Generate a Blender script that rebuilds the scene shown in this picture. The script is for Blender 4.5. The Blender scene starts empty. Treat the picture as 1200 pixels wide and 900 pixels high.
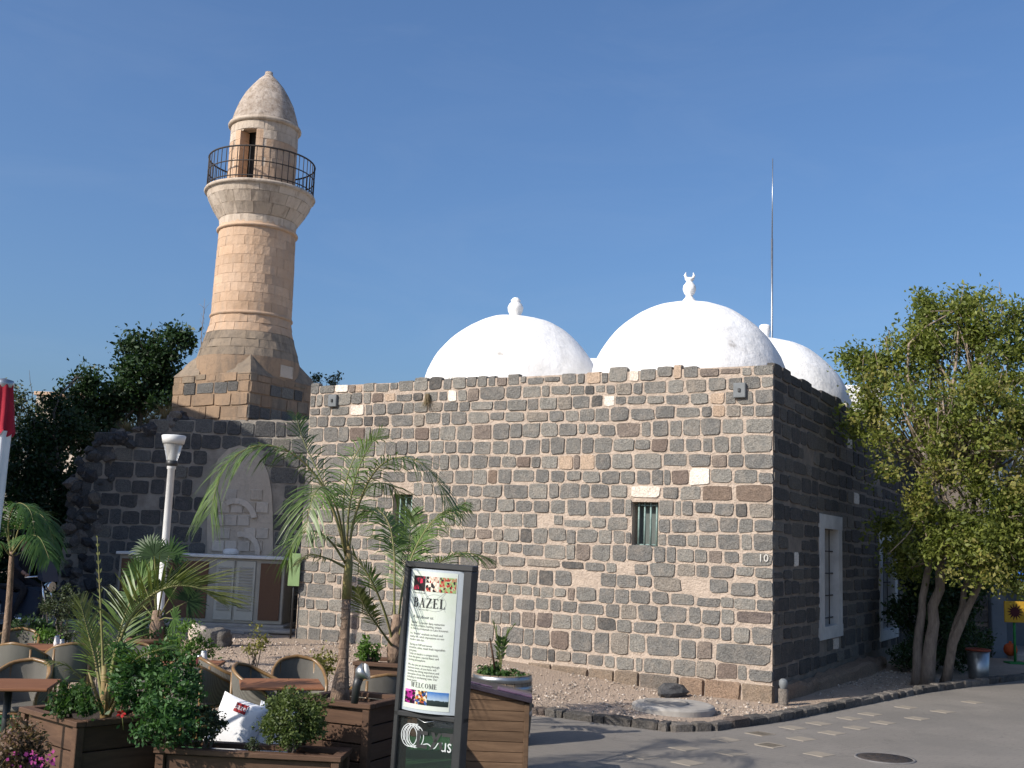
import bpy, math, random
import numpy as np
from mathutils import Vector, Matrix, noise

PI = math.pi
rad = math.radians
random.seed(11)
scene = bpy.context.scene
COL = scene.collection

# ------------------------------------------------------------------ camera
FPX = 1300.0                       # focal length in pixels of a 1200 px wide frame
PITCH = math.atan(189.9 / FPX)
ROLL = 0.037
CAM = Vector((0, 0, 1.9))
CROT = Matrix.Rotation(PI / 2 + PITCH, 3, 'X') @ Matrix.Rotation(ROLL, 3, 'Z')
cd = bpy.data.cameras.new('camera')
cam = bpy.data.objects.new('camera', cd)
COL.objects.link(cam)
cam.matrix_world = Matrix.Translation(CAM) @ CROT.to_4x4()
cd.sensor_width = 36
cd.lens = 36 * FPX / 1200
cd.clip_end = 5000
cd.clip_start = 0.05
scene.camera = cam

# ------------------------------------------------------------------ sky, sun, exposure
SUN_EL = rad(34)
SUN_AZ = rad(55)                   # left of straight behind the camera
S = Vector((-math.sin(SUN_AZ) * math.cos(SUN_EL), -math.cos(SUN_AZ) * math.cos(SUN_EL), math.sin(SUN_EL)))
world = bpy.data.worlds.new('World')
scene.world = world
world.use_nodes = True
wn = world.node_tree
wn.nodes.clear()
sky = wn.nodes.new('ShaderNodeTexSky')
sky.sky_type = 'NISHITA'
sky.sun_disc = False
sky.sun_elevation = SUN_EL
sky.sun_rotation = math.atan2(S.x, S.y)
sky.air_density = 1.1
sky.dust_density = 3.0
sky.ozone_density = 8.5
sky.altitude = 0
bg = wn.nodes.new('ShaderNodeBackground')
bg.inputs['Strength'].default_value = 0.110
wo = wn.nodes.new('ShaderNodeOutputWorld')
# faint thin cloud streaks over the whole sky
wtc = wn.nodes.new('ShaderNodeTexCoord'); wmp = wn.nodes.new('ShaderNodeMapping'); wmp.inputs['Scale'].default_value = (2.0, 2.0, 7.0)
wns = wn.nodes.new('ShaderNodeTexNoise'); wns.inputs['Scale'].default_value = 2.4; wns.inputs['Detail'].default_value = 8; wns.inputs['Roughness'].default_value = 0.62; wns.inputs['Distortion'].default_value = 0.8
wrp = wn.nodes.new('ShaderNodeValToRGB'); wrp.color_ramp.elements[0].position = 0.48; wrp.color_ramp.elements[1].position = 0.85
wrp.color_ramp.elements[1].color = (0.05, 0.05, 0.05, 1)
wmx = wn.nodes.new('ShaderNodeMix'); wmx.data_type = 'RGBA'
wn.links.new(wtc.outputs['Generated'], wmp.inputs[0]); wn.links.new(wmp.outputs[0], wns.inputs['Vector']); wn.links.new(wns.outputs[0], wrp.inputs[0])
wn.links.new(wrp.outputs[0], wmx.inputs[0]); wn.links.new(sky.outputs[0], wmx.inputs[6]); wmx.inputs[7].default_value = (4.0, 4.4, 5.0, 1)
wn.links.new(wmx.outputs[2], bg.inputs[0])
wn.links.new(bg.outputs[0], wo.inputs[0])
sl = bpy.data.lights.new('sun', 'SUN')
sl.energy = 4.0
sl.angle = rad(0.53)
sl.color = (1.0, 0.93, 0.83)
sun = bpy.data.objects.new('sun', sl)
COL.objects.link(sun)
sun.rotation_euler = (-S).to_track_quat('-Z', 'Y').to_euler()
sun.location = (-10, -10, 20)
scene.view_settings.view_transform = 'Standard'
scene.view_settings.look = 'None'
scene.view_settings.exposure = 0.5
scene.view_settings.gamma = 1.0
scene.view_settings.use_curve_mapping = False
scene.render.engine = 'CYCLES'
scene.cycles.max_bounces = 6
scene.cycles.transparent_max_bounces = 8

# ------------------------------------------------------------------ survey helpers (photo measurement -> place)
def ray(px, py):
    return CROT @ Vector(((px - 600) / FPX, -(py - 450) / FPX, -1))
def at(px, py, Y):                 # the point seen at (px, py) that lies Y metres ahead
    r = ray(px, py)
    return CAM + r * (Y / r.y)
def gr(px, py, z=-0.3):            # the point seen at (px, py) that lies at height z
    r = ray(px, py)
    return CAM + r * ((z - CAM.z) / r.z)
def onplane(px, py, P0, n):
    r = ray(px, py)
    return CAM + r * ((P0 - CAM).dot(n) / r.dot(n))
def sst(a, b, x):
    t = max(0.0, min(1.0, (x - a) / (b - a)))
    return t * t * (3 - 2 * t)
def gh(x, y):                      # height of the ground
    return -0.3 + 0.3 * sst(13.8, 19.8, y) * sst(3.6, -1.0, x)

# ------------------------------------------------------------------ objects
def setp(o, label=None, cat=None, group=None, kind=None):
    if label: o['label'] = label
    if cat: o['category'] = cat
    if group: o['group'] = group
    if kind: o['kind'] = kind
    return o
def thing(name, label, cat, loc=(0, 0, 0), rz=0.0, group=None, kind=None, rot=None):
    o = bpy.data.objects.new(name, None)
    COL.objects.link(o)
    o.empty_display_size = 0.2
    o.location = loc
    o.rotation_euler = rot if rot else (0, 0, rz)
    return setp(o, label, cat, group, kind)
def base_matrix(o):
    m = Matrix.Translation(o.location) @ o.rotation_euler.to_matrix().to_4x4()
    if o.parent:
        m = base_matrix(o.parent) @ o.matrix_parent_inverse @ m
    return m
def link(name, me, mat, parent=None, world=False, kind=None):
    o = bpy.data.objects.new(name, me)
    COL.objects.link(o)
    if mat is not None and not me.materials:
        me.materials.append(mat)
    if parent:
        o.parent = parent
        if world:
            o.matrix_parent_inverse = base_matrix(parent).inverted()
    if kind: o['kind'] = kind
    return o
def copy_tree(o, parent=None):
    c = o.copy()
    COL.objects.link(c)
    if parent: c.parent = parent
    for ch in [k for k in COL.objects if k.parent == o]:
        copy_tree(ch, c)
    return c

class MB:
    def __init__(s):
        s.v = []; s.f = []; s.sm = []
    def add(s, vs, fs, smooth=False):
        b = len(s.v)
        s.v += [tuple(v) for v in vs]
        for f in fs:
            s.f.append([i + b for i in f]); s.sm.append(smooth)
        return s
    def box(s, x0, x1, y0, y1, z0, z1, M=None):
        vs = [Vector(p) for p in ((x0,y0,z0),(x1,y0,z0),(x1,y1,z0),(x0,y1,z0),(x0,y0,z1),(x1,y0,z1),(x1,y1,z1),(x0,y1,z1))]
        if M: vs = [M @ v for v in vs]
        return s.add(vs, [(0,3,2,1),(4,5,6,7),(0,1,5,4),(1,2,6,5),(2,3,7,6),(3,0,4,7)])
    def bbox(s, x0, x1, y0, y1, z0, z1, b=0.006, M=None):      # box with chamfered edges
        vs = []; 
        X = (x0, x1); Y = (y0, y1); Z = (z0, z1)
        idx = {}
        for i in (0,1):
            for j in (0,1):
                for k in (0,1):
                    for ax in range(3):
                        p = [X[i], Y[j], Z[k]]
                        sg = [b if i==0 else -b, b if j==0 else -b, b if k==0 else -b]
                        q = [p[a] + (sg[a] if a != ax else 0) for a in range(3)]
                        idx[(i,j,k,ax)] = len(vs); vs.append(Vector(q))
        if M: vs = [M @ v for v in vs]
        fs = []
        for ax in range(3):
            a, c = [(1,2),(2,0),(0,1)][ax]
            for e in (0,1):
                q = []
                for (u, w) in ((0,0),(1,0),(1,1),(0,1)):
                    k = [0,0,0]; k[ax] = e; k[a] = u; k[c] = w
                    q.append(idx[(k[0],k[1],k[2],ax)])
                fs.append(q if e else q[::-1])
        for ax in range(3):
            a, c = [(1,2),(2,0),(0,1)][ax]
            for u in (0,1):
                for w in (0,1):
                    q = []
                    for e in (0,1):
                        k = [0,0,0]; k[ax] = e; k[a] = u; k[c] = w
                        t = [idx[(k[0],k[1],k[2],a)], idx[(k[0],k[1],k[2],c)]]
                        q += t if e == 0 else t[::-1]
                    fs.append(q if (u ^ w) else q[::-1])
        for i in (0,1):
            for j in (0,1):
                for k in (0,1):
                    q = [idx[(i,j,k,0)], idx[(i,j,k,1)], idx[(i,j,k,2)]]
                    fs.append(q if (i ^ j ^ k) else q[::-1])
        return s.add(vs, fs)
    def tube(s, path, r, n=8, smooth=True, cap=True):
        path = [Vector(p) for p in path]
        m = len(path)
        if not hasattr(r, '__len__'): r = [r] * m
        vs = []; ref = None
        for i, p in enumerate(path):
            d = (path[min(i+1, m-1)] - path[max(i-1, 0)]).normalized()
            if ref is None:
                ref = Vector((1,0,0)) if abs(d.x) < 0.8 else Vector((0,1,0))
            a = (ref - d * ref.dot(d)).normalized(); ref = a
            b = d.cross(a)
            for k in range(n):
                t = 2*PI*k/n
                vs.append(p + a*(math.cos(t)*r[i]) + b*(math.sin(t)*r[i]))
        fs = []
        for i in range(m-1):
            for k in range(n):
                fs.append((i*n+k, i*n+(k+1)%n, (i+1)*n+(k+1)%n, (i+1)*n+k))
        s.add(vs, fs, smooth)
        if cap:
            b = len(s.v) - m*n
            s.f.append([b+k for k in range(n)][::-1]); s.sm.append(False)
            s.f.append([b+(m-1)*n+k for k in range(n)]); s.sm.append(False)
        return s
    def lathe(s, prof, n=24, c=(0,0,0), smooth=True, a0=0.0, a1=2*PI):
        full = abs(a1 - a0 - 2*PI) < 1e-6
        k = n if full else n + 1
        vs = []
        for r, z in prof:
            for i in range(k):
                t = a0 + (a1-a0)*i/n
                vs.append((c[0]+r*math.cos(t), c[1]+r*math.sin(t), c[2]+z))
        fs = []
        for j in range(len(prof)-1):
            for i in range(n):
                i2 = (i+1) % k
                fs.append((j*k+i, j*k+i2, (j+1)*k+i2, (j+1)*k+i))
        return s.add(vs, fs, smooth)
    def prism(s, pts, y0, y1, M=None):          # outline in local x,z extruded along y (front at y0)
        n = len(pts)
        vs = [Vector((p[0], y0, p[1])) for p in pts] + [Vector((p[0], y1, p[1])) for p in pts]
        if M: vs = [M @ v for v in vs]
        fs = [list(range(n)), list(range(2*n-1, n-1, -1))]
        fs += [(i, n+i, n+(i+1)%n, (i+1)%n) for i in range(n)]
        return s.add(vs, fs)
    def mesh(s, name):
        me = bpy.data.meshes.new(name)
        me.from_pydata(s.v, [], s.f)
        me.polygons.foreach_set('use_smooth', s.sm)
        me.update()
        return me
    def build(s, name, mat, parent=None, world=False, kind=None):
        return link(name, s.mesh(name), mat, parent, world, kind)

def fast_mesh(name, V, Q, smooth=False):        # numpy verts (n,3), faces (m,k)
    me = bpy.data.meshes.new(name)
    m, k = Q.shape
    me.vertices.add(len(V)); me.vertices.foreach_set('co', np.asarray(V, np.float32).ravel())
    me.loops.add(m*k); me.loops.foreach_set('vertex_index', Q.astype(np.int32).ravel())
    me.polygons.add(m); me.polygons.foreach_set('loop_start', np.arange(0, m*k, k, dtype=np.int32))
    try: me.polygons.foreach_set('loop_total', np.full(m, k, np.int32))
    except Exception: pass
    if smooth: me.polygons.foreach_set('use_smooth', np.ones(m, bool))
    me.update(calc_edges=True)
    me.validate()
    return me

# ------------------------------------------------------------------ materials
def nd(nt, t, **kw):
    n = nt.nodes.new(t)
    for k, v in kw.items():
        if k in n.inputs: n.inputs[k].default_value = v
        else: setattr(n, k, v)
    return n
def mixc(nt, fac, a, b, mode='MIX'):
    m = nt.nodes.new('ShaderNodeMix'); m.data_type = 'RGBA'; m.blend_type = mode
    for sock, v in ((m.inputs[0], fac), (m.inputs[6], a), (m.inputs[7], b)):
        if isinstance(v, bpy.types.NodeSocket): nt.links.new(v, sock)
        elif isinstance(v, (int, float)): sock.default_value = v
        else: sock.default_value = (*v[:3], 1)
    return m.outputs[2]
def mth(nt, op, a, b=None, c=None):
    m = nt.nodes.new('ShaderNodeMath'); m.operation = op
    for i, v in enumerate((a, b, c)):
        if v is None: continue
        if isinstance(v, bpy.types.NodeSocket): nt.links.new(v, m.inputs[i])
        else: m.inputs[i].default_value = v
    return m.outputs[0]
def ramp(nt, fac, stops):
    r = nt.nodes.new('ShaderNodeValToRGB')
    e = r.color_ramp.elements
    while len(e) < len(stops): e.new(0.5)
    for el, (p, c) in zip(e, stops):
        el.position = p
        el.color = (c, c, c, 1) if isinstance(c, (int, float)) else (*c, 1)
    nt.links.new(fac, r.inputs[0])
    return r.outputs[0]
def newmat(name):
    m = bpy.data.materials.new(name); m.use_nodes = True
    nt = m.node_tree
    b = nt.nodes['Principled BSDF']
    return m, nt, b
def coords(nt, kind, scale=None):
    if kind == 'World':
        o = nt.nodes.new('ShaderNodeNewGeometry').outputs['Position']
    else:
        o = nt.nodes.new('ShaderNodeTexCoord').outputs[kind]
    if scale:
        mp = nt.nodes.new('ShaderNodeMapping'); mp.inputs['Scale'].default_value = scale
        nt.links.new(o, mp.inputs[0]); o = mp.outputs[0]
    return o
def noisen(nt, co, scale, detail=5, rough=0.6, dist=0.0):
    n = nd(nt, 'ShaderNodeTexNoise', Scale=scale, Detail=detail, Roughness=rough, Distortion=dist)
    nt.links.new(co, n.inputs['Vector'])
    return n.outputs[0]
def piece_random(nt):               # differs from piece to piece, joined or not
    a = nt.nodes.new('ShaderNodeObjectInfo').outputs['Random']
    b = nt.nodes.new('ShaderNodeNewGeometry').outputs['Random Per Island']
    return mth(nt, 'FRACT', mth(nt, 'ADD', a, b))
def bumpn(nt, b, h, strength, dist=0.02):
    n = nd(nt, 'ShaderNodeBump', Strength=strength, Distance=dist)
    nt.links.new(h, n.inputs['Height'])
    nt.links.new(n.outputs[0], b.inputs['Normal'])
def pm(name, c1, c2=None, scale=6, rough=0.8, bump=0.25, bscale=40, metal=0.0, co='Object', stretch=None,
       var=0.0, spec=0.3, bdist=0.01, lo=0.35, hi=0.65):
    m, nt, b = newmat(name)
    c2 = c2 or tuple(x * 0.7 for x in c1)
    v = coords(nt, co, stretch)
    f = ramp(nt, noisen(nt, v, scale, 6, 0.65), [(lo, 0.0), (hi, 1.0)])
    c = mixc(nt, f, c1, c2)
    if var:
        r = piece_random(nt)
        k = mth(nt, 'MULTIPLY_ADD', r, 2 * var, 1 - var)
        hv = nt.nodes.new('ShaderNodeHueSaturation')
        nt.links.new(k, hv.inputs['Value']); nt.links.new(c, hv.inputs['Color'])
        c = hv.outputs[0]
    nt.links.new(c, b.inputs['Base Color'])
    b.inputs['Roughness'].default_value = rough
    b.inputs['Metallic'].default_value = metal
    b.inputs['Specular IOR Level'].default_value = spec
    if bump: bumpn(nt, b, noisen(nt, v, bscale, 6, 0.65), bump, bdist)
    return m
def leafmat(name, dark, light, trans=0.35, rough=0.5, tip=None):
    m, nt, b = newmat(name)
    r = nt.nodes.new('ShaderNodeNewGeometry').outputs['Random Per Island']
    v = coords(nt, 'World')
    n = noisen(nt, v, 1.6, 3)
    f = mth(nt, 'ADD', mth(nt, 'MULTIPLY', r, 0.5), mth(nt, 'MULTIPLY_ADD', n, 1.2, -0.3))
    st = [(0.15, dark), (0.8, light)]
    if tip: st.append((0.97, tip))
    c = ramp(nt, f, st)
    nt.links.new(c, b.inputs['Base Color'])
    b.inputs['Roughness'].default_value = rough
    b.inputs['Specular IOR Level'].default_value = 0.35
    t = nt.nodes.new('ShaderNodeBsdfTranslucent')
    nt.links.new(mixc(nt, 1.0, c, (1.0, 1.15, 0.6), 'MULTIPLY'), t.inputs[0])
    mx = nt.nodes.new('ShaderNodeMixShader'); mx.inputs[0].default_value = trans
    nt.links.new(b.outputs[0], mx.inputs[1]); nt.links.new(t.outputs[0], mx.inputs[2])
    nt.links.new(mx.outputs[0], nt.nodes['Material Output'].inputs[0])
    return m
def basalt(name, cols, stain=None, bump=0.9, lift=1.0):
    """hewn stone: each piece gets its own tone out of cols"""
    m, nt, b = newmat(name)
    r = piece_random(nt)
    rp = nt.nodes.new('ShaderNodeValToRGB'); rp.color_ramp.interpolation = 'CONSTANT'
    e = rp.color_ramp.elements
    while len(e) < len(cols): e.new(0.5)
    for el, (p, c) in zip(e, cols):
        el.position = p; el.color = (*[x * lift for x in c], 1)
    nt.links.new(r, rp.inputs[0])
    v = coords(nt, 'World')
    n1 = noisen(nt, v, 7, 6, 0.7)
    n2 = noisen(nt, v, 45, 5, 0.7)
    c = mixc(nt, ramp(nt, n1, [(0.3, 0.0), (0.7, 1.0)]), rp.outputs[0], (1.25, 1.22, 1.18), 'MULTIPLY')
    c = mixc(nt, ramp(nt, n2, [(0.38, 0.85), (0.58, 0.0)]), c, (0.50,0.50,0.50), 'MULTIPLY')
    n3 = noisen(nt, v, 16, 6, 0.75)
    c = mixc(nt, ramp(nt, n3, [(0.50, 0.0), (0.68, 0.5)]), c, (1.5,1.45,1.38), 'MULTIPLY')
    pits = nd(nt, 'ShaderNodeTexVoronoi', Scale=55.0); nt.links.new(v, pits.inputs['Vector'])
    if stain:
        c = mixc(nt, ramp(nt, noisen(nt, v, 3.5, 6, 0.75), [(0.48, 0.0), (0.78, 0.38)]), c, stain)
    nt.links.new(c, b.inputs['Base Color'])
    b.inputs['Roughness'].default_value = 0.92
    b.inputs['Specular IOR Level'].default_value = 0.15
    h = mth(nt, 'ADD', mth(nt, 'ADD', mth(nt, 'MULTIPLY', n1, 1.2), mth(nt, 'MULTIPLY', n3, 1.1)), mth(nt, 'ADD', mth(nt, 'MULTIPLY', n2, 0.6), mth(nt, 'MULTIPLY', pits.outputs[0], 0.25)))
    bumpn(nt, b, h, bump, 0.03)
    return m

M = {}
G1 = (0.205, 0.198, 0.182); G2 = (0.172, 0.167, 0.157); G3 = (0.245, 0.235, 0.213); BR = (0.210, 0.176, 0.152); DK = (0.105, 0.102, 0.098)
M['basalt'] = basalt('basalt', [(0.0, G1), (0.22, G2), (0.42, G3), (0.6, (0.188,0.183,0.172)), (0.86, BR), (0.90, DK), (0.94, (0.25,0.225,0.195)), (0.985, (0.15,0.125,0.115))], stain=(0.40, 0.33, 0.265))
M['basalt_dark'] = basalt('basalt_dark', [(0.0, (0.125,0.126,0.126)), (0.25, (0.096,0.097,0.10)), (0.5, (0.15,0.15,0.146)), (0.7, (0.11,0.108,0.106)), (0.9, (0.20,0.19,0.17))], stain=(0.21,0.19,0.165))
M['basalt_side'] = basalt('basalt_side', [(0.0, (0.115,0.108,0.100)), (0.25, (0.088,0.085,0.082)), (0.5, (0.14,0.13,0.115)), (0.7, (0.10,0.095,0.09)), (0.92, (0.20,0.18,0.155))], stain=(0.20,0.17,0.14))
M['rubble'] = basalt('rubble', [(0.0, (0.10,0.10,0.10)), (0.3, (0.07,0.07,0.075)), (0.55, (0.15,0.14,0.13)), (0.8, (0.20,0.18,0.16))], stain=(0.22,0.20,0.17))
M['foundation'] = basalt('foundation', [(0.0, (0.24,0.19,0.145)), (0.3, (0.19,0.17,0.15)), (0.6, (0.28,0.20,0.145)), (0.85, (0.17,0.15,0.13))], stain=(0.36,0.25,0.17))
M['white_stone'] = basalt('white_stone', [(0.0, (0.72,0.66,0.58)), (0.5, (0.66,0.58,0.50))], bump=0.5)
M['tan_stone'] = basalt('tan_stone', [(0.0, (0.42,0.32,0.24)), (0.5, (0.36,0.27,0.20))], bump=0.5)
M['brown_stone'] = basalt('brown_stone', [(0.0, (0.17,0.135,0.115)), (0.5, (0.19,0.145,0.115))], bump=0.7)
M['mortar'] = pm('mortar', (0.52,0.42,0.335), (0.40,0.32,0.255), scale=7, bump=1.0, bscale=24, co='World', bdist=0.04)
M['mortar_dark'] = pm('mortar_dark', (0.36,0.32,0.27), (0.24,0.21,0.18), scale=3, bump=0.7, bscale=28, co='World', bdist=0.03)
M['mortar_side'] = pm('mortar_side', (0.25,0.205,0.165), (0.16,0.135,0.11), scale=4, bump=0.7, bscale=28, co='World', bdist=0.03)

def whitewash():
    m, nt, b = newmat('whitewash')
    v = coords(nt, 'World')
    c = mixc(nt, ramp(nt, noisen(nt, v, 1.7, 7, 0.7), [(0.42, 0.0), (0.72, 1.0)]), (0.84,0.825,0.80), (0.68,0.66,0.625))
    c = mixc(nt, ramp(nt, noisen(nt, coords(nt, 'World', (5,5,0.7)), 1.6, 7, 0.75), [(0.56, 0.0), (0.78, 0.5)]), c, (0.55,0.53,0.49))
    st = nd(nt, 'ShaderNodeTexVoronoi', Scale=1.3); nt.links.new(coords(nt, 'World', (1,1,0.55)), st.inputs['Vector'])
    spots = mth(nt, 'MULTIPLY', ramp(nt, st.outputs[0], [(0.06, 1.0), (0.14, 0.0)]), ramp(nt, noisen(nt, v, 6, 4), [(0.45, 0.0), (0.62, 1.0)]))
    c = mixc(nt, mth(nt, 'MULTIPLY', spots, 0.75), c, (0.30,0.27,0.24))
    nt.links.new(c, b.inputs['Base Color'])
    b.inputs['Roughness'].default_value = 0.9
    b.inputs['Specular IOR Level'].default_value = 0.1
    bumpn(nt, b, noisen(nt, v, 4, 8, 0.65), 0.6, 0.05)
    return m
M['whitewash'] = whitewash()
def limestone(name, c1, c2, c3):
    m, nt, b = newmat(name)
    v = coords(nt, 'World')
    c = mixc(nt, ramp(nt, noisen(nt, v, 1.3, 6, 0.65), [(0.35, 0.0), (0.65, 1.0)]), c1, c2)
    c = mixc(nt, ramp(nt, noisen(nt, coords(nt, 'World', (2.2, 2.2, 0.6)), 2.0, 6, 0.7), [(0.50, 0.0), (0.70, 0.8)]), c, c3)
    c = mixc(nt, ramp(nt, noisen(nt, v, 9, 6, 0.8), [(0.52, 0.0), (0.70, 0.55)]), c, tuple(x*0.62 for x in c2))
    r = piece_random(nt)
    hv = nt.nodes.new('ShaderNodeHueSaturation')
    nt.links.new(mth(nt, 'MULTIPLY_ADD', r, 0.22, 0.88), hv.inputs['Value']); nt.links.new(c, hv.inputs['Color'])
    nt.links.new(hv.outputs[0], b.inputs['Base Color'])
    b.inputs['Roughness'].default_value = 0.92
    b.inputs['Specular IOR Level'].default_value = 0.110
    bumpn(nt, b, noisen(nt, v, 14, 7, 0.7), 0.6, 0.03)
    return m
M['limestone'] = limestone('limestone', (0.47,0.315,0.205), (0.54,0.385,0.27), (0.40,0.315,0.245))
M['limestone_pale'] = limestone('limestone_pale', (0.50,0.41,0.32), (0.56,0.475,0.39), (0.24,0.185,0.14))
M['limestone_grey'] = limestone('limestone_grey', (0.30,0.235,0.17), (0.215,0.175,0.135), (0.115,0.10,0.085))
M['limestone_tan'] = limestone('limestone_tan', (0.34,0.235,0.155), (0.26,0.19,0.135), (0.145,0.122,0.10))
M['lime_mortar'] = pm('lime_mortar', (0.50,0.36,0.25), (0.42,0.30,0.205), scale=4, bump=0.5, co='World')
M['niche'] = limestone('niche_plaster', (0.50,0.43,0.35), (0.44,0.375,0.305), (0.32,0.275,0.225))
M['concrete'] = pm('concrete', (0.36,0.335,0.30), (0.27,0.25,0.225), scale=5, bump=0.4, co='World')
M['concrete_dark'] = pm('concrete_dark', (0.20,0.19,0.18), (0.13,0.12,0.115), scale=4, bump=0.4, co='World')
M['black_metal'] = pm('black_metal', (0.02,0.021,0.023), (0.03,0.03,0.03), rough=0.45, bump=0.05, spec=0.5)
M['iron'] = pm('iron', (0.03,0.03,0.032), (0.06,0.045,0.035), scale=20, rough=0.7, bump=0.2)
M['white_paint'] = pm('white_paint', (0.70,0.70,0.69), (0.62,0.62,0.60), scale=3, rough=0.5, bump=0.1)
M['teal_bar'] = pm('teal_bar', (0.22,0.31,0.29), (0.16,0.22,0.20), scale=15, rough=0.55, bump=0.1)
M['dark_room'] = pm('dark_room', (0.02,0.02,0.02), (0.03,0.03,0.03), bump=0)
M['grey_box'] = pm('grey_box', (0.17,0.18,0.185), (0.13,0.14,0.145), scale=8, rough=0.6, bump=0.1)
M['steel'] = pm('steel', (0.42,0.43,0.44), (0.34,0.35,0.36), scale=10, rough=0.38, bump=0.05, metal=0.9)
M['bark'] = pm('bark', (0.17,0.145,0.12), (0.10,0.085,0.07), scale=9, bump=0.9, bscale=22, stretch=(3,3,0.7), co='World', bdist=0.03)
M['bark_grey'] = pm('bark_grey', (0.20,0.165,0.135), (0.11,0.09,0.075), scale=7, bump=0.8, bscale=20, stretch=(3,3,0.6), co='World', bdist=0.03)
M['twig'] = pm('twig', (0.30,0.235,0.18), (0.18,0.14,0.105), scale=12, bump=0.3, co='World')
def wood(name, c1, c2, gap=False, var=0.18, scale=1.6):
    m, nt, b = newmat(name)
    r = nt.nodes.new('ShaderNodeObjectInfo').outputs['Random']
    co = coords(nt, 'Object', (1.2, 9, 9))
    ad = nt.nodes.new('ShaderNodeVectorMath'); ad.operation = 'ADD'
    cb = nt.nodes.new('ShaderNodeCombineXYZ')
    nt.links.new(mth(nt, 'MULTIPLY', r, 37.0), cb.inputs[0]); nt.links.new(mth(nt, 'MULTIPLY', r, 19.0), cb.inputs[2])
    nt.links.new(co, ad.inputs[0]); nt.links.new(cb.outputs[0], ad.inputs[1])
    f = noisen(nt, ad.outputs[0], scale, 8, 0.72, 0.6)
    c = mixc(nt, ramp(nt, f, [(0.3, 0.0), (0.7, 1.0)]), c1, c2)
    hv = nt.nodes.new('ShaderNodeHueSaturation')
    nt.links.new(mth(nt, 'MULTIPLY_ADD', r, 2*var, 1-var), hv.inputs['Value']); nt.links.new(c, hv.inputs['Color'])
    nt.links.new(hv.outputs[0], b.inputs['Base Color'])
    b.inputs['Roughness'].default_value = 0.7
    b.inputs['Specular IOR Level'].default_value = 0.25
    bumpn(nt, b, f, 0.35, 0.01)
    return m
M['planter_wood'] = wood('planter_wood', (0.125,0.070,0.043), (0.062,0.034,0.022))
M['stand_wood'] = wood('stand_wood', (0.20,0.125,0.075), (0.10,0.06,0.036))
M['table_wood'] = wood('table_wood', (0.26,0.115,0.055), (0.17,0.07,0.035))
M['barrel_wood'] = wood('barrel_wood', (0.26,0.20,0.14), (0.15,0.115,0.08))
M['soil'] = pm('soil', (0.07,0.05,0.035), (0.04,0.028,0.02), scale=14, bump=1.0, bscale=50, co='World', bdist=0.03)
M['leaf_dark'] = leafmat('leaf_dark', (0.016,0.036,0.012), (0.040,0.078,0.026), 0.25)
M['leaf_mid'] = leafmat('leaf_mid', (0.025,0.060,0.016), (0.070,0.135,0.035), 0.35)
M['leaf_bush'] = leafmat('leaf_bush', (0.028,0.075,0.024), (0.085,0.175,0.055), 0.35)
M['leaf_bright'] = leafmat('leaf_bright', (0.05,0.11,0.02), (0.14,0.24,0.05), 0.4)
M['leaf_olive'] = leafmat('leaf_olive', (0.10,0.105,0.025), (0.30,0.27,0.075), 0.42, tip=(0.44,0.36,0.13))
M['leaf_crown'] = leafmat('leaf_crown', (0.075,0.105,0.020), (0.225,0.250,0.055), 0.42, tip=(0.36,0.34,0.10))
M['leaf_palm'] = leafmat('leaf_palm', (0.050,0.090,0.022), (0.125,0.190,0.048), 0.3, rough=0.4)
M['leaf_palm_dry'] = leafmat('leaf_palm_dry', (0.085,0.105,0.030), (0.20,0.205,0.075), 0.35, tip=(0.34,0.29,0.15))
M['leaf_grey'] = leafmat('leaf_grey', (0.03,0.045,0.022), (0.075,0.095,0.048), 0.3)
M['leaf_topiary'] = leafmat('leaf_topiary', (0.045,0.072,0.020), (0.125,0.160,0.050), 0.35)
M['leaf_red'] = leafmat('leaf_red', (0.06,0.065,0.025), (0.20,0.12,0.08), 0.35, tip=(0.38,0.24,0.21))
M['dry_grass'] = leafmat('dry_grass', (0.17,0.125,0.07), (0.30,0.23,0.14), 0.3, rough=0.8)
M['rachis'] = pm('rachis', (0.16,0.18,0.06), (0.20,0.16,0.07), scale=6, rough=0.6, bump=0.2)
M['palm_trunk'] = pm('palm_trunk', (0.31,0.215,0.15), (0.15,0.10,0.07), scale=14, bump=1.0, bscale=24, stretch=(2,2,1), co='World', bdist=0.02)
M['palm_sheath'] = pm('palm_sheath', (0.30,0.19,0.09), (0.17,0.17,0.06), scale=4, rough=0.6, bump=0.3)
M['flower'] = pm('flower', (0.35,0.05,0.22), (0.25,0.03,0.14), bump=0)
M['petal_red'] = pm('petal_red', (0.30,0.01,0.01), (0.2,0.005,0.005), bump=0)

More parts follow.
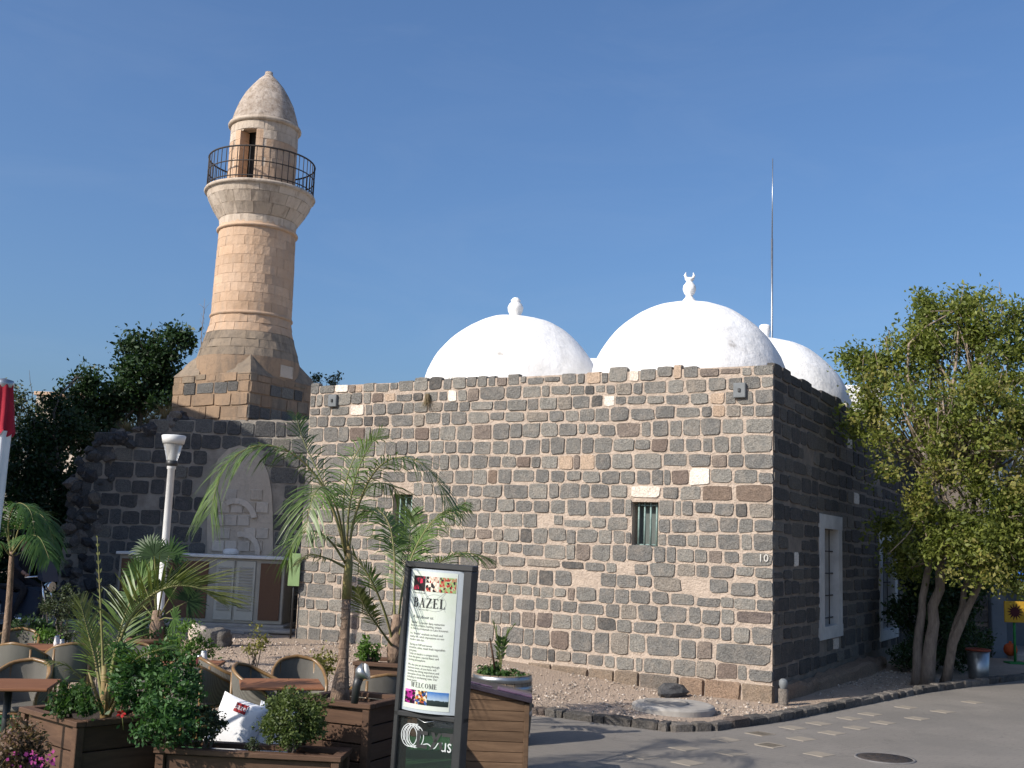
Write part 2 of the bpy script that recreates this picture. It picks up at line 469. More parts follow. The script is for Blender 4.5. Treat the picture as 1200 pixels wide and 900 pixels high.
# ------------------------------------------------------------------ ground
def ground_mats():
    m, nt, b = newmat('ground_dirt')
    v = coords(nt, 'World')
    c = mixc(nt, ramp(nt, noisen(nt, v, 0.9, 7, 0.65), [(0.35, 0.0), (0.65, 1.0)]), (0.46,0.35,0.265), (0.36,0.28,0.215))
    c = mixc(nt, ramp(nt, noisen(nt, v, 38, 4, 0.8), [(0.52, 0.0), (0.66, 0.8)]), c, (0.20,0.17,0.145))
    vo = nd(nt, 'ShaderNodeTexVoronoi', Scale=30.0); nt.links.new(v, vo.inputs['Vector'])
    c = mixc(nt, ramp(nt, vo.outputs[0], [(0.10, 0.85), (0.2, 0.0)]), c, (0.55,0.48,0.40))
    nt.links.new(c, b.inputs['Base Color'])
    b.inputs['Roughness'].default_value = 0.95; b.inputs['Specular IOR Level'].default_value = 0.1
    bumpn(nt, b, mth(nt, 'ADD', noisen(nt, v, 12, 8, 0.75), mth(nt, 'MULTIPLY', vo.outputs[0], -0.6)), 0.9, 0.04)
    M['dirt'] = m
    m, nt, b = newmat('asphalt')
    v = coords(nt, 'World')
    c = mixc(nt, ramp(nt, noisen(nt, v, 0.7, 7, 0.65), [(0.35, 0.0), (0.68, 1.0)]), (0.200,0.182,0.160), (0.245,0.222,0.195))
    sp = noisen(nt, v, 160, 3, 0.8)
    c = mixc(nt, ramp(nt, sp, [(0.35, 0.5), (0.65, 0.0)]), c, (0.60,0.60,0.60), 'MULTIPLY')
    bk = nt.nodes.new('ShaderNodeTexBrick')
    mp = nt.nodes.new('ShaderNodeMapping'); mp.inputs['Rotation'].default_value = (0, 0, rad(38))
    nt.links.new(v, mp.inputs[0]); nt.links.new(mp.outputs[0], bk.inputs['Vector'])
    bk.inputs['Scale'].default_value = 1.9; bk.inputs['Mortar Size'].default_value = 0.014
    c = mixc(nt, mth(nt, 'MULTIPLY', bk.outputs['Fac'], 0.35), c, (0.13,0.122,0.112))
    c = mixc(nt, ramp(nt, noisen(nt, v, 2.3, 6, 0.75), [(0.6, 0.0), (0.75, 0.45)]), c, (0.15,0.142,0.132))
    cr = nt.nodes.new('ShaderNodeTexVoronoi'); cr.feature = 'DISTANCE_TO_EDGE'; cr.inputs['Scale'].default_value = 0.55
    wv = nt.nodes.new('ShaderNodeVectorMath'); wv.operation = 'ADD'
    wz = nd(nt, 'ShaderNodeTexNoise', Scale=2.5, Detail=5.0); nt.links.new(v, wz.inputs['Vector'])
    nt.links.new(v, wv.inputs[0]); nt.links.new(wz.outputs['Color'], wv.inputs[1]); nt.links.new(wv.outputs[0], cr.inputs['Vector'])
    c = mixc(nt, ramp(nt, cr.outputs[0], [(0.004, 0.22), (0.010, 0.0)]), c, (0.075,0.068,0.06))
    c = mixc(nt, ramp(nt, noisen(nt, v, 0.45, 4, 0.5), [(0.52, 0.0), (0.56, 0.35)]), c, (0.145,0.135,0.122))
    c = mixc(nt, ramp(nt, noisen(nt, v, 5, 6, 0.8), [(0.6, 0.0), (0.75, 0.5)]), c, (0.33,0.29,0.24))
    nt.links.new(c, b.inputs['Base Color'])
    b.inputs['Roughness'].default_value = 0.85; b.inputs['Specular IOR Level'].default_value = 0.2
    bumpn(nt, b, sp, 0.4, 0.01)
    M['asphalt'] = m
ground_mats()
M['paver'] = pm('pale_paver', (0.27,0.23,0.18), (0.235,0.205,0.165), scale=8, bump=0.3, co='World')
M['pavement'] = pm('pavement_slabs', (0.27,0.26,0.25), (0.20,0.195,0.19), scale=2, bump=0.3, co='World')
M['turf'] = pm('turf', (0.035,0.13,0.045), (0.022,0.085,0.03), scale=40, bump=0.8, bscale=180, co='World')
M['kerb'] = basalt('kerb_stone', [(0.0, (0.13,0.12,0.11)), (0.3, (0.09,0.085,0.08)), (0.6, (0.17,0.155,0.14)), (0.85, (0.11,0.09,0.08))], stain=(0.27,0.22,0.18))

xs = sorted(set([-3000,-1200,-500,-200,-90,-50,-30] + [round(-20 + 0.4*i, 3) for i in range(86)] + [16,20,30,50,90,200,500,1200,3000]))
ys = sorted(set([-60,-20,0,4,8] + [round(10 + 0.4*i, 3) for i in range(60)] + [36,40,50,80,150,300,700,1500,3500]))
V = [(x, y, gh(x, y) + (0.018*noise.noise((x*1.3, y*1.3, 0)) if 13.5 < y < 30 and -12 < x < 14 else 0)) for y in ys for x in xs]
nx = len(xs)
Q = [(j*nx+i, j*nx+i+1, (j+1)*nx+i+1, (j+1)*nx+i) for j in range(len(ys)-1) for i in range(nx-1)]
g = MB().add(V, Q, True).build('ground', M['dirt'])
setp(g, 'pale sandy ground strewn with gravel along the stone wall', 'ground', kind='structure')

def sheet(name, poly, z, mat, label, cat):
    mb = MB()
    n = len(poly)
    mb.add([(x, y, z) for x, y in poly] + [(x, y, z - 0.06) for x, y in poly],
           [list(range(n))] + [(i, n+i, n+(i+1) % n, (i+1) % n) for i in range(n)])
    return setp(mb.build(name, mat), label, cat, kind='structure')

KERB = [(-0.42, 15.42), (0.43, 15.15), (1.35, 14.55), (2.10, 14.10), (2.62, 14.28), (3.68, 15.27), (4.98, 16.77), (7.07, 19.16), (10.11, 22.01), (16.0, 27.0)]
sheet('road', [(-0.42, 3.0), (40, 3.0), (40, 40)] + [(16.0+4, 27+5)] + KERB[::-1], -0.278, M['asphalt'],
      'grey paved road with scattered pale paving blocks', 'road')
sheet('turf_carpet', [(-9.5, 6.0), (-0.43, 6.0), (-0.43, 13.6), (-3.0, 14.3), (-9.5, 15.0)], -0.272, M['turf'],
      'green artificial turf under the cafe tables', 'floor')
pv = sheet('pavement', [(-30, 21.9), (-4.6, 22.3), (-4.6, 30), (-30, 30)], 0.03, M['pavement'], 'grey paved strip in front of the dark old wall', 'pavement')

# pale paving blocks let into the road
blk = MB().bbox(-0.13, 0.13, -0.13, 0.13, -0.02, 0.0, 0.004).mesh('paver')
road_o = bpy.data.objects['road']
for (px, py) in [(754,887),(802,877),(806,894),(857,883),(851,867),(902,873),(892,860),(687,897),(890,860),(903,874),(939,866),(929,853),(960,848),(975,859),(1004,853),(996,842),(1035,847),(1020,837),(1062,829),(1075,842),(1105,834),(1140,823),(960,884)]:
    p = gr(px, py, -0.278)
    o = link('paver', blk, M['paver'], road_o)
    o.location = (p.x, p.y, -0.272); o.rotation_euler = (0, 0, rad(40 + random.uniform(-3, 3)))
# joints of the far pavement: slabs
slab = MB().bbox(-0.43, 0.43, -0.29, 0.29, -0.03, 0.012, 0.006).mesh('slab')
for i in range(11):
    for j in range(3):
        x = -13.6 + 0.9*i + (0.45 if j % 2 else 0); y = 22.55 + 0.61*j
        if x > -5.2: continue
        o = link('slab', slab, M['pavement'], pv); o.location = (x, y, 0.032)

# kerb stones
def rock_proto(rng, sub=1, squash=1.0):
    import bmesh
    bm = bmesh.new()
    bmesh.ops.create_icosphere(bm, subdivisions=sub, radius=1.0)
    off = Vector((rng.uniform(0,50), rng.uniform(0,50), rng.uniform(0,50)))
    for v in bm.verts:
        d = v.co.normalized()
        k = 1 + 0.38*noise.noise(d*1.3 + off) + 0.12*noise.noise(d*4 + off)
        mx = max(abs(d.x), abs(d.y), abs(d.z))
        v.co = d * k * (0.55 + 0.45/mx*0.8)
    me = bpy.data.meshes.new('rock'); bm.to_mesh(me); bm.free()
    return me
rng = random.Random(5)
def slab_stone(rng, jit=0.07):
    """rough squared block in [-1,1]^3, chamfered"""
    mb = MB().bbox(-1, 1, -1, 1, -1, 1, 0.22)
    mb.v = [tuple(c + rng.uniform(-jit, jit) for c in v) for v in mb.v]
    return mb.mesh('squared_stone')
KP = [slab_stone(rng, 0.12) for _ in range(8)]
kt = thing('kerb', 'kerb of rough dark stones between gravel and road', 'kerb', (2.1, 14.1, -0.3), kind='structure')
for a, b in zip(KERB[:-1], KERB[1:]):
    a = Vector((*a, 0)); b = Vector((*b, 0)); L = (b-a).length; d = (b-a)/L; s = 0.0
    while s < L - 0.05:
        w = min(rng.uniform(0.22, 0.48), L - s)
        c = a + d*(s + w/2)
        o = link('kerb_stone', rng.choice(KP), M['kerb'], kt, True)
        o.matrix_basis = Matrix.Translation((c.x, c.y, -0.265 + rng.uniform(-0.012, 0.02))) @ Matrix.Rotation(math.atan2(d.y, d.x) + rng.uniform(-0.06, 0.06), 4, 'Z') @ Matrix.Diagonal((w/2*0.97, 0.085, 0.085, 1))
        s += w

# gravel on the strip
rs = np.random.RandomState(3)
octv = np.array([[1,0,0],[-1,0,0],[0,1,0],[0,-1,0],[0,0,1],[0,0,-1]], float)
octf = np.array([[0,2,4],[2,1,4],[1,3,4],[3,0,4],[2,0,5],[1,2,5],[3,1,5],[0,3,5]])
KA = np.array(KERB)
BX = np.array([4.106, 17.257]); AX = np.array([-3.975, 21.785])
def in_strip(x, y):
    d = (AX-BX)/np.linalg.norm(AX-BX); n = np.array([-d[1], d[0]]); n = n if n[1] < 0 else -n
    o = np.array([x, y]) - BX
    if o.dot(n) < 0.02: return o.dot(-n) > 0 and o.dot(d) < -0.25 and y < 24 and y > np.interp(x, KA[:,0], KA[:,1]) + 0.1
    if x < -0.42: return y > 13.6 + max(0, (-x-0.43))*0.12
    return y > np.interp(x, KA[:,0], KA[:,1]) + 0.12
pts = []
while len(pts) < 9000:
    x = rs.uniform(-5.5, 8.5); y = rs.uniform(13.7, 23)
    if noise.noise((x*0.9, y*0.9, 7)) < rs.uniform(-0.7, 0.35) and in_strip(x, y): pts.append((x, y))
VV = []; FF = []
for k, (x, y) in enumerate(pts):
    s = 0.007 + 0.019*rs.rand()**2.4
    q = octv * (s*np.array([rs.uniform(.7,1.4), rs.uniform(.7,1.4), rs.uniform(.45,.9)])) + rs.uniform(-.25,.25,(6,3))*s
    a = rs.rand()*6.28; R = np.array([[math.cos(a),-math.sin(a),0],[math.sin(a),math.cos(a),0],[0,0,1]])
    VV.append(q @ R.T + np.array([x, y, gh(x, y) + s*0.4])); FF.append(octf + 6*k)
M['gravel'] = basalt('gravel', [(0.0, (0.42,0.34,0.27)), (0.25, (0.30,0.25,0.21)), (0.45, (0.58,0.50,0.42)), (0.65, (0.20,0.18,0.16)), (0.88, (0.54,0.48,0.42))], bump=0.3)
go = link('gravel', fast_mesh('gravel', np.concatenate(VV), np.concatenate(FF)), M['gravel'])
setp(go, 'loose pale gravel scattered along the foot of the stone wall', 'gravel', kind='stuff')

# ------------------------------------------------------------------ stone walls
def stone_proto(rng, rough=1.0):
    """hewn face stone in [-1,1]^3, front towards +y: ten-sided uneven outline, broken front edge"""
    pts = []
    for i, (sx, sz) in enumerate(((1,1),(-1,1),(-1,-1),(1,-1))):
        cx = rng.uniform(0.05, 0.30)*rough; cz = rng.uniform(0.08, 0.38)*rough
        ex = sx*(1 - rng.uniform(-0.02, 0.07)*rough); ez = sz*(1 - rng.uniform(-0.03, 0.09)*rough)
        p1 = (ex, ez - sz*cz); p2 = (ex - sx*cx, ez)
        pts += [p1, p2] if sx*sz > 0 else [p2, p1]
        if i in (0, 2): pts.append((rng.uniform(-.35, .35), sz*(1 + rng.uniform(-0.05, 0.05)*rough)))
    k = rng.uniform(0.93, 0.975); N = len(pts)
    v = [(x, -1, z) for x, z in pts] + [(x, 0.3 + rng.uniform(-.15,.15), z) for x, z in pts]
    v += [(x*(k + rng.uniform(-.06,.04)), 1 + rng.uniform(-.10,.08), z*(k - 0.03 + rng.uniform(-.08,.05))) for x, z in pts]
    f = []
    for r in (0, N):
        for i in range(N): f.append((r+i, r+(i+1) % N, r+N+(i+1) % N, r+N+i))
    f.append(list(range(2*N, 3*N)))
    return MB().add(v, f).mesh('stone')
PROTO = [stone_proto(rng) for _ in range(36)]
PROTO_SQ = [stone_proto(rng, 0.45) for _ in range(16)]

def stone_matrix(P0, d, n, u0, u1, z0, z1, depth, proud):
    c = P0 + d*((u0+u1)/2) + Vector((0, 0, (z0+z1)/2)) + n*(proud - depth)
    up = Vector((0, 0, 1))
    a = d*((u1-u0)/2); b = n*depth; e = up*((z1-z0)/2)
    return Matrix(((a.x, b.x, e.x, c.x), (a.y, b.y, e.y, c.y), (a.z, b.z, e.z, c.z), (0, 0, 0, 1)))

def project(p):
    v = CROT.transposed() @ (p - CAM)
    return 600 + FPX*v.x/-v.z, 450 - FPX*v.y/-v.z
def px_area(P0, d, u0, u1, z0, z1):
    a = project(P0 + d*u0 + Vector((0,0,z0))); b = project(P0 + d*u1 + Vector((0,0,z1)))
    if not (0 < a[0] < 1200): return 0
    return abs((a[0]-b[0])*(a[1]-b[1]))

def courses(rng, zs, u_a, u_b, wmin, wmax, holes=(), special=(), gap=0.02, wave=0.012, skip=None):
    """list of (u0,u1,z0,z1,matkey,proto) cells for a coursed wall"""
    out = []
    for r in range(len(zs)-1):
        za, zb = zs[r+1], zs[r]                      # zs runs from the top down
        sp = sorted([s for s in special if s[0] == r], key=lambda s: s[1])
        u = u_a
        ph = rng.uniform(0, 6)
        while u < u_b - 0.04:
            nxt = [s for s in sp if s[1] >= u - 0.03]
            lim = min([s[1] for s in nxt] + [u_b])
            if nxt and lim - u < 0.09:
                s = nxt[0]; u0, u1, key = max(u, s[1]), s[2], s[3]
                sp.remove(s)
            else:
                w = rng.triangular(wmin, wmax, wmin + (wmax-wmin)*0.38) * (0.9 + 0.5*(zb-za)/0.25*0.2)
                q_ = rng.random()
                if q_ < 0.14: w *= 0.62
                elif q_ > 0.90: w *= 1.45
                if lim - (u + w) < wmin*0.75: w = lim - u if lim - u < wmax*1.15 else (lim-u)*0.5
                u0, u1, key = u, u + w, None
            u = u1
            dz0 = wave*math.sin(u0*1.7 + r*2.1) + rng.uniform(-0.008, 0.008)
            dz1 = wave*math.sin(u0*1.7 + (r-1)*2.1) + rng.uniform(-0.008, 0.008)
            g0 = gap*rng.uniform(0.35, 1.9); g1 = gap*rng.uniform(0.35, 1.8)
            c = [u0 + g0*0.5, u1 - g0*0.5, za + dz0 + g1*0.5, zb + dz1 - g1*0.5]
            if rng.random() < 0.14 and key is None:
                if rng.random() < 0.5: c[3] -= rng.uniform(0.02, 0.05)
                else: c[2] += rng.uniform(0.02, 0.05)
            if r == 0: c[3] += rng.uniform(-0.045, 0.035)
            bad = False
            for (h0, h1, k0, k1) in holes:
                if c[1] > h0 and c[0] < h1 and c[3] > k0 + 0.02 and c[2] < k1 - 0.02:
                    # trim sideways against the opening
                    if c[0] < h0 - 0.09: c[1] = h0 - 0.008
                    elif c[1] > h1 + 0.09: c[0] = h1 + 0.008
                    elif c[3] > k1 + 0.06 : c[2] = k1 + 0.008
                    elif c[2] < k0 - 0.06: c[3] = k0 - 0.008
                    else: bad = True
            if rng.random() < 0.007 and key is None and r > 0 and abs(u0) > 0.8: continue      # a stone lost, the hole filled with mortar
            if bad or (skip and skip(*c)): continue
            out.append((*c, key, r))
    return out

def mortar_face(P0, d, n, u0, u1, z0, z1, holes, step=0.12, amp=0.004, top=None):
    """rough mortar face with openings left free; returns an MB"""
    us = sorted(set([u0, u1] + [h for H in holes for h in H[:2]] + [u0 + i*(u1-u0)/max(1, int((u1-u0)/step)) for i in range(int((u1-u0)/step)+1)]))
    zz = sorted(set([z0, z1] + [h for H in holes for h in H[2:]] + [z0 + i*(z1-z0)/max(1, int((z1-z0)/step)) for i in range(int((z1-z0)/step)+1)]))
    us = [u for u in us if u0 <= u <= u1]; zz = [z for z in zz if z0 <= z <= z1]
    mb = MB(); vs = []
    for z in zz:
        for u in us:
            edge = u in (u0, u1) or any(abs(u-h) < 1e-6 for H in holes for h in H[:2])
            k = 0 if edge else amp*noise.noise((u*9, z*9, n.x*20)) + amp*noise.noise((u*23, z*23, 4))
            vs.append(P0 + d*u + n*k + Vector((0, 0, z)))
    w = len(us); fs = []
    for j in range(len(zz)-1):
        for i in range(w-1):
            um = (us[i]+us[i+1])/2; zm = (zz[j]+zz[j+1])/2
            if any(h[0] < um < h[1] and h[2] < zm < h[3] for h in holes): continue
            fs.append((j*w+i, j*w+i+1, (j+1)*w+i+1, (j+1)*w+i))
    return mb.add(vs, fs, True)

def reveal(mb, P0, d, n, h, depth):
    u0, u1, z0, z1 = h
    c = [P0 + d*u + Vector((0,0,z)) for u, z in ((u0,z0),(u1,z0),(u1,z1),(u0,z1))]
    k = [p - n*depth for p in c]
    mb.add(c + k, [(i, (i+1) % 4, 4+(i+1) % 4, 4+i) for i in range(4)])
    return mb, k

# ------------------------------------------------------------------ mosque: plan
A = gr(346, 748, 0.0); B = gr(905, 800, 0.0)
DW = (A - B).normalized(); NW = Vector((-DW.y, DW.x, 0))
if NW.y > 0: NW = -NW
LW = (A - B).length
NS = -DW                                    # outward normal of the side wall
TOP = 4.93
def wuz(px, py):
    p = onplane(px, py, B, NW); return (p - B).dot(DW), p.z
def suz(px, py):
    p = onplane(px, py, B, NS); return (p - B).dot(-NW), p.z
LS = 14.0                                   # length of the side wall
mosque = thing('mosque', 'old basalt mosque with white domes and a sunlit front wall', 'mosque', (B.x, B.y, -0.3))

ROWY = [433,449,464,478,494,513,532,550,567.5,585,604,621,638,656.7,671,689,705,722.7,740,764.7,785]
ZS = [wuz(700, y)[1] for y in ROWY]
ZS[0] = TOP; ZS[-1] = -0.02
def near_row(z):
    return max(0, min(len(ZS)-2, [i for i in range(len(ZS)-1) if ZS[i+1] <= z + 1e-6][0] if z > ZS[-1] else len(ZS)-2))
def spec(px0, px1, py, key):
    u1, z = wuz(px0, py); u0, _ = wuz(px1, py)
    return (near_row(z), u0, u1, key)
# openings of the front wall
wb0 = wuz(741, 588); wb1 = wuz(771, 641); WB = (wb1[0], wb0[0], wb1[1], wb0[1])
wa0 = wuz(461, 579); wa1 = wuz(481, 637); WA = (wa1[0], wa0[0], wa1[1], wa0[1])
FH = [WA, WB]
special = [spec(737, 776, 577, 'white_stone'), spec(808, 832, 555, 'white_stone'), spec(707, 721, 470, 'white_stone'),
           spec(410, 428, 479, 'white_stone'), spec(525, 536, 461, 'white_stone'), spec(393, 409, 453, 'white_stone'), spec(451, 464, 461, 'tan_stone'),
           spec(417, 425, 452, 'tan_stone'), spec(680, 697, 540, 'tan_stone'), spec(655, 672, 541, 'tan_stone'), spec(832, 850, 463, 'tan_stone'), spec(835, 851, 480, 'tan_stone'),
           spec(786, 808, 557, 'brown_stone'), spec(822, 859, 577, 'brown_stone'), spec(861, 908, 577, 'brown_stone'),
           spec(763, 783, 519, 'brown_stone'), spec(436, 450, 463, 'brown_stone'), spec(410, 428, 508, 'brown_stone'), spec(486, 504, 507, 'brown_stone'),
           spec(606, 622, 541, 'brown_stone'), spec(737, 750, 436, 'white_stone'), spec(686, 705, 443, 'tan_stone'), spec(789, 800, 437, 'tan_stone'),
           spec(571, 583, 563, 'brown_stone'), spec(645, 668, 743, 'brown_stone'),
           spec(873, 908, 495, None), spec(870, 908, 520, None), spec(872, 908, 540, None), spec(868, 908, 656, None), spec(862, 908, 722, None), spec(835, 906, 757, None), spec(864, 876, 788, None), spec(840, 864, 785, 'brown_stone')]
rng = random.Random(21)
cells = courses(rng, ZS, -0.02, LW, 0.17, 0.50, FH, special, gap=0.019, wave=0.022)
wf = mortar_face(B, DW, NW, 0.0, LW, -0.4, TOP - 0.05, FH)
for h in FH: reveal(wf, B, DW, NW, h, 0.38)
front = wf.build('front_wall', M['mortar'], mosque, True)
# thickness and top of the parapet, and the back of it
core = MB()
def pq(u, s, z): return B + DW*u - NW*s + Vector((0, 0, z))
def slabq(mb, u0, u1, s0, s1, z0, z1):
    c = [pq(u, s, z) for z in (z0, z1) for u, s in ((u0,s0),(u1,s0),(u1,s1),(u0,s1))]
    mb.add(c, [(0,3,2,1),(4,5,6,7),(0,1,5,4),(1,2,6,5),(2,3,7,6),(3,0,4,7)])
slabq(core, 0.01, LW-0.01, 0.01, 0.5, TOP-0.30, TOP-0.05)
slabq(core, 0.01, 0.5, 0.51, LS, TOP-0.30, TOP-0.05)
slabq(core, LW-0.5, LW-0.01, 0.51, LS, TOP-0.30, TOP-0.05)
slabq(core, 0.51, LW-0.51, LS-0.5, LS-0.01, TOP-0.30, TOP-0.05)
core.build('parapet', M['mortar'], mosque, True)
roof = MB(); slabq(roof, 0.02, LW-0.02, 0.02, LS-0.02, TOP-0.55, TOP-0.31)
roof.build('roof', M['concrete'], mosque, True)
back = MB(); slabq(back, LW-0.04, LW, 0.02, LS, -0.4, TOP-0.05); slabq(back, 0.05, LW-0.05, LS-0.04, LS, -0.4, TOP-0.05)
back.build('rear_wall', M['mortar_dark'], mosque, True)

# front stones
allst = []
for (u0, u1, z0, z1, key, r) in cells:
    allst.append((px_area(B, DW, u0, u1, z0, z1), B, DW, NW, u0, u1, z0, z1, key or 'basalt', rng.choice(PROTO), rng.uniform(0.010, 0.024), front))
# foundation course at the corner
u = -0.03
while u < 4.2:
    w = rng.uniform(0.35, 0.75)
    allst.append((999, B, DW, NW, u+0.01, u+w-0.01, -0.36, -0.035 + rng.uniform(-.01,.01), 'foundation', rng.choice(PROTO_SQ), rng.uniform(0.03, 0.06), front))
    u += w

# side wall
sw1a = suz(961, 602); sw1b = suz(985.5, 748); SW1 = (sw1a[0]-0.1, sw1b[0], sw1b[1]+0.05, sw1a[1])
sw2a = suz(1029, 621); sw2b = suz(1051, 746); SW2 = (sw2a[0], sw2b[0], sw2b[1], sw2a[1])
DS = NW                                     # so that DS x NS = up; u runs from the far end (negative) to the corner
SH = [(-SW1[1], -SW1[0], SW1[2], SW1[3]), (-SW2[1], -SW2[0], SW2[2], SW2[3])]
rng = random.Random(8)
def sspec(px0, px1, py, key):
    a, z = suz(px0, py); b, _ = suz(px1, py)
    return (near_row(z), -b, -a, key)
sspecial = [sspec(992, 998.5, 520, 'white_stone'), sspec(1000, 1007, 585, 'white_stone'), sspec(991, 995, 478, 'white_stone'), sspec(976, 983, 762, 'white_stone'), sspec(930, 936, 658, 'white_stone')]
scells = courses(rng, ZS, -LS, -0.0, 0.34, 0.95, SH, sspecial, gap=0.03, wave=0.016)
wsd = mortar_face(B, DS, NS, -LS, 0.0, -0.4, TOP - 0.05, SH, step=0.2)
for h in SH: reveal(wsd, B, DS, NS, h, 0.45)
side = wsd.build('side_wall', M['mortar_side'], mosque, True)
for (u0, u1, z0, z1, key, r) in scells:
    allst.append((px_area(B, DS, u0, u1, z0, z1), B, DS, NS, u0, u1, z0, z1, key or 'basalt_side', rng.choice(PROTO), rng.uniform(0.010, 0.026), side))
allst.sort(key=lambda t: -t[0] - (5000 if t[8] in ('white_stone', 'tan_stone') and t[0] > 60 else 0))
rest = {}
NPART = 300
for i, (ar, P0, d, n, u0, u1, z0, z1, key, pr, proud, par) in enumerate(allst):
    mx = stone_matrix(P0, d, n, u0, u1, z0, z1, 0.06, proud)
    if i < NPART:
        me = pr
        o = bpy.data.objects.new('stone', me); COL.objects.link(o)
        if not me.materials: me.materials.append(M['basalt'])
        o.material_slots[0].link = 'OBJECT'; o.material_slots[0].material = M[key]
        o.parent = par; o.matrix_parent_inverse = base_matrix(par).inverted()
        o.matrix_basis = mx
    else:
        rest.setdefault(key, MB()).add([mx @ v.co for v in pr.vertices], [list(p.vertices) for p in pr.polygons])
# the remaining stones: one object
mb = MB(); mi = []
keys = list(rest)
for k in keys:
    b0 = len(mb.f); mb.add(rest[k].v, rest[k].f); mi += [keys.index(k)]*(len(mb.f)-b0)
me = mb.mesh('stonework')
for k in keys: me.materials.append(M[k])
me.polygons.foreach_set('material_index', mi)
link('stonework', me, None, mosque, True, kind='stuff')

# window grilles of the front wall
M['shutter'] = pm('shutter_teal', (0.13,0.15,0.14), (0.09,0.105,0.10), scale=6, bump=0.3, bscale=20, stretch=(6,6,0.5), co='World')
def grille(h, parent, nb):
    u0, u1, z0, z1 = h
    m = MB()
    pane = [B + DW*u - NW*0.24 + Vector((0,0,z)) for u, z in ((u0,z0),(u1,z0),(u1,z1),(u0,z1))]
    w = MB().add(pane, [(0,1,2,3)]).build('window', M['shutter'], parent, True)
    fr = MB()
    def bar(ua, za, ub, zb, s=0.12, r=0.014):
        p = B + DW*ua - NW*s + Vector((0,0,za)); q = B + DW*ub - NW*s + Vector((0,0,zb))
        return MB().tube([p, q], r, 6)
    for k in range(nb):
        uu = u0 + (u1-u0)*((k+0.7)/(nb+0.4))
        bar(uu, z0, uu, z1, r=0.017).build('bar', M['teal_bar'], w, True)
    for zz in (z0+0.03, z1-0.05):
        bar(u0, zz, u1, zz, 0.13, 0.012).build('rail', M['teal_bar'], w, True)
    return w
grille(WB, mosque, 4)
grille(WA, mosque, 3)

# side windows: white stone surround, deep reveal, iron rods
M['shop_blue_frame'] = pm('sash_paint', (0.22,0.25,0.26), (0.16,0.18,0.19), scale=6, bump=0.2, co='World')
M['window_stone'] = pm('window_stone', (0.60,0.58,0.54), (0.47,0.45,0.42), scale=3, bump=0.3, co='World')
M['pane'] = pm('window_pane', (0.05,0.06,0.065), (0.035,0.04,0.045), rough=0.15, bump=0.0, spec=0.5)
for (u0, u1, z0, z1) in SH:
    w = MB().add([B + DS*u - NS*0.42 + Vector((0,0,z)) for u, z in ((u0,z0),(u1,z0),(u1,z1),(u0,z1))], [(0,1,2,3)]).build('window', M['pane'], mosque, True)
    t = 0.30
    def fb(a, b, c, e, nm, dep=0.07):
        q = MB()
        pts = [B + DS*u + NS*s + Vector((0,0,z)) for s in (-dep, 0.035) for u, z in ((a,c),(b,c),(b,e),(a,e))]
        q.add(pts, [(0,3,2,1),(4,5,6,7),(0,1,5,4),(1,2,6,5),(2,3,7,6),(3,0,4,7)])
        q.build(nm, M['window_stone'], w, True)
    fb(u0, u0+t, z0+0.22, z1-0.25, 'jamb', 0.42); fb(u1-t, u1, z0+0.22, z1-0.25, 'jamb', 0.42)
    fb(u0-0.03, u1+0.03, z1-0.25, z1, 'lintel', 0.42); fb(u0-0.05, u1+0.05, z0, z0+0.22, 'sill', 0.42)
    for uu in (u0+t, (u0+u1)/2-0.03, u1-t-0.06):
        q = MB(); pts = [B + DS*(uu+a) - NS*s_ + Vector((0,0,z)) for s_ in (0.41, 0.36) for a, z in ((0, z0+0.23), (0.06, z0+0.23), (0.06, z1-0.26), (0, z1-0.26))]
        q.add(pts, [(0,3,2,1),(4,5,6,7),(0,1,5,4),(1,2,6,5),(2,3,7,6),(3,0,4,7)]).build('sash', M['shop_blue_frame'], w, True)
    for k in range(5):
        zz = z0 + 0.35 + k*(z1-z0-0.6)/4
        MB().tube([B + DS*(u0+t) - NS*0.08 + Vector((0,0,zz)), B + DS*(u1-t) - NS*0.08 + Vector((0,0,zz))], 0.012, 6).build('rod', M['iron'], w, True)
    for k in range(3):
        uu = u0 + t + (u1-u0-2*t)*(k+0.5)/3
        MB().tube([B + DS*uu - NS*0.10 + Vector((0,0,z0+0.22)), B + DS*uu - NS*0.10 + Vector((0,0,z1-0.25))], 0.01, 6).build('rod', M['iron'], w, True)

# sandstone ledge at the foot of the side wall
lg = MB()
us = [-0.35 - 0.4*i for i in range(21)]
ws = [float(np.interp(-u_, [0.35,1.2,2.4,4.0,5.6,7.0,8.35], [0.12,0.16,0.20,0.30,0.40,0.32,0.15])) for u_ in us]
hs = [float(np.interp(-u_, [0.35,1.2,2.4,4.0,5.6,7.0,8.35], [-0.06,-0.10,-0.10,-0.08,-0.06,-0.12,-0.2])) for u_ in us]
vs = []
for u, w, h in zip(us, ws, hs):
    b = B + DS*u
    for (o_, z) in ((0.03, -0.4), (w, -0.4), (w*0.96, h-0.06), (w*0.8, h), (0.03, h+0.02)):
        vs.append(b + NS*o_ + Vector((0,0,z)))
fs = [(j*5+i, j*5+i+1, (j+1)*5+i+1, (j+1)*5+i) for j in range(len(us)-1) for i in range(4)] + [(0,4,3,2,1)]
vs = [v + Vector((noise.noise(v*3)*0.06, noise.noise(v*3 + Vector((7,0,0)))*0.06, noise.noise(v*2.5 + Vector((0,9,0)))*0.09)) for v in vs]
lg.add(vs, fs).build('ledge', M['foundation'], mosque, True)

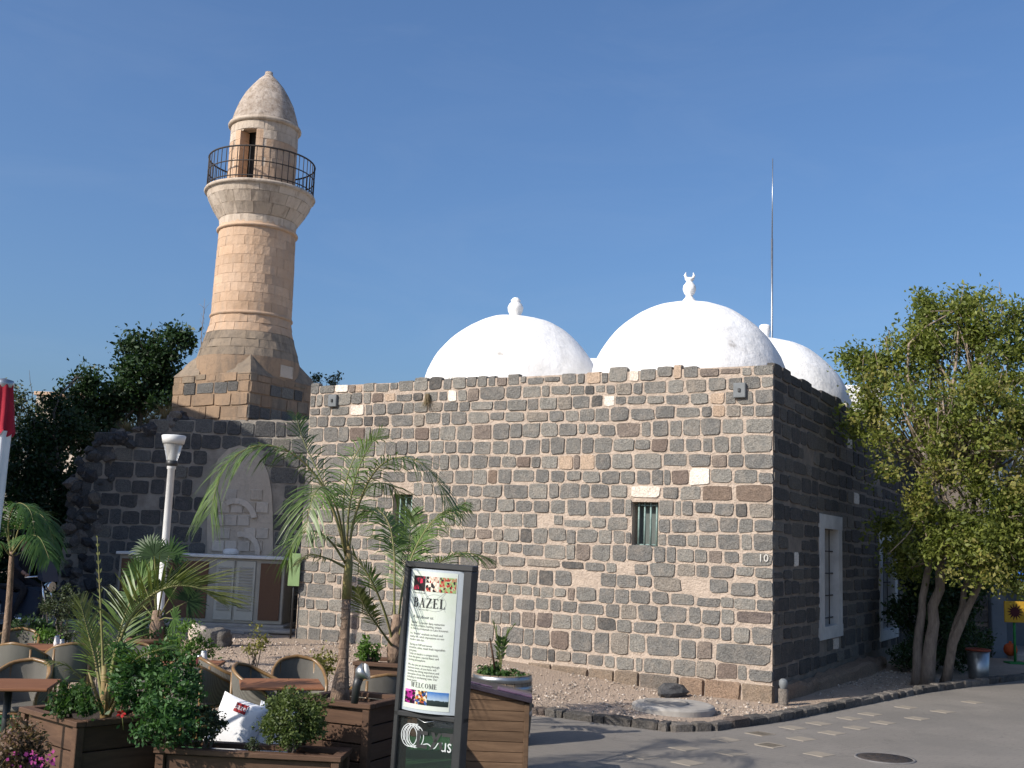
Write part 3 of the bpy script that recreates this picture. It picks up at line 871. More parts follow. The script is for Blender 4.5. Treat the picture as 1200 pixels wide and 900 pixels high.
# domes with finials
def dome(u, s, name, r=1.86, apex=6.62, fin=0, zb=TOP-0.32):
    c = pq(u, s, 0)
    H = apex - zb; prof = []
    for k in range(25):
        t = k/24*PI/2
        prof.append((r*(math.cos(t)**1.0), H*(math.sin(t)**1.0)))
    prof[-1] = (0.001, H)
    mb = MB().lathe(prof, 56, (c.x, c.y, zb))
    mb.v = [tuple(Vector(v) + (Vector(v) - Vector((c.x, c.y, zb+0.3))).normalized()*(0.03*noise.noise(Vector(v)*1.4) + 0.008*noise.noise(Vector(v)*5))) for v in mb.v]
    d = mb.build('dome', M['whitewash'], mosque, True)
    if fin == 1:      # vase with a little crescent of horns
        P = [(0.16,-0.03),(0.13,0.05),(0.08,0.11),(0.06,0.15),(0.10,0.20),(0.125,0.27),(0.115,0.34),(0.07,0.40),(0.05,0.43),(0.085,0.46),(0.09,0.49),(0.0,0.50)]
    elif fin == 2:
        P = [(0.15,-0.03),(0.12,0.06),(0.15,0.12),(0.16,0.2),(0.13,0.27),(0.09,0.31),(0.10,0.35),(0.05,0.40),(0.0,0.41)]
    else:
        P = [(0.12,-0.03),(0.10,0.10),(0.12,0.2),(0.12,0.30),(0.09,0.33),(0.0,0.34)]
    if not fin: return
    f = MB().lathe(P, 16, (c.x, c.y, apex-0.02))
    if fin == 1:
        for sgn in (-1, 1):
            f.tube([(c.x+sgn*0.05, c.y, apex+0.46), (c.x+sgn*0.085, c.y, apex+0.52), (c.x+sgn*0.07, c.y, apex+0.58)], [0.03, 0.025, 0.006], 8)
    f.build('finial', M['whitewash'], d, True)
dome(2.25, 2.3, 'dome', fin=1, apex=6.54)
dome(5.98, 2.3, 'dome', fin=2, apex=6.54)
dome(1.95, 6.2, 'dome', fin=3, apex=6.54)
dome(5.9, 6.0, 'dome', fin=0, apex=6.25)
bx = MB(); c = at(992, 460, 27.5)
bx.bbox(c.x-0.35, c.x+0.8, 27.2, 28.4, TOP-0.32, c.z+0.15, 0.02).build('stair_head', M['whitewash'], mosque, True)

# painted house number
def text_mesh(body, size, align='LEFT'):
    cu = bpy.data.curves.new('txt', 'FONT'); cu.body = body; cu.size = size; cu.align_x = align; cu.resolution_u = 2
    o = bpy.data.objects.new('txt', cu); COL.objects.link(o)
    bpy.context.view_layer.update()
    me = bpy.data.meshes.new_from_object(o.evaluated_get(bpy.context.evaluated_depsgraph_get()))
    vs = [v.co.copy() for v in me.vertices]; fs = [list(p.vertices) for p in me.polygons]
    bpy.data.objects.remove(o); bpy.data.curves.remove(cu); bpy.data.meshes.remove(me)
    return vs, fs
tv, tf = text_mesh('10', 0.17)
u, z = wuz(889, 658)
M['chalk'] = pm('chalk_paint', (0.55,0.53,0.48), (0.40,0.38,0.35), scale=30, bump=0.1, co='World')
MB().add([B + DW*(u - v.x) + NW*0.038 + Vector((0,0,z + v.y)) for v in tv], tf).build('painted_number', M['chalk'], mosque, True)

# electric boxes on the wall
for (px, py) in ((392, 470), (868, 458)):
    u, z = wuz(px, py)
    m4 = Matrix.Translation(B + DW*u + NW*0.03 + Vector((0,0,z))) @ Matrix.Rotation(math.atan2(-DW.y, -DW.x), 4, 'Z')
    e = MB().bbox(-0.10, 0.10, -0.05, 0.04, -0.12, 0.12, 0.01, m4).build('junction_box', M['grey_box'], None)
    setp(e, 'small grey junction box high on the sunlit wall, ' + ('by the minaret end' if px < 500 else 'by the domed corner'), 'junction box')
    MB().bbox(-0.02, 0.02, -0.07, -0.05, -0.03, 0.03, 0.005, m4).build('knob', M['black_metal'], e, True)

# antenna mast behind the domes
c = at(904.5, 392, 26.5); t = at(908, 186, 26.5)
an = thing('antenna_mast', 'thin tall antenna mast rising behind the domes', 'antenna', (c.x, 26.5, TOP-0.31))
MB().tube([(c.x, 26.5, TOP-0.32), (c.x, 26.5, c.z+2.4)], 0.026, 8).build('mast', M['steel'], an, True)
MB().tube([(c.x, 26.5, c.z+2.35), (c.x+0.01, 26.5, t.z)], [0.016, 0.010], 6).build('whip', M['steel'], an, True)

# ------------------------------------------------------------------ old wall (dark, in shade) with blind arch
YW = 24.2
old = thing('old_wall', 'ruined dark basalt wall with blind arch beneath the minaret', 'wall', (-7.2, YW, 0.0))
def ox(px, py): 
    p = at(px, py, YW); return p.x, p.z
OL = ox(72, 620)[0]; OR = -3.9
ztop = ox(205, 490)[1]
OZ = [ztop - 0.335*i for i in range(14)]
OZ = [z for z in OZ if z > 0.15] + [0.0]
def top_of(x):                                # ragged crown of the wall
    pxs = [(70, 700), (76, 600), (84, 560), (95, 535), (110, 518), (130, 508), (165, 500), (195, 492), (207, 487), (700, 487)]
    P = [ox(a, b) for a, b in pxs]
    return float(np.interp(x, [p[0] for p in P], [p[1] for p in P]))
arch = [ox(*q) for q in [(243,740),(243,610),(244,580),(248,556),(256,538),(268,526),(281,522),(295,526),(307,538),(315,556),(319,580),(320,610),(320,740)]]
def in_arch(x, z):
    if z > max(a[1] for a in arch): return False
    inside = False; j = len(arch)-1
    for i in range(len(arch)):
        xi, zi = arch[i]; xj, zj = arch[j]
        if (zi > z) != (zj > z) and x < (xj-xi)*(z-zi)/(zj-zi) + xi: inside = not inside
        j = i
    return inside
rng = random.Random(4)
P0 = Vector((OL, YW, 0)); dO = Vector((-1, 0, 0)); nO = Vector((0, -1, 0))
def oskip(u0, u1, z0, z1):
    x0, x1 = OL - u1, OL - u0
    xm = (x0+x1)/2; zm = (z0+z1)/2
    if in_arch(xm, zm) or in_arch(x0+0.05, zm) or in_arch(x1-0.05, zm): return True
    return z1 > top_of(xm) + 0.1 or xm < OL + 0.25 + 0.25*noise.noise((0, z0*2, 3)) 
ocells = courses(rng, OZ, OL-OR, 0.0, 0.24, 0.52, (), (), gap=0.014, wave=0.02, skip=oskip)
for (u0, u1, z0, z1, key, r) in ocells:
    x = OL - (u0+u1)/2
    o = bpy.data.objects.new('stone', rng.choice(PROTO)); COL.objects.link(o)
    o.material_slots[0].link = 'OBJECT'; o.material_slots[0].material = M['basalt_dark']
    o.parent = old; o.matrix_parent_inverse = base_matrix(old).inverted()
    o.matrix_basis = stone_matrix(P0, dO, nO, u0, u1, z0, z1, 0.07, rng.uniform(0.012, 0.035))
# body of the wall (ragged), 3 m thick
body = MB()
xsn = [OL + (OR-OL)*i/40 for i in range(41)]
vs = []
for x in xsn:
    t_ = top_of(x) - 0.1 + 0.06*noise.noise((x*3, 0, 1))
    vs += [(x, YW, -0.05), (x, YW, t_), (x, YW+1.5, t_ + 0.1*noise.noise((x*2, 5, 1))), (x, YW+4.2, t_ - 0.1), (x, YW+4.2, -0.05)]
fs = [(j*5+i, (j+1)*5+i, (j+1)*5+i+1, j*5+i+1) for j in range(40) for i in range(4)] + [(0,1,2,3,4), tuple(200+k for k in (4,3,2,1,0))]
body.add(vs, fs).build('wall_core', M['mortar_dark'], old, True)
# rubble along the broken end and the top
RP = [rock_proto(rng) for _ in range(12)]
for k in range(150):
    q = rng.random()
    if q < 0.62:
        z = rng.uniform(0.05, 4.0); pxx = [ (z, x) for x in xsn for z2 in [top_of(x)] if z2 > z]
        xe = min([x for x in xsn if top_of(x) > z] + [OL+1.0])
        x = xe + abs(rng.gauss(0, 0.35)); y = YW + rng.uniform(-0.04, 0.08)
    else:
        x = rng.uniform(OL+0.3, ox(205, 490)[0]+0.3); z = top_of(x) - rng.uniform(-0.02, 0.18); y = YW + rng.uniform(-0.03, 0.7)
    s = rng.uniform(0.07, 0.19)
    o = link('rubble_stone', rng.choice(RP), M['rubble'], old, True)
    o.matrix_basis = Matrix.Translation((x, y, z)) @ Matrix.Rotation(rng.uniform(0, 6), 4, Vector((rng.uniform(-1,1), rng.uniform(-1,1), 1)).normalized()) @ Matrix.Diagonal((s*1.25, s, s*0.85, 1))
# blind arch
an_ = MB().prism([(x, z) for x, z in arch][::-1], YW-0.03, YW+0.02)
ao = an_.build('blind_arch', M['niche'], old, True)
def arc_band(px, py, r, w, a0, a1, y0=YW-0.09, y1=YW-0.02, n=9):
    cx, cz = ox(px, py); mb = MB(); m = []
    for i in range(n+1):
        t = rad(a0 + (a1-a0)*i/n)
        m.append((cx + r*math.cos(t), cz + r*math.sin(t)))
    for i in range(n+1):
        t = rad(a1 + (a0-a1)*i/n)
        m.append((cx + (r-w)*math.cos(t), cz + (r-w)*math.sin(t)))
    return mb.prism(m[::-1], y0, y1)
M['carved'] = limestone('carved_stone', (0.58,0.51,0.43), (0.52,0.46,0.39), (0.42,0.37,0.31))
arc_band(276, 610, 0.48, 0.12, 10, 120).build('moulding', M['carved'], ao, True)
arc_band(283, 646, 0.42, 0.11, -10, 105).build('moulding', M['carved'], ao, True)
for i in range(4):                            # ashlar blocks inside the arch
    for j in range(5):
        cx, cz = ox(256 + 15*i + (7 if j % 2 else 0), 640 - 15*j + 0)
        if cx + 0.13 < ox(318, 600)[0] and in_arch(cx, cz+0.1) and in_arch(cx-0.1, cz+0.1) and rng.random() < 0.8:
            MB().bbox(cx-0.13, cx+0.13, YW-0.055, YW+0.0, cz-0.115, cz+0.115, 0.012).build('block', M['carved'] if rng.random() < 0.5 else M['niche'], ao, True)

# ------------------------------------------------------------------ minaret
MX, MY = -6.21, 25.75
mz = 4.62
minaret = thing('minaret', 'round limestone minaret with railed balcony and pointed cap', 'minaret', (MX, MY, mz))
Rs = 0.90
MI = MB()
MI.lathe([(1.17, 5.55), (1.17, 5.9), (1.115, 6.12), (0.945, 6.55), (Rs+0.024, 6.9), (Rs-0.008, 9.3), (0.88, 9.35)], 40, (MX, MY, 0)).build('core', M['lime_mortar'], minaret, True)
def cblock(r0, r1, h, w, segs=3, th=0.10, j=0.004):
    """curved block: radius r0 at the bottom, r1 at the top, height h, angle w; around +X, base at z=0"""
    mb = MB(); vs = []
    g = 0.0035 / r0; e = 0.003
    for (rr, zz, k) in ((r0, 0, 0), (r1, h, 1)):
        z = e if k == 0 else h - e
        for i in range(segs+1):
            t = -w/2 + g + (w-2*g)*i/segs
            for q in (rr - th, rr + rng.uniform(-j, j)):
                vs.append((q*math.cos(t), q*math.sin(t), z))
    n = 2*(segs+1); fs = []
    for i in range(segs):
        a = 2*i
        fs += [(a+1, a+3, n+a+3, n+a+1), (a, n+a, n+a+2, a+2), (a, a+2, a+3, a+1), (n+a, n+a+1, n+a+3, n+a+2)]
    fs += [(0, 1, n+1, n), (n-2, 2*n-2, 2*n-1, n-1)]
    return mb.add(vs, fs).mesh('block')
rng = random.Random(31)
def block_ring(z0, h, r0, r1, N, mat, off=0.0, skip=None, th=0.10, facing=True, j=0.004):
    ms = [cblock(r0, r1, h, 2*PI/N, th=th, j=j) for _ in range(3)]
    for k in range(N):
        a = off + 2*PI*k/N
        if skip and skip(a, z0, h): continue
        o = link('block', rng.choice(ms), mat, minaret)
        o.location = (0, 0, z0 - mz); o.rotation_euler = (0, 0, a)
rows = 9
h = (9.0 - 7.0)/rows
for i in range(rows):
    block_ring(7.0 + h*i, h, Rs + 0.004*(rows-i), Rs + 0.004*(rows-1-i), 11, M['limestone'], off=0.3*(i % 2) + 0.1*rng.random())
for i, (za, ra, rb) in enumerate([(5.93, 1.19, 1.13), (6.13, 1.13, 1.07), (6.33, 1.07, 1.005), (6.53, 1.005, 0.955), (6.73, 0.955, 0.93)]):
    block_ring(za, 0.2, ra, rb, 11, M['limestone_grey'] if i < 3 else M['limestone'], off=0.28*(i % 2), th=0.14, j=0.012)
def ring(z, r, t, mat, name='moulding'):
    MB().lathe([(r-0.06, z-t), (r-0.01, z-t), (r+0.03, z-t*0.5), (r+0.035, z), (r+0.015, z+t*0.6), (r-0.06, z+t)], 44, (MX, MY, 0)).build(name, mat, minaret, True)
ring(6.97, Rs+0.03, 0.06, M['limestone']); ring(9.05, Rs+0.02, 0.055, M['limestone'])
# short neck, corbelled balcony, tower, cap
block_ring(9.10, 0.2, Rs-0.005, Rs+0.01, 11, M['limestone_pale'], off=0.2)
block_ring(9.30, 0.24, Rs+0.02, Rs+0.17, 15, M['limestone_pale'], th=0.2, j=0.01)
block_ring(9.54, 0.24, Rs+0.17, Rs+0.30, 17, M['limestone_pale'], off=0.15, th=0.3, j=0.01)
block_ring(9.78, 0.16, Rs+0.30, Rs+0.345, 17, M['limestone_pale'], off=0.3, th=0.4, j=0.006)
MB().lathe([(0.6, 9.35), (0.9, 9.5), (1.12, 9.8), (1.2, 9.92), (1.29, 9.94), (1.31, 9.98), (1.29, 10.02), (0.5, 10.03)], 48, (MX, MY, 0)).build('balcony', M['limestone_pale'], minaret, True)
dang = math.atan2(-0.97, -0.26)              # way the balcony door faces
DA0, DA1, DZ1 = dang - 0.25, dang + 0.25, 11.35
Rt = 0.80
def tskip(a, z0, h):
    d = (a - dang + PI) % (2*PI) - PI
    return abs(d) < 0.46 and z0 < DZ1 - 0.02
th_ = (11.62 - 10.03)/7
for i in range(7):
    block_ring(10.03 + th_*i, th_, Rt, Rt, 11, M['limestone'] if i < 5 else M['limestone_pale'], off=dang + PI/11*(1 + (i % 2)), skip=tskip)
tw = MB()                                     # tower core with the door opening
nn = 44
for i in range(nn):
    a0 = 2*PI*i/nn; a1 = 2*PI*(i+1)/nn; am = (a0+a1)/2
    d = (am - dang + PI) % (2*PI) - PI
    zlo = 10.03 if abs(d) > 0.25 else DZ1 + 0.10*math.cos(d/0.25*PI/2)
    r = Rt - 0.012
    tw.add([(MX+r*math.cos(a0), MY+r*math.sin(a0), zlo), (MX+r*math.cos(a1), MY+r*math.sin(a1), zlo), (MX+r*math.cos(a1), MY+r*math.sin(a1), 11.66), (MX+r*math.cos(a0), MY+r*math.sin(a0), 11.66)], [(0,1,2,3)])
tw.build('tower_core', M['limestone_pale'], minaret, True)
# jambs beside the door made of blocks, near-black core painted as the shade of the room behind
for sg in (-1, 1):
    for i in range(6):
        me = cblock(Rt+0.004, Rt+0.004, 0.225, 0.215, segs=2, th=0.3)
        o = link('door_jamb', me, M['limestone'], minaret); o.location = (0, 0, 10.03 + 0.225*i - mz); o.rotation_euler = (0, 0, dang + sg*0.36)
me = cblock(Rt+0.006, Rt+0.006, 0.2, 0.93, segs=6, th=0.3)
o = link('door_lintel', me, M['limestone_pale'], minaret); o.location = (0, 0, 11.40 - mz); o.rotation_euler = (0, 0, dang)
MB().lathe([(0.42, 10.03), (0.42, 11.5)], 20, (MX, MY, 0)).build('dark_core', M['dark_room'], minaret, True)
ring(11.67, Rt+0.035, 0.065, M['limestone_pale'])
capp = [(0.82, 11.70), (0.79, 11.80), (0.735, 12.0), (0.65, 12.25), (0.53, 12.5), (0.38, 12.73), (0.22, 12.92), (0.11, 13.02), (0.09, 13.06), (0.09, 13.12), (0.0, 13.13)]
cp = MB().lathe(capp, 36, (MX, MY, 0))
cp.v = [tuple(Vector(v) + Vector((0.012*noise.noise(Vector(v)*5), 0.012*noise.noise(Vector(v)*5 + Vector((9,9,9))), 0))) for v in cp.v]
def capmat():
    m, nt, b = newmat('cap_plaster')
    v = coords(nt, 'World')
    n1 = noisen(nt, v, 4, 7, 0.75)
    c = mixc(nt, ramp(nt, n1, [(0.38, 0.0), (0.6, 1.0)]), (0.30,0.235,0.18), (0.52,0.44,0.37))
    c = mixc(nt, ramp(nt, noisen(nt, v, 13, 6, 0.8), [(0.52, 0.0), (0.66, 0.8)]), c, (0.16,0.125,0.10))
    nt.links.new(c, b.inputs['Base Color']); b.inputs['Roughness'].default_value = 0.95; b.inputs['Specular IOR Level'].default_value = 0.1
    bumpn(nt, b, noisen(nt, v, 11, 7, 0.8), 0.9, 0.05)
    return m
M['cap'] = capmat()
cp.build('cap', M['cap'], minaret, True)
# railing
Rr = 1.25
for zz, rr in ((10.80, 0.02), (10.45, 0.014), (10.10, 0.014)):
    MB().tube([(MX+Rr*math.cos(2*PI*i/48), MY+Rr*math.sin(2*PI*i/48), zz) for i in range(49)], rr, 6, cap=False).build('rail', M['iron'], minaret, True)
bal = MB().tube([(0,0,0), (0,0,0.80)], 0.0105, 5).mesh('baluster')
for i in range(52):
    a = 2*PI*i/52
    o = link('baluster', bal, M['iron'], minaret); o.location = (Rr*math.cos(a), Rr*math.sin(a), 10.0 - mz)
# square base with broaches, aligned with the mosque
mrot = math.atan2(DW.y, DW.x) + PI
MM = Matrix.Translation((MX, MY, 0)) @ Matrix.Rotation(mrot, 4, 'Z')
hs_ = 1.16
MB().bbox(-hs_, hs_, -hs_, hs_, 4.4, 5.50, 0.02, MM).build('base', M['limestone_tan'], minaret, True)
for sx in (-1, 1):
    for sy in (-1, 1):
        q = hs_ + 0.01
        v = [(sx*q, sy*q, 5.46), (sx*(q-0.80), sy*q, 5.46), (sx*(q-0.80), sy*(q-0.80), 5.46), (sx*q, sy*(q-0.80), 5.46), (sx*(q-0.40), sy*(q-0.40), 6.08)]
        base4 = [Vector(p) for p in v[:4]]; tip = Vector(v[4]); rows_ = 6; bm_ = MB(); vv_ = []
        for k in range(rows_+1):
            e = k/rows_
            for i in range(12):
                q = base4[(i//3) % 4].lerp(base4[(i//3+1) % 4], (i % 3)/3).lerp(tip, e*0.97)
                q += Vector((noise.noise(q*4), noise.noise(q*4 + Vector((5,0,0))), noise.noise(q*4 + Vector((0,8,0)))))*0.05*(1 if k else 0)
                vv_.append(MM @ q)
        bm_.add(vv_, [(k*12+i, k*12+(i+1) % 12, (k+1)*12+(i+1) % 12, (k+1)*12+i) for k in range(rows_) for i in range(12)] + [tuple(range(72, 84))])
        bm_.build('broach', M['limestone_grey'], minaret, True)
MB().lathe([(1.17, 5.45), (1.185, 5.6), (1.19, 5.94)], 36, (MX, MY, 0)).build('drum', M['limestone_tan'], minaret, True)
rng = random.Random(77)
for (dv, nv) in ((Vector((-1,0,0)), Vector((0,-1,0))), (Vector((0,-1,0)), Vector((1,0,0)))):
    dw = (MM.to_3x3() @ dv).normalized(); nw = (MM.to_3x3() @ nv).normalized()
    o0 = MM @ (nv*hs_ - dv*hs_)
    for (u0, u1, z0, z1, key, r) in courses(rng, [5.49, 5.30, 5.04, 4.76, 4.46], 0.0, 2*hs_, 0.26, 0.60, gap=0.012, wave=0.006):
        o = bpy.data.objects.new('block', rng.choice(PROTO_SQ)); COL.objects.link(o)
        if not o.data.materials: o.data.materials.append(M['basalt'])
        o.material_slots[0].link = 'OBJECT'
        dark = (r == 1 and 0.18 < u0 and u1 < 2*hs_-0.12) or (r == 3 and nv.x > 0.5)
        o.material_slots[0].material = M['basalt_dark'] if dark else (M['limestone_grey'] if rng.random() < 0.3 else M['limestone_tan'])
        o.parent = minaret; o.matrix_parent_inverse = base_matrix(minaret).inverted()
        o.matrix_basis = stone_matrix(o0, dw, nw, u0, u1, z0, z1, 0.05, rng.uniform(0.004, 0.03))
MB().bbox(hs_-0.02, hs_+0.035, -0.2, 0.22, 5.52, 5.80, 0.01, MM).build('plaster_patch', M['limestone_pale'], minaret, True)

# ------------------------------------------------------------------ unseen block added outside the frame on the left to shade the old wall
M['shade_block_wall'] = pm('shade_block_wall', (0.30,0.27,0.24), (0.24,0.215,0.19), scale=1.5, bump=0.4, co='World')
rb = thing('shade_block', 'tall plain unseen block left of the cafe terrace, added to shade the old wall', 'building', (-17, 21, 0))
poly = [(-10.6, 17.3), (-10.6, 20.5), (-14.8, 26.5), (-30, 26.5), (-30, 17.3)]
ZR = 8.3
mb = MB(); n = len(poly)
mb.add([(x, y, -0.3) for x, y in poly] + [(x, y, ZR) for x, y in poly], [list(range(n, 2*n))] + [(i, (i+1) % n, n+(i+1) % n, n+i) for i in range(n)])
mb.build('wall', M['shade_block_wall'], rb, True)
MB().box(-31, -10.45, 17.1, 17.28, ZR-0.3, ZR+0.1).build('cornice', M['limestone_pale'], rb, True)
for i in range(5):
    for j in range(2):
        x = -13.0 - 3.2*i; z = 1.2 + 3.6*j
        w = MB().box(x-0.55, x+0.55, 17.24, 17.32, z, z+1.9).build('window', M['pane'], rb, True)
        MB().box(x-0.7, x+0.7, 17.14, 17.23, z-0.12, z-0.01).build('sill', M['limestone_pale'], w, True)

# ------------------------------------------------------------------ vegetation builders
def unit(a): return a / np.maximum(np.linalg.norm(a, axis=1, keepdims=True), 1e-9)
def leaf_cloud(name, P, size, rs, aspect=0.5, fold=0.12, up=0.0, out=None):
    """one small folded leaf at each point"""
    n = len(P)
    t = rs.normal(size=(n, 3)); 
    if out is not None: t += out * 0.9
    t[:, 2] += up
    t = unit(t)
    s = unit(np.cross(t, rs.normal(size=(n, 3))))
    m = np.cross(t, s)
    L = size * rs.uniform(0.5, 1.5, (n, 1))
    v0 = P - t*L*0.5; v2 = P + t*L*0.5
    v1 = P + s*L*aspect*0.5 + m*L*fold; v3 = P - s*L*aspect*0.5 + m*L*fold
    Vv = np.stack([v0, v1, v2, v3], 1).reshape(-1, 3)
    Qq = np.arange(4*n).reshape(n, 4)
    return fast_mesh(name, Vv, Qq)
def clumps(rs, blobs, clump_r, per):
    """blobs: (center, radii, n clumps) -> clump centres, leaf points, outward directions"""
    C = []; P = []; O = []
    for c, r, k in blobs:
        d = unit(rs.normal(size=(k, 3))); q = rs.uniform(0.25, 1.0, (k, 1))**0.5
        cc = np.array(c) + d*q*np.array(r)*rs.uniform(0.85, 1.12, (k, 1))
        C.append(cc)
        for x, dd in zip(cc, d):
            rr = clump_r*rs.uniform(0.6, 1.35)
            pts = x + rs.normal(size=(per, 3))*rr*np.array([0.5, 0.5, 0.42])
            P.append(pts); O.append(np.repeat(dd[None], per, 0))
    return np.concatenate(C), np.concatenate(P), np.concatenate(O)
def limb(mb, a, b, r0, r1, rs, bow=0.12, n=5, sides=6):
    a = np.array(a); b = np.array(b); L = np.linalg.norm(b-a)
    k = rs.normal(size=3)*bow*L; path = []; rr = []
    for i in range(n+1):
        t = i/n
        path.append(a + (b-a)*t + k*math.sin(PI*t) + (rs.normal(size=3)*0.02*L if 0 < i < n else 0)); rr.append(r0 + (r1-r0)*t)
    mb.tube(path, rr, sides)
    return path

def tree(name, label, base, trunks, blobs, leafm, barkm, seed, clump_r=0.35, per=60, leaf=0.09, nlimb=30, twigs=0, group=None, cat='tree', aspect=0.5, cull=None, twigm=None):
    rs = np.random.RandomState(seed)
    t = thing(name, label, cat, base, group=group)
    C, P, O = clumps(rs, blobs, clump_r, per)
    if cull is not None:
        k = cull(P); P = P[k]; O = O[k]; C = C[cull(C)]
    tops = []
    mb = MB()
    for path, r0, r1 in trunks:
        pp = [Vector(p) for p in path]
        fine = []; rr = []
        n = 10
        for i in range(n+1):
            f = i/n*(len(pp)-1); j = min(int(f), len(pp)-2); q = pp[j].lerp(pp[j+1], f-j)
            q = q + Vector((rs.normal()*0.02, rs.normal()*0.02, 0))*(1 if 0 < i < n else 0)
            fine.append(q); rr.append((r0 + (r1-r0)*i/n)*(1 + 0.35*math.exp(-6*i/n)))
        mb.tube(fine, rr, 10); tops += [np.array(fine[-1]), np.array(fine[int(n*0.75)])]
    mb.build('trunk', barkm, t, True)
    idx = rs.permutation(len(C))[:nlimb]
    lm = MB()
    for i in idx:
        a = min(tops, key=lambda q: np.linalg.norm(q-C[i]) + rs.rand()*0.6)
        p = limb(lm, a, C[i], 0.045, 0.012, rs)
        for _ in range(2):
            limb(lm, p[rs.randint(2, 5)], C[i] + rs.normal(size=3)*clump_r*0.55, 0.014, 0.004, rs, 0.08, 3, 4)
    if lm.v: lm.build('limb', twigm or barkm, t, True)
    if twigs:
        tm = MB()
        for i in range(twigs):
            c = C[rs.randint(len(C))]
            d = rs.normal(size=3); d /= np.linalg.norm(d); d[2] = abs(d[2])*0.6
            limb(tm, c - d*rs.uniform(0.3, 0.7), c + d*rs.uniform(0.0, 0.15), 0.009, 0.003, rs, 0.1, 3, 4)
        tm.build('twigs', twigm or barkm, t, True, kind='stuff')
    me = leaf_cloud('crown', P, leaf, rs, aspect, out=O)
    link('crown', me, leafm, t, True)
    return t
def shrub(name, label, base, blobs, leafm, seed, clump_r=0.08, per=40, leaf=0.035, stem=True, cat='shrub', group=None, stem_r=0.02, extra=None, barkm=None, aspect=0.55):
    rs = np.random.RandomState(seed)
    t = thing(name, label, cat, base, group=group)
    C, P, O = clumps(rs, blobs, clump_r, per)
    link('foliage', leaf_cloud('foliage', P, leaf, rs, aspect, out=O), leafm, t, True)
    if stem:
        mb = MB(); b = np.array(base); c0 = np.mean([np.array(q[0]) for q in blobs], 0)
        for i in range(7):
            limb(mb, b + rs.normal(size=3)*np.array([0.02, 0.02, 0]), C[rs.randint(len(C))], stem_r, 0.004, rs, 0.06, 4, 5)
        mb.build('stem', barkm or M['bark'], t, True)
    return t

def crom(path, n):
    P = [Vector(p) for p in path]
    P = [P[0]*2 - P[1]] + P + [P[-1]*2 - P[-2]]
    out = []
    m = len(P) - 3
    for i in range(n+1):
        f = i/n*m; j = min(int(f), m-1); t = f - j
        a, b, c, d = P[j:j+4]
        out.append(0.5*((2*b) + (c-a)*t + (2*a-5*b+4*c-d)*t*t + (3*b-a-3*c+d)*t**3))
    return out
def frond(parent, path, L, n, droop, wid, fwd, lift, leafm, seed, start=0.14, r0=0.014, rm=None, tipl=0.25, jit=0.12):
    rg = random.Random(seed)
    R = crom(path, 26)
    mb = MB()
    mb.tube(R, [r0*(1 - 0.85*i/26) for i in range(27)], 5)
    nr = len(mb.f)
    for i in range(n):
        s = start + (1-start)*i/(n-1)
        f = s*26; j = min(int(f), 25); p = R[j].lerp(R[j+1], f-j)
        t = (R[j+1]-R[j]).normalized()
        up = Vector((0,0,1)) - t*t.z
        if up.length < 0.15: up = Vector((0,-1,0)) - t*(-t.y)
        up.normalize(); side = t.cross(up)
        q = (s-start)/(1-start)
        ln = L*(tipl + (1-tipl)*math.sin(PI*(0.16 + 0.80*q))**0.8)
        for sg in (-1, 1):
            if rg.random() < 0.04: continue
            d = (side*sg + up*(lift + rg.uniform(-jit, jit)*1.5) + t*(fwd + 0.7*q + rg.uniform(-jit, jit)))
            d.normalize(); l = ln*rg.uniform(0.85, 1.12)
            wv = (t - d*t.dot(d)).normalized()*wid*0.5
            pts = []
            dr = droop*rg.uniform(0.7, 1.3)
            for k, (e, w) in enumerate(((0, 0.5), (0.35, 1.0), (0.7, 0.75), (1.0, 0.06))):
                c = p + d*(l*e) - Vector((0,0,1))*(dr*l*e*e)
                pts += [c + wv*w, c - wv*w]
            mb.add(pts, [(0,1,3,2), (2,3,5,4), (4,5,7,6)])
    me = mb.mesh('frond')
    me.materials.append(leafm); me.materials.append(rm or M['rachis'])
    me.polygons.foreach_set('material_index', [1]*nr + [0]*(len(mb.f)-nr))
    return link('frond', me, None, parent, True)
def pxpath(pts, Y):
    return [at(p[0], p[1], Y + (p[2] if len(p) > 2 else 0)) for p in pts]
def grass_tuft(name, label, c, n, h, spread, mat, seed, wid=0.006, cat='grass', droop=0.5):
    rs = np.random.RandomState(seed); V_ = []; Q_ = []
    for i in range(n):
        a = rs.rand()*6.28; d = np.array([math.cos(a), math.sin(a), 0])*spread*rs.uniform(0.2, 1)
        b = np.array(c) + d*0.35*rs.rand(); l = h*rs.uniform(0.5, 1.1); w = np.array([-d[1], d[0], 0]); w = w/(np.linalg.norm(w)+1e-6)*wid
        for k in range(4):
            t = k/3; p = b + d*t*t + np.array([0, 0, l*(t - droop*0.5*t*t)])
            V_ += [p - w*(1-t*0.9), p + w*(1-t*0.9)]
        o = 8*i; Q_ += [[o, o+1, o+3, o+2], [o+2, o+3, o+5, o+4], [o+4, o+5, o+7, o+6]]
    o = link(name, fast_mesh(name, np.array(V_), np.array(Q_)), mat)
    return setp(o, label, cat)

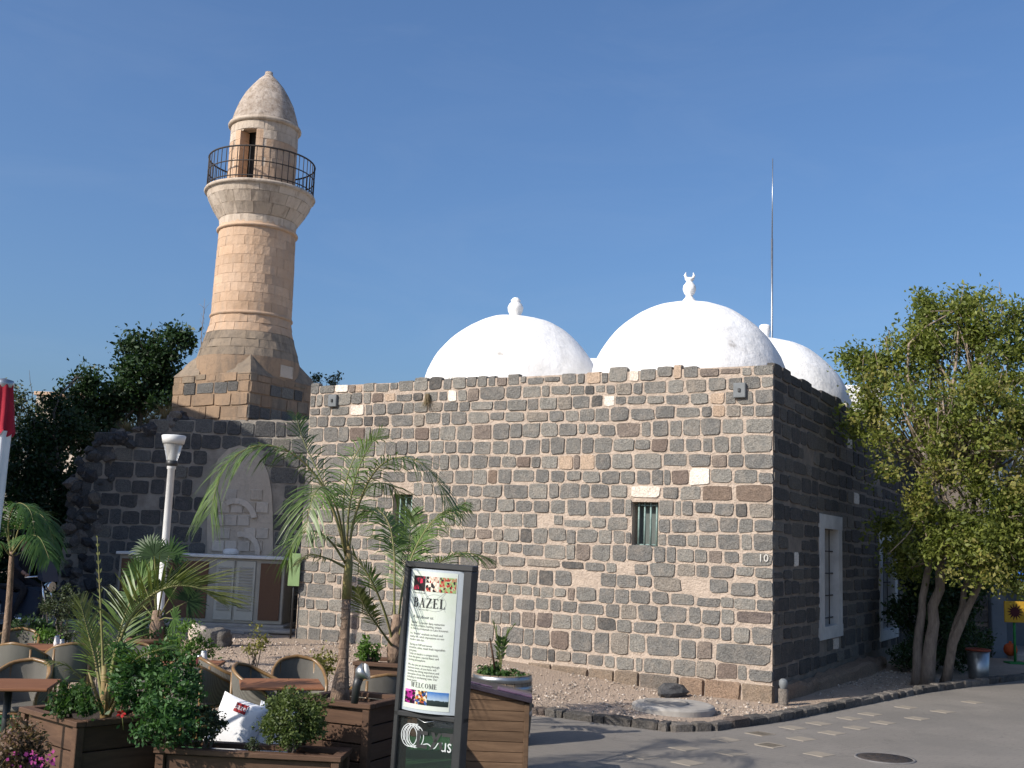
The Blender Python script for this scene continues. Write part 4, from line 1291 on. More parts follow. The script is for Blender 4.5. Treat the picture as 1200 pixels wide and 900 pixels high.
# ------------------------------------------------------------------ trees behind the old wall
def blob(px, py, Y, rpx, k, flat=1.0):
    c = at(px, py, Y); r = rpx*Y/1320
    return (tuple(c), (r, r*0.9, r*flat), k)
b0 = at(160, 600, 30)
tree('dark_tree', 'tall dark evergreen tree rising between the old wall and the minaret', (b0.x, 30, 0), [([(b0.x, 30, -0.05), (b0.x+0.1, 30, 2.5), at(165, 470, 30)], 0.2, 0.08)],
     [blob(168, 445, 30, 34, 26), blob(140, 480, 30, 40, 30), blob(196, 420, 30, 20, 12), blob(175, 410, 30, 18, 9), blob(205, 395, 30, 11, 5), blob(190, 470, 30, 34, 18), blob(112, 500, 29.5, 36, 24), blob(150, 402, 30, 9, 4), blob(215, 398, 30, 9, 4)],
     M['leaf_dark'], M['bark'], 3, clump_r=0.36, per=110, leaf=0.13, nlimb=34)
b0 = at(70, 640, 27.5)
tree('dark_tree', 'broad dark tree leaning over the broken end of the old wall', (b0.x, 27.5, 0), [([(b0.x, 27.5, -0.05), (b0.x-0.1, 27.5, 1.4), at(72, 560, 27.5)], 0.18, 0.07)],
     [blob(70, 500, 28, 34, 26), blob(92, 470, 29, 26, 14), blob(105, 447, 29, 13, 6), blob(45, 540, 27.5, 38, 30), blob(80, 580, 27, 40, 30), blob(30, 600, 27, 40, 26), blob(75, 640, 26.6, 36, 26), blob(25, 660, 26.8, 36, 22), blob(60, 690, 26.4, 34, 20)],
     M['leaf_dark'], M['bark'], 5, clump_r=0.36, per=120, leaf=0.12, nlimb=30)
b0 = at(5, 560, 34)
tree('scrub_tree', 'pale brownish scrubby tree behind the red and white parasol', (b0.x, 34, 0), [([(b0.x, 34, -0.05), (b0.x, 34, 3.0)], 0.16, 0.06)],
     [blob(12, 500, 34, 34, 24), blob(40, 490, 34, 22, 12), blob(5, 465, 34, 20, 10), blob(-25, 520, 34, 45, 18)], M['leaf_grey'], M['bark_grey'], 7, clump_r=0.4, per=45, leaf=0.12, nlimb=26)
# bare sapling by the minaret
t = thing('bare_sapling', 'thin leafless sapling beside the minaret base', 'sapling', tuple(at(236, 440, 27.6)))
mb = MB(); rs = np.random.RandomState(2)
p0 = at(236, 470, 27.6); p1 = at(240, 350, 27.6)
limb(mb, p0, p1, 0.02, 0.004, rs, 0.02, 5, 5)
for k in range(12):
    a = p0.lerp(p1, 0.35 + 0.05*k); limb(mb, a, np.array(a) + np.array([rs.uniform(-0.18, 0.18), 0, rs.uniform(0.12, 0.3)]), 0.006, 0.002, rs, 0.08, 3, 4)
mb.build('stem', M['twig'], t, True)
t.location.z = 4.2
for ch in t.children: ch.matrix_parent_inverse = base_matrix(t).inverted()
# far hillside and a far house
hm = MB(); HX = [-260 + 20*i for i in range(27)]; HY = [110, 125, 145, 175, 220]; HH = [0, 7, 13, 17, 8]
hm.add([(x, y, -0.5 + h*(0.75 + 0.35*noise.noise((x*0.02, y*0.02, 1)))*(1 if x < 20 else 0.6)) for y, h in zip(HY, HH) for x in HX],
       [(j*27+i, j*27+i+1, (j+1)*27+i+1, (j+1)*27+i) for j in range(4) for i in range(26)], True)
setp(hm.build('hill', pm('hill_scrub', (0.16,0.14,0.10), (0.36,0.33,0.29), scale=0.35, bump=0, co='World', lo=0.5, hi=0.7)), 'distant scrubby hillside beyond the trees', 'hill', kind='structure')
c = at(62, 468, 105)
fh = thing('far_house', 'far beige house with a flat roof above the dark trees', 'house', (c.x, 105, 8))
MB().bbox(c.x-1.6, c.x+2.6, 105, 110, 6, c.z+0.35, 0.05).build('wall', M['limestone_pale'], fh, True)
MB().bbox(c.x-1.8, c.x+2.8, 104.8, 110.2, c.z+0.36, c.z+0.7, 0.04).build('roof', M['limestone'], fh, True)

# ------------------------------------------------------------------ the big tree at the right
def outside_mosque(P):
    u = (P[:, :2] - np.array([B.x, B.y])) @ np.array([NS.x, NS.y]); s = (P[:, :2] - np.array([B.x, B.y])) @ np.array([-NW.x, -NW.y])
    inb = (u < 0.06) & (s > -0.06) & (P[:, 2] < TOP + 0.15)
    return ~inb
YT = 20.3
tb = at(1088, 790, YT)
def T(px, py, dy=0): return at(px, py, YT + dy)
def TG(px, dy=0):
    p = at(px, 790, YT + dy); return (p.x, p.y, -0.33)
tw_ = [([TG(1086), T(1090, 740), T(1098, 690), T(1106, 640), T(1105, 560)], 0.11, 0.06),
       ([TG(1074, .1), T(1078, 730, .1), T(1088, 670, .1), T(1092, 590, .2)], 0.085, 0.05),
       ([TG(1108, .2), T(1122, 740), T(1142, 695), T(1165, 650), T(1185, 590)], 0.075, 0.05),
       ([TG(1104, .3), T(1116, 745, .2), T(1132, 690, .2), T(1142, 640, .2), T(1140, 560, .1)], 0.06, 0.04)]
bl = []
for (px, py, dy, r, k) in [(1110,400,0.3,48,24),(1085,385,0.6,36,15),(1140,372,0.2,34,14),(1130,352,0.3,16,6),(1060,420,0.5,42,18),(1020,430,0.6,28,10),(1002,415,0.7,12,4),(1090,360,.4,14,5),
                           (1165,420,0.0,44,20),(1200,400,0.2,36,14),(1195,372,.2,12,4),(1040,475,0.0,44,17),(1100,470,-0.6,52,17),(1160,480,-0.7,50,17),(1215,470,-0.3,55,18),
                           (1060,530,-0.5,38,6),(1115,535,-0.9,46,6),(1170,545,-1.0,46,11),(1220,550,-0.6,50,18),(1075,580,-0.6,28,6),(1010,490,.2,26,8),
                           (1150,605,-0.9,40,17),(1195,620,-0.8,46,26),(1110,625,-0.8,28,11),(1090,640,-0.8,16,6),(1140,650,-0.9,32,18),(1190,660,-0.7,36,22),(1085,610,-.7,18,5),(1230,620,-.4,50,22),(1050,645,.6,16,6),(1062,668,.5,14,5),(1040,610,.7,14,5),(1260,430,.2,50,16),(1270,520,0,55,18),(1275,600,0,50,16)]:
    bl.append(blob(px, py, YT + dy, r, k))
ft = tree('ficus_tree', 'big olive green tree with bare grey branches beside the shaded wall', (tb.x, YT, -0.3), tw_, bl, M['leaf_crown'], M['bark_grey'], 12,
     clump_r=0.30, per=120, leaf=0.085, nlimb=90, twigs=110, cull=outside_mosque, twigm=M['twig'])
rs = np.random.RandomState(77)
C2, P2, O2 = clumps(rs, [blob(a, b, YT + c - 0.35, r, k) for a, b, c, r, k in [(1040,480,0,40,9),(1100,480,-.6,46,10),(1160,480,-.7,46,12),(1060,540,-.6,36,5),(1120,560,-.9,44,4),(1180,560,-1,44,12),(1020,450,.5,24,7),(1190,500,-.6,40,10),(1150,650,-.9,40,8),(1080,590,-.5,24,5)]], 0.25, 42)
k = outside_mosque(P2); P2 = P2[k]; O2 = O2[k]
link('crown', leaf_cloud('crown', P2, 0.075, rs, 0.55, out=O2), M['leaf_olive'], ft, True)
# a few pale bare branches in front
mb = MB()
for a in [[(1098,590),(1078,600),(1065,625),(1040,650)], [(1100,585),(1130,600),(1160,592)], [(1105,575),(1118,610),(1122,640)], [(1095,580),(1080,560),(1070,540)], [(1110,600),(1145,575),(1175,560)], [(1078,600),(1085,625),(1088,640)], [(1104,600),(1095,560),(1088,520),(1090,440)], [(1106,560),(1120,520),(1135,480)], [(1100,560),(1080,520),(1062,490)], [(1112,580),(1150,540),(1180,505)]]:
    pp = crom([T(x, y, -0.75) for x, y in a], 8)
    mb.tube(pp, [0.022 - 0.0019*i for i in range(9)], 5)
mb.build('limb', M['twig'], ft, True)
s = gr(1095, 795, -0.3)
shrub('dark_shrub', 'tall dark bush filling the corner behind the big tree', (at(1090,700,23.6).x, 23.6, -0.3), [blob(1062, 715, 23.8, 26, 18), blob(1095, 700, 23.6, 34, 24), blob(1130, 705, 23.8, 32, 22), blob(1085, 745, 23.4, 34, 20), blob(1125, 750, 23.4, 32, 18), blob(1070, 670, 24.0, 26, 14), blob(1110, 660, 24.0, 30, 16)], M['leaf_dark'], 19, clump_r=0.22, per=60, leaf=0.09, stem_r=0.03)
shrub('dark_shrub', 'dark leafy undergrowth around the foot of the big tree', (s.x+0.1, s.y+0.6, -0.3), [blob(1075, 765, s.y+0.9, 26, 18, .8), blob(1100, 758, s.y+1.0, 32, 22, .9), blob(1128, 752, s.y+1.1, 34, 22, .9), blob(1060,770,s.y+1.2,18,10,.7), blob(1110,735,s.y+1.4,30,14,1)], M['leaf_dark'], 9, clump_r=0.14, per=50, leaf=0.06)

# ------------------------------------------------------------------ shops behind the tree
YS = 27.0
sh = thing('shop_front', 'shaded grey stone shop with blue awning behind the big tree', 'shop', (12, YS, -0.3))
M['shop_stone'] = M['basalt_side']
M['shop_blue'] = pm('shop_blue', (0.16,0.19,0.22), (0.12,0.145,0.17), scale=2, bump=0.2, co='World')
M['awning_blue'] = pm('awning_blue', (0.03,0.10,0.34), (0.02,0.07,0.26), scale=3, bump=0.05, co='World')
x0 = at(1085, 700, YS).x; x1 = at(1158, 700, YS).x; x2 = at(1176, 700, YS).x
MB().bbox(x0, x1, YS, YS+0.6, -0.35, 5.5, 0.02).build('wall', M['mortar_side'], sh, True)
rng = random.Random(17)
zz = [3.2 - 0.34*i for i in range(11)]
for (u0, u1, z0, z1, key, r) in courses(rng, zz, 0, x1-x0, 0.3, 0.6, gap=0.035):
    o = bpy.data.objects.new('stone', rng.choice(PROTO_SQ)); COL.objects.link(o)
    if not o.data.materials: o.data.materials.append(M['basalt'])
    o.material_slots[0].link = 'OBJECT'; o.material_slots[0].material = M['basalt_side']
    o.parent = sh; o.matrix_parent_inverse = base_matrix(sh).inverted()
    o.matrix_basis = stone_matrix(Vector((x1, YS, 0)), Vector((-1,0,0)), Vector((0,-1,0)), u0, u1, z0, z1, 0.06, 0.03)
MB().bbox(x1+0.01, x2, YS-0.15, YS+0.5, -0.35, 5.4, 0.02).build('pillar', M['shop_blue'], sh, True)
MB().bbox(x2+0.01, x2+9, YS+2.2, YS+2.5, -0.35, 5.4, 0.02).build('back_wall', M['shop_blue'], sh, True)
MB().bbox(x2+0.01, x2+9, YS+0.1, YS+0.5, 2.6, 5.4, 0.02).build('fascia', M['shop_blue'], sh, True)
MB().bbox(x2+0.01, x2+9, YS-0.6, YS+2.1, -0.34, -0.15, 0.02).build('step', M['concrete'], sh, True)
aw = MB()
pz0 = at(1190, 691, YS-1.2).z; pz1 = pz0 + 0.55
npr = 60; vs = []
for i in range(npr+1):
    x = x2 + 0.05 + 0.09*i; w = 0.025*(1 if i % 2 else -1)
    vs += [(x, YS-1.2, pz0+w), (x, YS+0.08, pz1+w)]
aw.add(vs, [(2*i, 2*i+2, 2*i+3, 2*i+1) for i in range(npr)])
aw.add([(v[0], v[1], v[2]-0.012) for v in vs], [(2*i, 2*i+1, 2*i+3, 2*i+2) for i in range(npr)])
aw.build('awning', M['awning_blue'], sh, True)
# yellow sunburst board on a green post
c = at(1189, 717, YS-1.5)
sg = thing('sunburst_sign', 'yellow square board with dark sunburst on a green post', 'sign', (c.x, YS-1.5, -0.3))
M['yellow'] = pm('yellow_board', (0.55,0.33,0.03), (0.48,0.28,0.03), bump=0.05)
M['maroon'] = pm('maroon_print', (0.07,0.012,0.015), (0.05,0.01,0.012), bump=0)
M['green_post'] = pm('green_post', (0.04,0.24,0.06), (0.03,0.18,0.05), bump=0.05)
M['orange'] = pm('orange_ball', (0.5,0.09,0.02), (0.42,0.07,0.02), bump=0.05)
hw = 11.5*YS/1320
MB().bbox(c.x-hw, c.x+hw, c.y-0.02, c.y+0.02, c.z-hw, c.z+hw, 0.006).build('board', M['yellow'], sg, True)
st = []
for i in range(28):
    a = 2*PI*i/28; r = hw*(0.82 if i % 2 == 0 else 0.40); st.append((c.x + r*math.cos(a), c.z + r*math.sin(a)))
MB().prism(st[::-1], c.y-0.026, c.y-0.0205).build('sunburst', M['maroon'], sg, True)
MB().tube([(c.x+0.0, c.y+0.04, -0.3), (c.x, c.y+0.04, c.z)], 0.03, 8).build('post', M['green_post'], sg, True)
MB().bbox(c.x-0.2, c.x+0.2, c.y-0.15, c.y+0.2, -0.3, -0.26, 0.006).build('foot', M['green_post'], sg, True)
c = at(1184, 757, YS-1.3)
bo = MB().lathe([(0.001, 0), (0.08, 0.02), (0.14, 0.08), (0.15, 0.15), (0.13, 0.23), (0.07, 0.28), (0.03, 0.29), (0.03, 0.33), (0.0, 0.33)], 16, (c.x, c.y, -0.15)).build('orange_lantern', M['orange'])
setp(bo, 'round orange lantern standing on the shop step', 'lantern')
# steel tub
c = gr(1152, 797, -0.3)
tubt = thing('steel_tub', 'round grey metal tub with a rusty red rim on the verge', 'tub', (c.x, c.y+0.2, -0.3))
MB().lathe([(0.001, 0.0), (0.17, 0.0), (0.18, 0.02), (0.215, 0.55), (0.20, 0.55), (0.17, 0.06), (0.001, 0.06)], 28, (c.x, c.y+0.2, -0.3)).build('body', M['steel'], tubt, True)
M['rust'] = pm('rust_red', (0.30,0.07,0.04), (0.2,0.05,0.03), scale=9, bump=0.3)
MB().tube([(c.x+0.215*math.cos(2*PI*i/28), c.y+0.2+0.215*math.sin(2*PI*i/28), 0.25) for i in range(29)], 0.022, 8, cap=False).build('rim', M['rust'], tubt, True)

# ------------------------------------------------------------------ things along the wall
ZD = -0.272                                   # top of the turf
# transformer kiosk
YK = 23.1
kx0 = at(137, 690, YK).x; kx1 = at(332, 700, YK).x; kt_ = at(240, 653, YK).z
M['cabinet'] = pm('cabinet_beige', (0.40,0.37,0.31), (0.34,0.31,0.26), scale=3, rough=0.6, bump=0.08)
M['cabinet_brown'] = pm('cabinet_brown', (0.16,0.085,0.05), (0.13,0.07,0.042), scale=60, rough=0.7, bump=0.3, bscale=120)
M['louvre'] = pm('louvre_cream', (0.50,0.48,0.41), (0.43,0.41,0.35), scale=4, rough=0.55, bump=0.05)
kk = thing('transformer_kiosk', 'beige electric cabinet with brown panels and louvred doors by the dark wall', 'cabinet', ((kx0+kx1)/2, YK, 0.03))
MB().bbox(kx0-0.1, kx1+0.1, YK-0.25, YK+1.0, 0.02, 0.14, 0.02).build('plinth', M['concrete'], kk, True)
MB().bbox(kx0-0.4, kx1+0.35, YK-0.75, YK-0.26, 0.02, 0.09, 0.02).build('step', M['concrete'], kk, True)
MB().bbox(kx0, kx1, YK, YK+0.9, 0.14, kt_, 0.015).build('body', M['cabinet'], kk, True)
MB().bbox(kx0-0.06, kx1+0.08, YK-0.08, YK+0.98, kt_+0.001, kt_+0.06, 0.01).build('roof', M['white_paint'], kk, True)
def kpx(px): return at(px, 690, YK).x
for a, b in ((139, 190), (193, 244), (303, 330)):
    MB().bbox(kpx(a)+0.02, kpx(b)-0.02, YK-0.025, YK-0.001, 0.22, kt_-0.08, 0.006).build('panel', M['cabinet_brown'], kk, True)
for a, b in ((252, 274), (276, 299)):
    dr = MB().bbox(kpx(a), kpx(b)-0.01, YK-0.03, YK-0.001, 0.2, kt_-0.05, 0.006).build('door', M['louvre'], kk, True)
    for i in range(15):
        z = 0.42 + i*0.06
        m4 = Matrix.Translation(((kpx(a)+kpx(b))/2, YK-0.034, z)) @ Matrix.Rotation(rad(-35), 4, 'X')
        w = (kpx(b)-kpx(a))/2 - 0.06
        MB().box(-w, w, -0.004, 0.004, -0.024, 0.024, m4).build('slat', M['cabinet'], dr, True)
MB().bbox(kpx(149), kpx(157), YK-0.032, YK-0.0255, 0.98, 1.16, 0.002).build('notice', M['white_paint'], kk, True)
MB().lathe([(0.12, 0), (0.17, 0.03), (0.17, 0.09), (0.10, 0.13), (0.0, 0.135)], 18, (kpx(262), YK+0.4, kt_+0.06)).build('vent', M['white_paint'], kk, True)

# green board at the corner of the mosque
c = at(345, 667, 21.65)
gb = thing('green_board', 'small plain light green board beside the mosque corner', 'board', (c.x, 21.65, 0.0))
M['green_board'] = pm('green_board_paint', (0.25,0.36,0.16), (0.21,0.31,0.14), scale=5, bump=0.05)
MB().bbox(c.x-0.11, c.x+0.11, 21.64, 21.67, c.z-0.32, c.z+0.30, 0.004).build('board', M['green_board'], gb, True)
MB().tube([(c.x, 21.69, -0.02), (c.x, 21.69, c.z+0.28)], 0.02, 8).build('post', M['black_metal'], gb, True)

# street lamp
YL = 19.0
c = at(193.5, 640, YL); tp = at(200, 510, YL)
lx = c.x
lp = thing('street_lamp', 'white street lamp with flared glass head in front of dark wall', 'street lamp', (lx, YL, gh(lx, YL)))
pz = at(197, 546, YL).z
MB().lathe([(0.10, gh(lx,YL)-0.02), (0.10, 0.25), (0.065, 0.3), (0.06, pz-0.06), (0.075, pz-0.05), (0.075, pz)], 18, (lx, YL, 0)).build('post', M['white_paint'], lp, True)
MB().lathe([(0.085, pz), (0.10, pz+0.02), (0.10, pz+0.08), (0.085, pz+0.09)], 18, (lx, YL, 0)).build('collar', M['black_metal'], lp, True)
zt = at(200, 520, YL).z; zt2 = at(200, 511, YL).z
gm, nt, bsd = newmat('lamp_glass')
bsd.inputs['Base Color'].default_value = (0.80,0.80,0.78,1); bsd.inputs['Roughness'].default_value = 0.25
bsd.inputs['Transmission Weight'].default_value = 0.65; bsd.inputs['IOR'].default_value = 1.2
MB().lathe([(0.09, pz+0.09), (0.165, zt)], 24, (lx, YL, 0)).build('glass', gm, lp, True)
MB().lathe([(0.03, pz+0.09), (0.06, pz+0.15), (0.02, zt-0.05)], 12, (lx, YL, 0)).build('bulb_holder', M['white_paint'], lp, True)
MB().lathe([(0.168, zt), (0.178, zt), (0.205, zt2), (0.19, zt2+0.012), (0.0, zt2+0.03)], 24, (lx, YL, 0)).build('hood', M['white_paint'], lp, True)

# concrete well cover, boulder, pipe stub, manhole
c = gr(789, 827, -0.22); cz = gh(c.x, c.y)
wc = thing('concrete_cover', 'round concrete well cover lying on the gravel', 'well cover', (c.x, c.y, cz))
m = MB().lathe([(0.001, 0.10), (0.52, 0.10), (0.56, 0.085), (0.575, 0.06), (0.575, -0.05)], 72, (c.x, c.y, cz), smooth=False)
m.v = [(v[0] + 0.006*noise.noise(Vector(v)*6), v[1] + 0.006*noise.noise(Vector(v)*6+Vector((5,5,5))), v[2]) for v in m.v]
m.build('ring', M['concrete'], wc, True)
MB().lathe([(0.001, 0.108), (0.27, 0.108), (0.28, 0.118), (0.31, 0.118), (0.315, 0.09)], 30, (c.x-0.1, c.y, cz)).build('lid', pm('lid_concrete', (0.30,0.275,0.24), (0.22,0.20,0.175), scale=8, bump=0.5, co='World'), wc, True)
def rock(px, py, z, r, label, mat, sc=(1.2, 0.8, 0.7), seed=1):
    p = gr(px, py, z); me = rock_proto(random.Random(seed), 2 if seed == 4 else 3)
    for p_ in me.polygons: p_.use_smooth = seed != 4
    o = link('boulder', me, mat); o.location = (p.x, p.y, gh(p.x, p.y) + r*sc[2]*0.55)
    o.scale = [r*s for s in sc]; o.rotation_euler = (0, 0, seed)
    return setp(o, label, 'boulder')
rock(787, 810, -0.2, 0.24, 'dark grey boulder behind the concrete well cover', M['basalt_dark'], (1.5, 0.8, 0.55), 4)
rock(253, 757, 0.0, 0.25, 'rounded brown boulder on the gravel near the electric cabinet', M['rubble'], (1.15, 0.8, 0.85), 6)
rock(231, 754, 0.0, 0.22, 'pale upright boulder next to a rounded brown one', M['gravel'], (0.8, 0.8, 1.0), 9)
c = gr(918, 826, -0.3)
pb = thing('pipe_stub', 'short concrete pipe stub with grey cap at the wall corner', 'pipe', (c.x, c.y, -0.3))
MB().lathe([(0.075, -0.02), (0.075, 0.22), (0.068, 0.24)], 16, (c.x, c.y, -0.3)).build('pipe', M['foundation'], pb, True)
MB().lathe([(0.05, 0.24), (0.06, 0.27), (0.068, 0.30), (0.064, 0.35), (0.035, 0.38), (0.0, 0.385)], 16, (c.x, c.y, -0.3)).build('cap', M['grey_box'], pb, True)
c = gr(1037, 889, -0.278)
mh = thing('manhole', 'round iron manhole cover set in the grey road', 'manhole', (c.x, c.y, -0.278))
MB().lathe([(0.0, 0.008), (0.29, 0.008), (0.295, 0.0)], 36, (c.x, c.y, -0.276)).build('lid', M['iron'], mh, True)
MB().lathe([(0.30, 0.0), (0.302, 0.011), (0.325, 0.011), (0.33, 0.0)], 36, (c.x, c.y, -0.277)).build('rim', M['concrete_dark'], mh, True)
for i in range(5):
    for j in range(5):
        x, y = -0.2 + 0.1*i, -0.2 + 0.1*j
        if x*x + y*y < 0.06: MB().box(c.x+x-0.03, c.x+x+0.03, c.y+y-0.012, c.y+y+0.012, -0.2685, -0.262).build('rib', M['iron'], mh, True)

# weeds
u, z = wuz(503, 462)
p = B + DW*u + NW*0.05 + Vector((0, 0, z))
grass_tuft('dry_weed', 'dry brown weed tuft hanging from the sunlit wall', (p.x, p.y, p.z), 120, -0.36, 0.17, M['dry_grass'], 5, 0.006, 'weed')
for (px, py, lab, n, h, m_) in [(520, 440, 'thin dry grass sprouting on the wall top by the smaller dome', 26, 0.3, M['dry_grass']), ]:
    u, z = wuz(px, py); p = B + DW*u - NW*0.25 + Vector((0, 0, TOP-0.05))
    grass_tuft('wall_grass', lab, tuple(p), n, h, 0.35, m_, 8, 0.005)
for (px, Y, lab, r, mm) in [(371, 27.5, 'dark green shrub tip peeping over the wall by the minaret', 9, M['leaf_dark']), (392, 27.5, 'pale green shrub tip peeping over the wall top', 9, M['leaf_grey'])]:
    c = at(px, 446, Y)
    shrub('wall_shrub', lab, (c.x, Y, 4.2), [((c.x, Y, c.z), (r*Y/1320, 0.25, 0.17), 8)], mm, int(px), clump_r=0.11, per=30, leaf=0.06)
for k, (px, py) in enumerate([(120, 512), (150, 500), (178, 492), (194, 488)]):
    p = at(px, py, YW+0.5)
    grass_tuft('wall_grass', ['dry grass on the lowest broken step of the old wall', 'dry grass tuft midway along the old wall top', 'dense dry grass on the old wall top', 'dry grass against the minaret base'][k], (p.x, p.y, top_of(p.x)-0.1), 260, 0.45 + 0.1*k, 0.4, M['dry_grass'], 20+k, 0.008)
c = gr(660, 790, -0.02)

# ------------------------------------------------------------------ planters
def planter(label, P, rz, w, d, h, nb, mat, soil=True, name='planter_box'):
    t = thing(name, label, 'planter', (P[0], P[1], ZD), rz)
    ph = (h - 0.05)/nb
    for s_ in range(4):
        ln = w if s_ % 2 == 0 else d; dd = d if s_ % 2 == 0 else w
        R = Matrix.Rotation(s_*PI/2, 4, 'Z')
        me = MB().bbox(-ln/2+0.045, ln/2-0.045, -0.011, 0.011, 0.0, ph-0.012, 0.003).mesh('board')
        for i in range(nb):
            o = link('board', me, mat, t)
            o.matrix_basis = R @ Matrix.Translation((0, -dd/2+0.012, i*ph + 0.006))
    for sx in (-1, 1):
        for sy in (-1, 1):
            MB().bbox(sx*w/2-0.035, sx*w/2+0.035, sy*d/2-0.035, sy*d/2+0.035, 0, h-0.045, 0.005).build('corner_post', mat, t)
    rim = [(-w/2-0.05, w/2+0.05, -d/2-0.05, -d/2+0.04), (-w/2-0.05, w/2+0.05, d/2-0.04, d/2+0.05), (-w/2-0.05, -w/2+0.04, -d/2+0.042, d/2-0.042), (w/2-0.04, w/2+0.05, -d/2+0.042, d/2-0.042)]
    for r in rim: MB().bbox(*r, h-0.043, h, 0.005).build('rim', mat, t)
    MB().box(-w/2+0.03, w/2-0.03, -d/2+0.03, d/2-0.03, h-0.35, h-0.08).build('soil', M['soil'], t)
    return t
# left planter: corner towards the camera at px 93
YP = 9.25
pc = at(93, 845, YP)
rzp = rad(38)
w_, d_ = 1.0, 1.0
def corner_place(c, rz, w, d):                # centre so that local (+w/2? ) corner sits at c
    v = Matrix.Rotation(rz, 3, 'Z') @ Vector((-w/2, -d/2, 0)); return (c.x - v.x, c.y - v.y)
rzp = rad(-42)
vv = Matrix.Rotation(rzp, 3, 'Z') @ Vector((0.5, -0.5, 0))
PL = (pc.x - vv.x, pc.y - vv.y)
hpl = pc.z - ZD
vv = Matrix.Rotation(rzp, 3, 'Z') @ Vector((0.46, -0.40, 0))
PL = (pc.x - vv.x, pc.y - vv.y)
planter('square brown plank planter holding a tilted palm and lush bush', PL, rzp, 0.92, 0.80, hpl, 3, M['planter_wood'])
# middle planter with the tall palm
pc = at(411, 822, 9.95)
rzm = rad(-20)
vv = Matrix.Rotation(rzm, 3, 'Z') @ Vector((0.10, -0.33, 0))
pc2 = at(412, 822, 9.9)
PMd = (pc2.x - 0.02, pc2.y + 0.33)
planter('tall dark plank planter under the slender palm with spotlight', PMd, rad(-24), 0.66, 0.62, at(412, 822, 9.9).z - ZD, 5, M['planter_wood'])
# rear planter with the stiff palm
pr = at(452, 776, 13.2)
PRr = (pr.x + 0.1, 13.4)
planter('brown plank planter of the stiff palm next to the lit sign', PRr, rad(-12), 0.72, 0.6, pr.z - ZD, 4, M['planter_wood'])
# low trough along the bottom
tc = at(270, 884, 9.35)
tr = planter('long low dark trough with two clipped shrubs', (at(295, 884, 9.45).x, 9.55), rad(-4), 1.45, 0.34, at(290, 880, 9.4).z - ZD, 2, M['planter_wood'], name='planter_trough')
# round tub by the fan palm
c = at(176, 748, 16.6)
rt = thing('round_planter', 'round wooden tub holding the fan palm', 'planter', (c.x, 16.8, gh(c.x, 16.8)))
g0 = gh(c.x, 16.8)
for i in range(20):
    a = 2*PI*i/20
    q = MB().bbox(-0.055, 0.055, -0.015, 0.015, 0, c.z - g0, 0.004).build('stave', M['planter_wood'], rt)
    q.matrix_basis = Matrix.Rotation(a, 4, 'Z') @ Matrix.Translation((0, -0.36, 0))
MB().lathe([(0.385, c.z-g0-0.06), (0.40, c.z-g0-0.05), (0.40, c.z-g0), (0.33, c.z-g0), (0.33, c.z-g0-0.1), (0.0, c.z-g0-0.09)], 24).build('rim', M['planter_wood'], rt)

# half barrel
YB = 12.9
c = at(589, 789, YB)
hb_ = c.z + 0.278
bb = thing('half_barrel', 'half wine barrel planter with steel hoops behind the menu stand', 'barrel', (c.x, YB, -0.278))
prof = lambda z: 0.31 + 0.035*math.sin(PI*min(1, z/hb_)*0.75 + 0.3) 
for i in range(22):
    a0 = 2*PI*i/22 + 0.012; a1 = 2*PI*(i+1)/22 - 0.012
    mb = MB(); vs = []
    for k in range(6):
        z = hb_*k/5; r = prof(z)
        for (rr, a) in ((r, a0), (r, a1), (r-0.03, a1), (r-0.03, a0)): vs.append((rr*math.cos(a), rr*math.sin(a), z))
    fs = [(4*k+i2, 4*k+(i2+1) % 4, 4*k+4+(i2+1) % 4, 4*k+4+i2) for k in range(5) for i2 in range(4)] + [(20,21,22,23)]
    mb.add(vs, fs).build('stave', M['barrel_wood'], bb)
for za, zb in ((hb_-0.075, hb_-0.01), (hb_-0.17, hb_-0.115), (0.30, 0.36), (0.04, 0.10)):
    MB().lathe([(prof(za)-0.002, za), (prof(za)+0.007, za+0.003), (prof(zb)+0.007, zb-0.003), (prof(zb)-0.002, zb)], 44).build('hoop', M['steel'], bb)
MB().lathe([(0.305, hb_-0.05), (0.0, hb_-0.03)], 20).build('soil', M['soil'], bb)
top = (c.x, YB, -0.278 + hb_)
shrub('ground_cover', 'low leafy plants filling the half barrel', (c.x, YB, top[2]-0.05), [((c.x-0.15, YB-0.05, top[2]+0.02), (0.13, 0.2, 0.06), 16), ((c.x+0.1, YB-0.05, top[2]+0.0), (0.16, 0.2, 0.04), 14), ((c.x-0.08, YB, top[2]+0.08), (0.05, 0.05, 0.08), 5)], M['leaf_mid'], 31, clump_r=0.05, per=26, leaf=0.04, stem=False, cat='plant')
yp = thing('young_palm', 'young palm shoot sprouting in the half barrel', 'palm', (c.x-0.02, YB, top[2]-0.04))
for k, (pts, n) in enumerate([([(586,784),(584,760),(581,742),(578,731)], 8), ([(587,784),(590,758),(596,742),(601,735)], 8), ([(586,784),(587,765),(588,750)], 6)]):
    frond(yp, pxpath(pts, YB), 0.16, n, 0.1, 0.03, 1.2, 0.2, M['leaf_palm'], 60+k, start=0.35, r0=0.008)
MB().tube(pxpath([(580,784),(577,765),(574,748)], YB-0.1), [0.012, 0.012, 0.008], 6).build('stake', M['planter_wood'], yp, True)

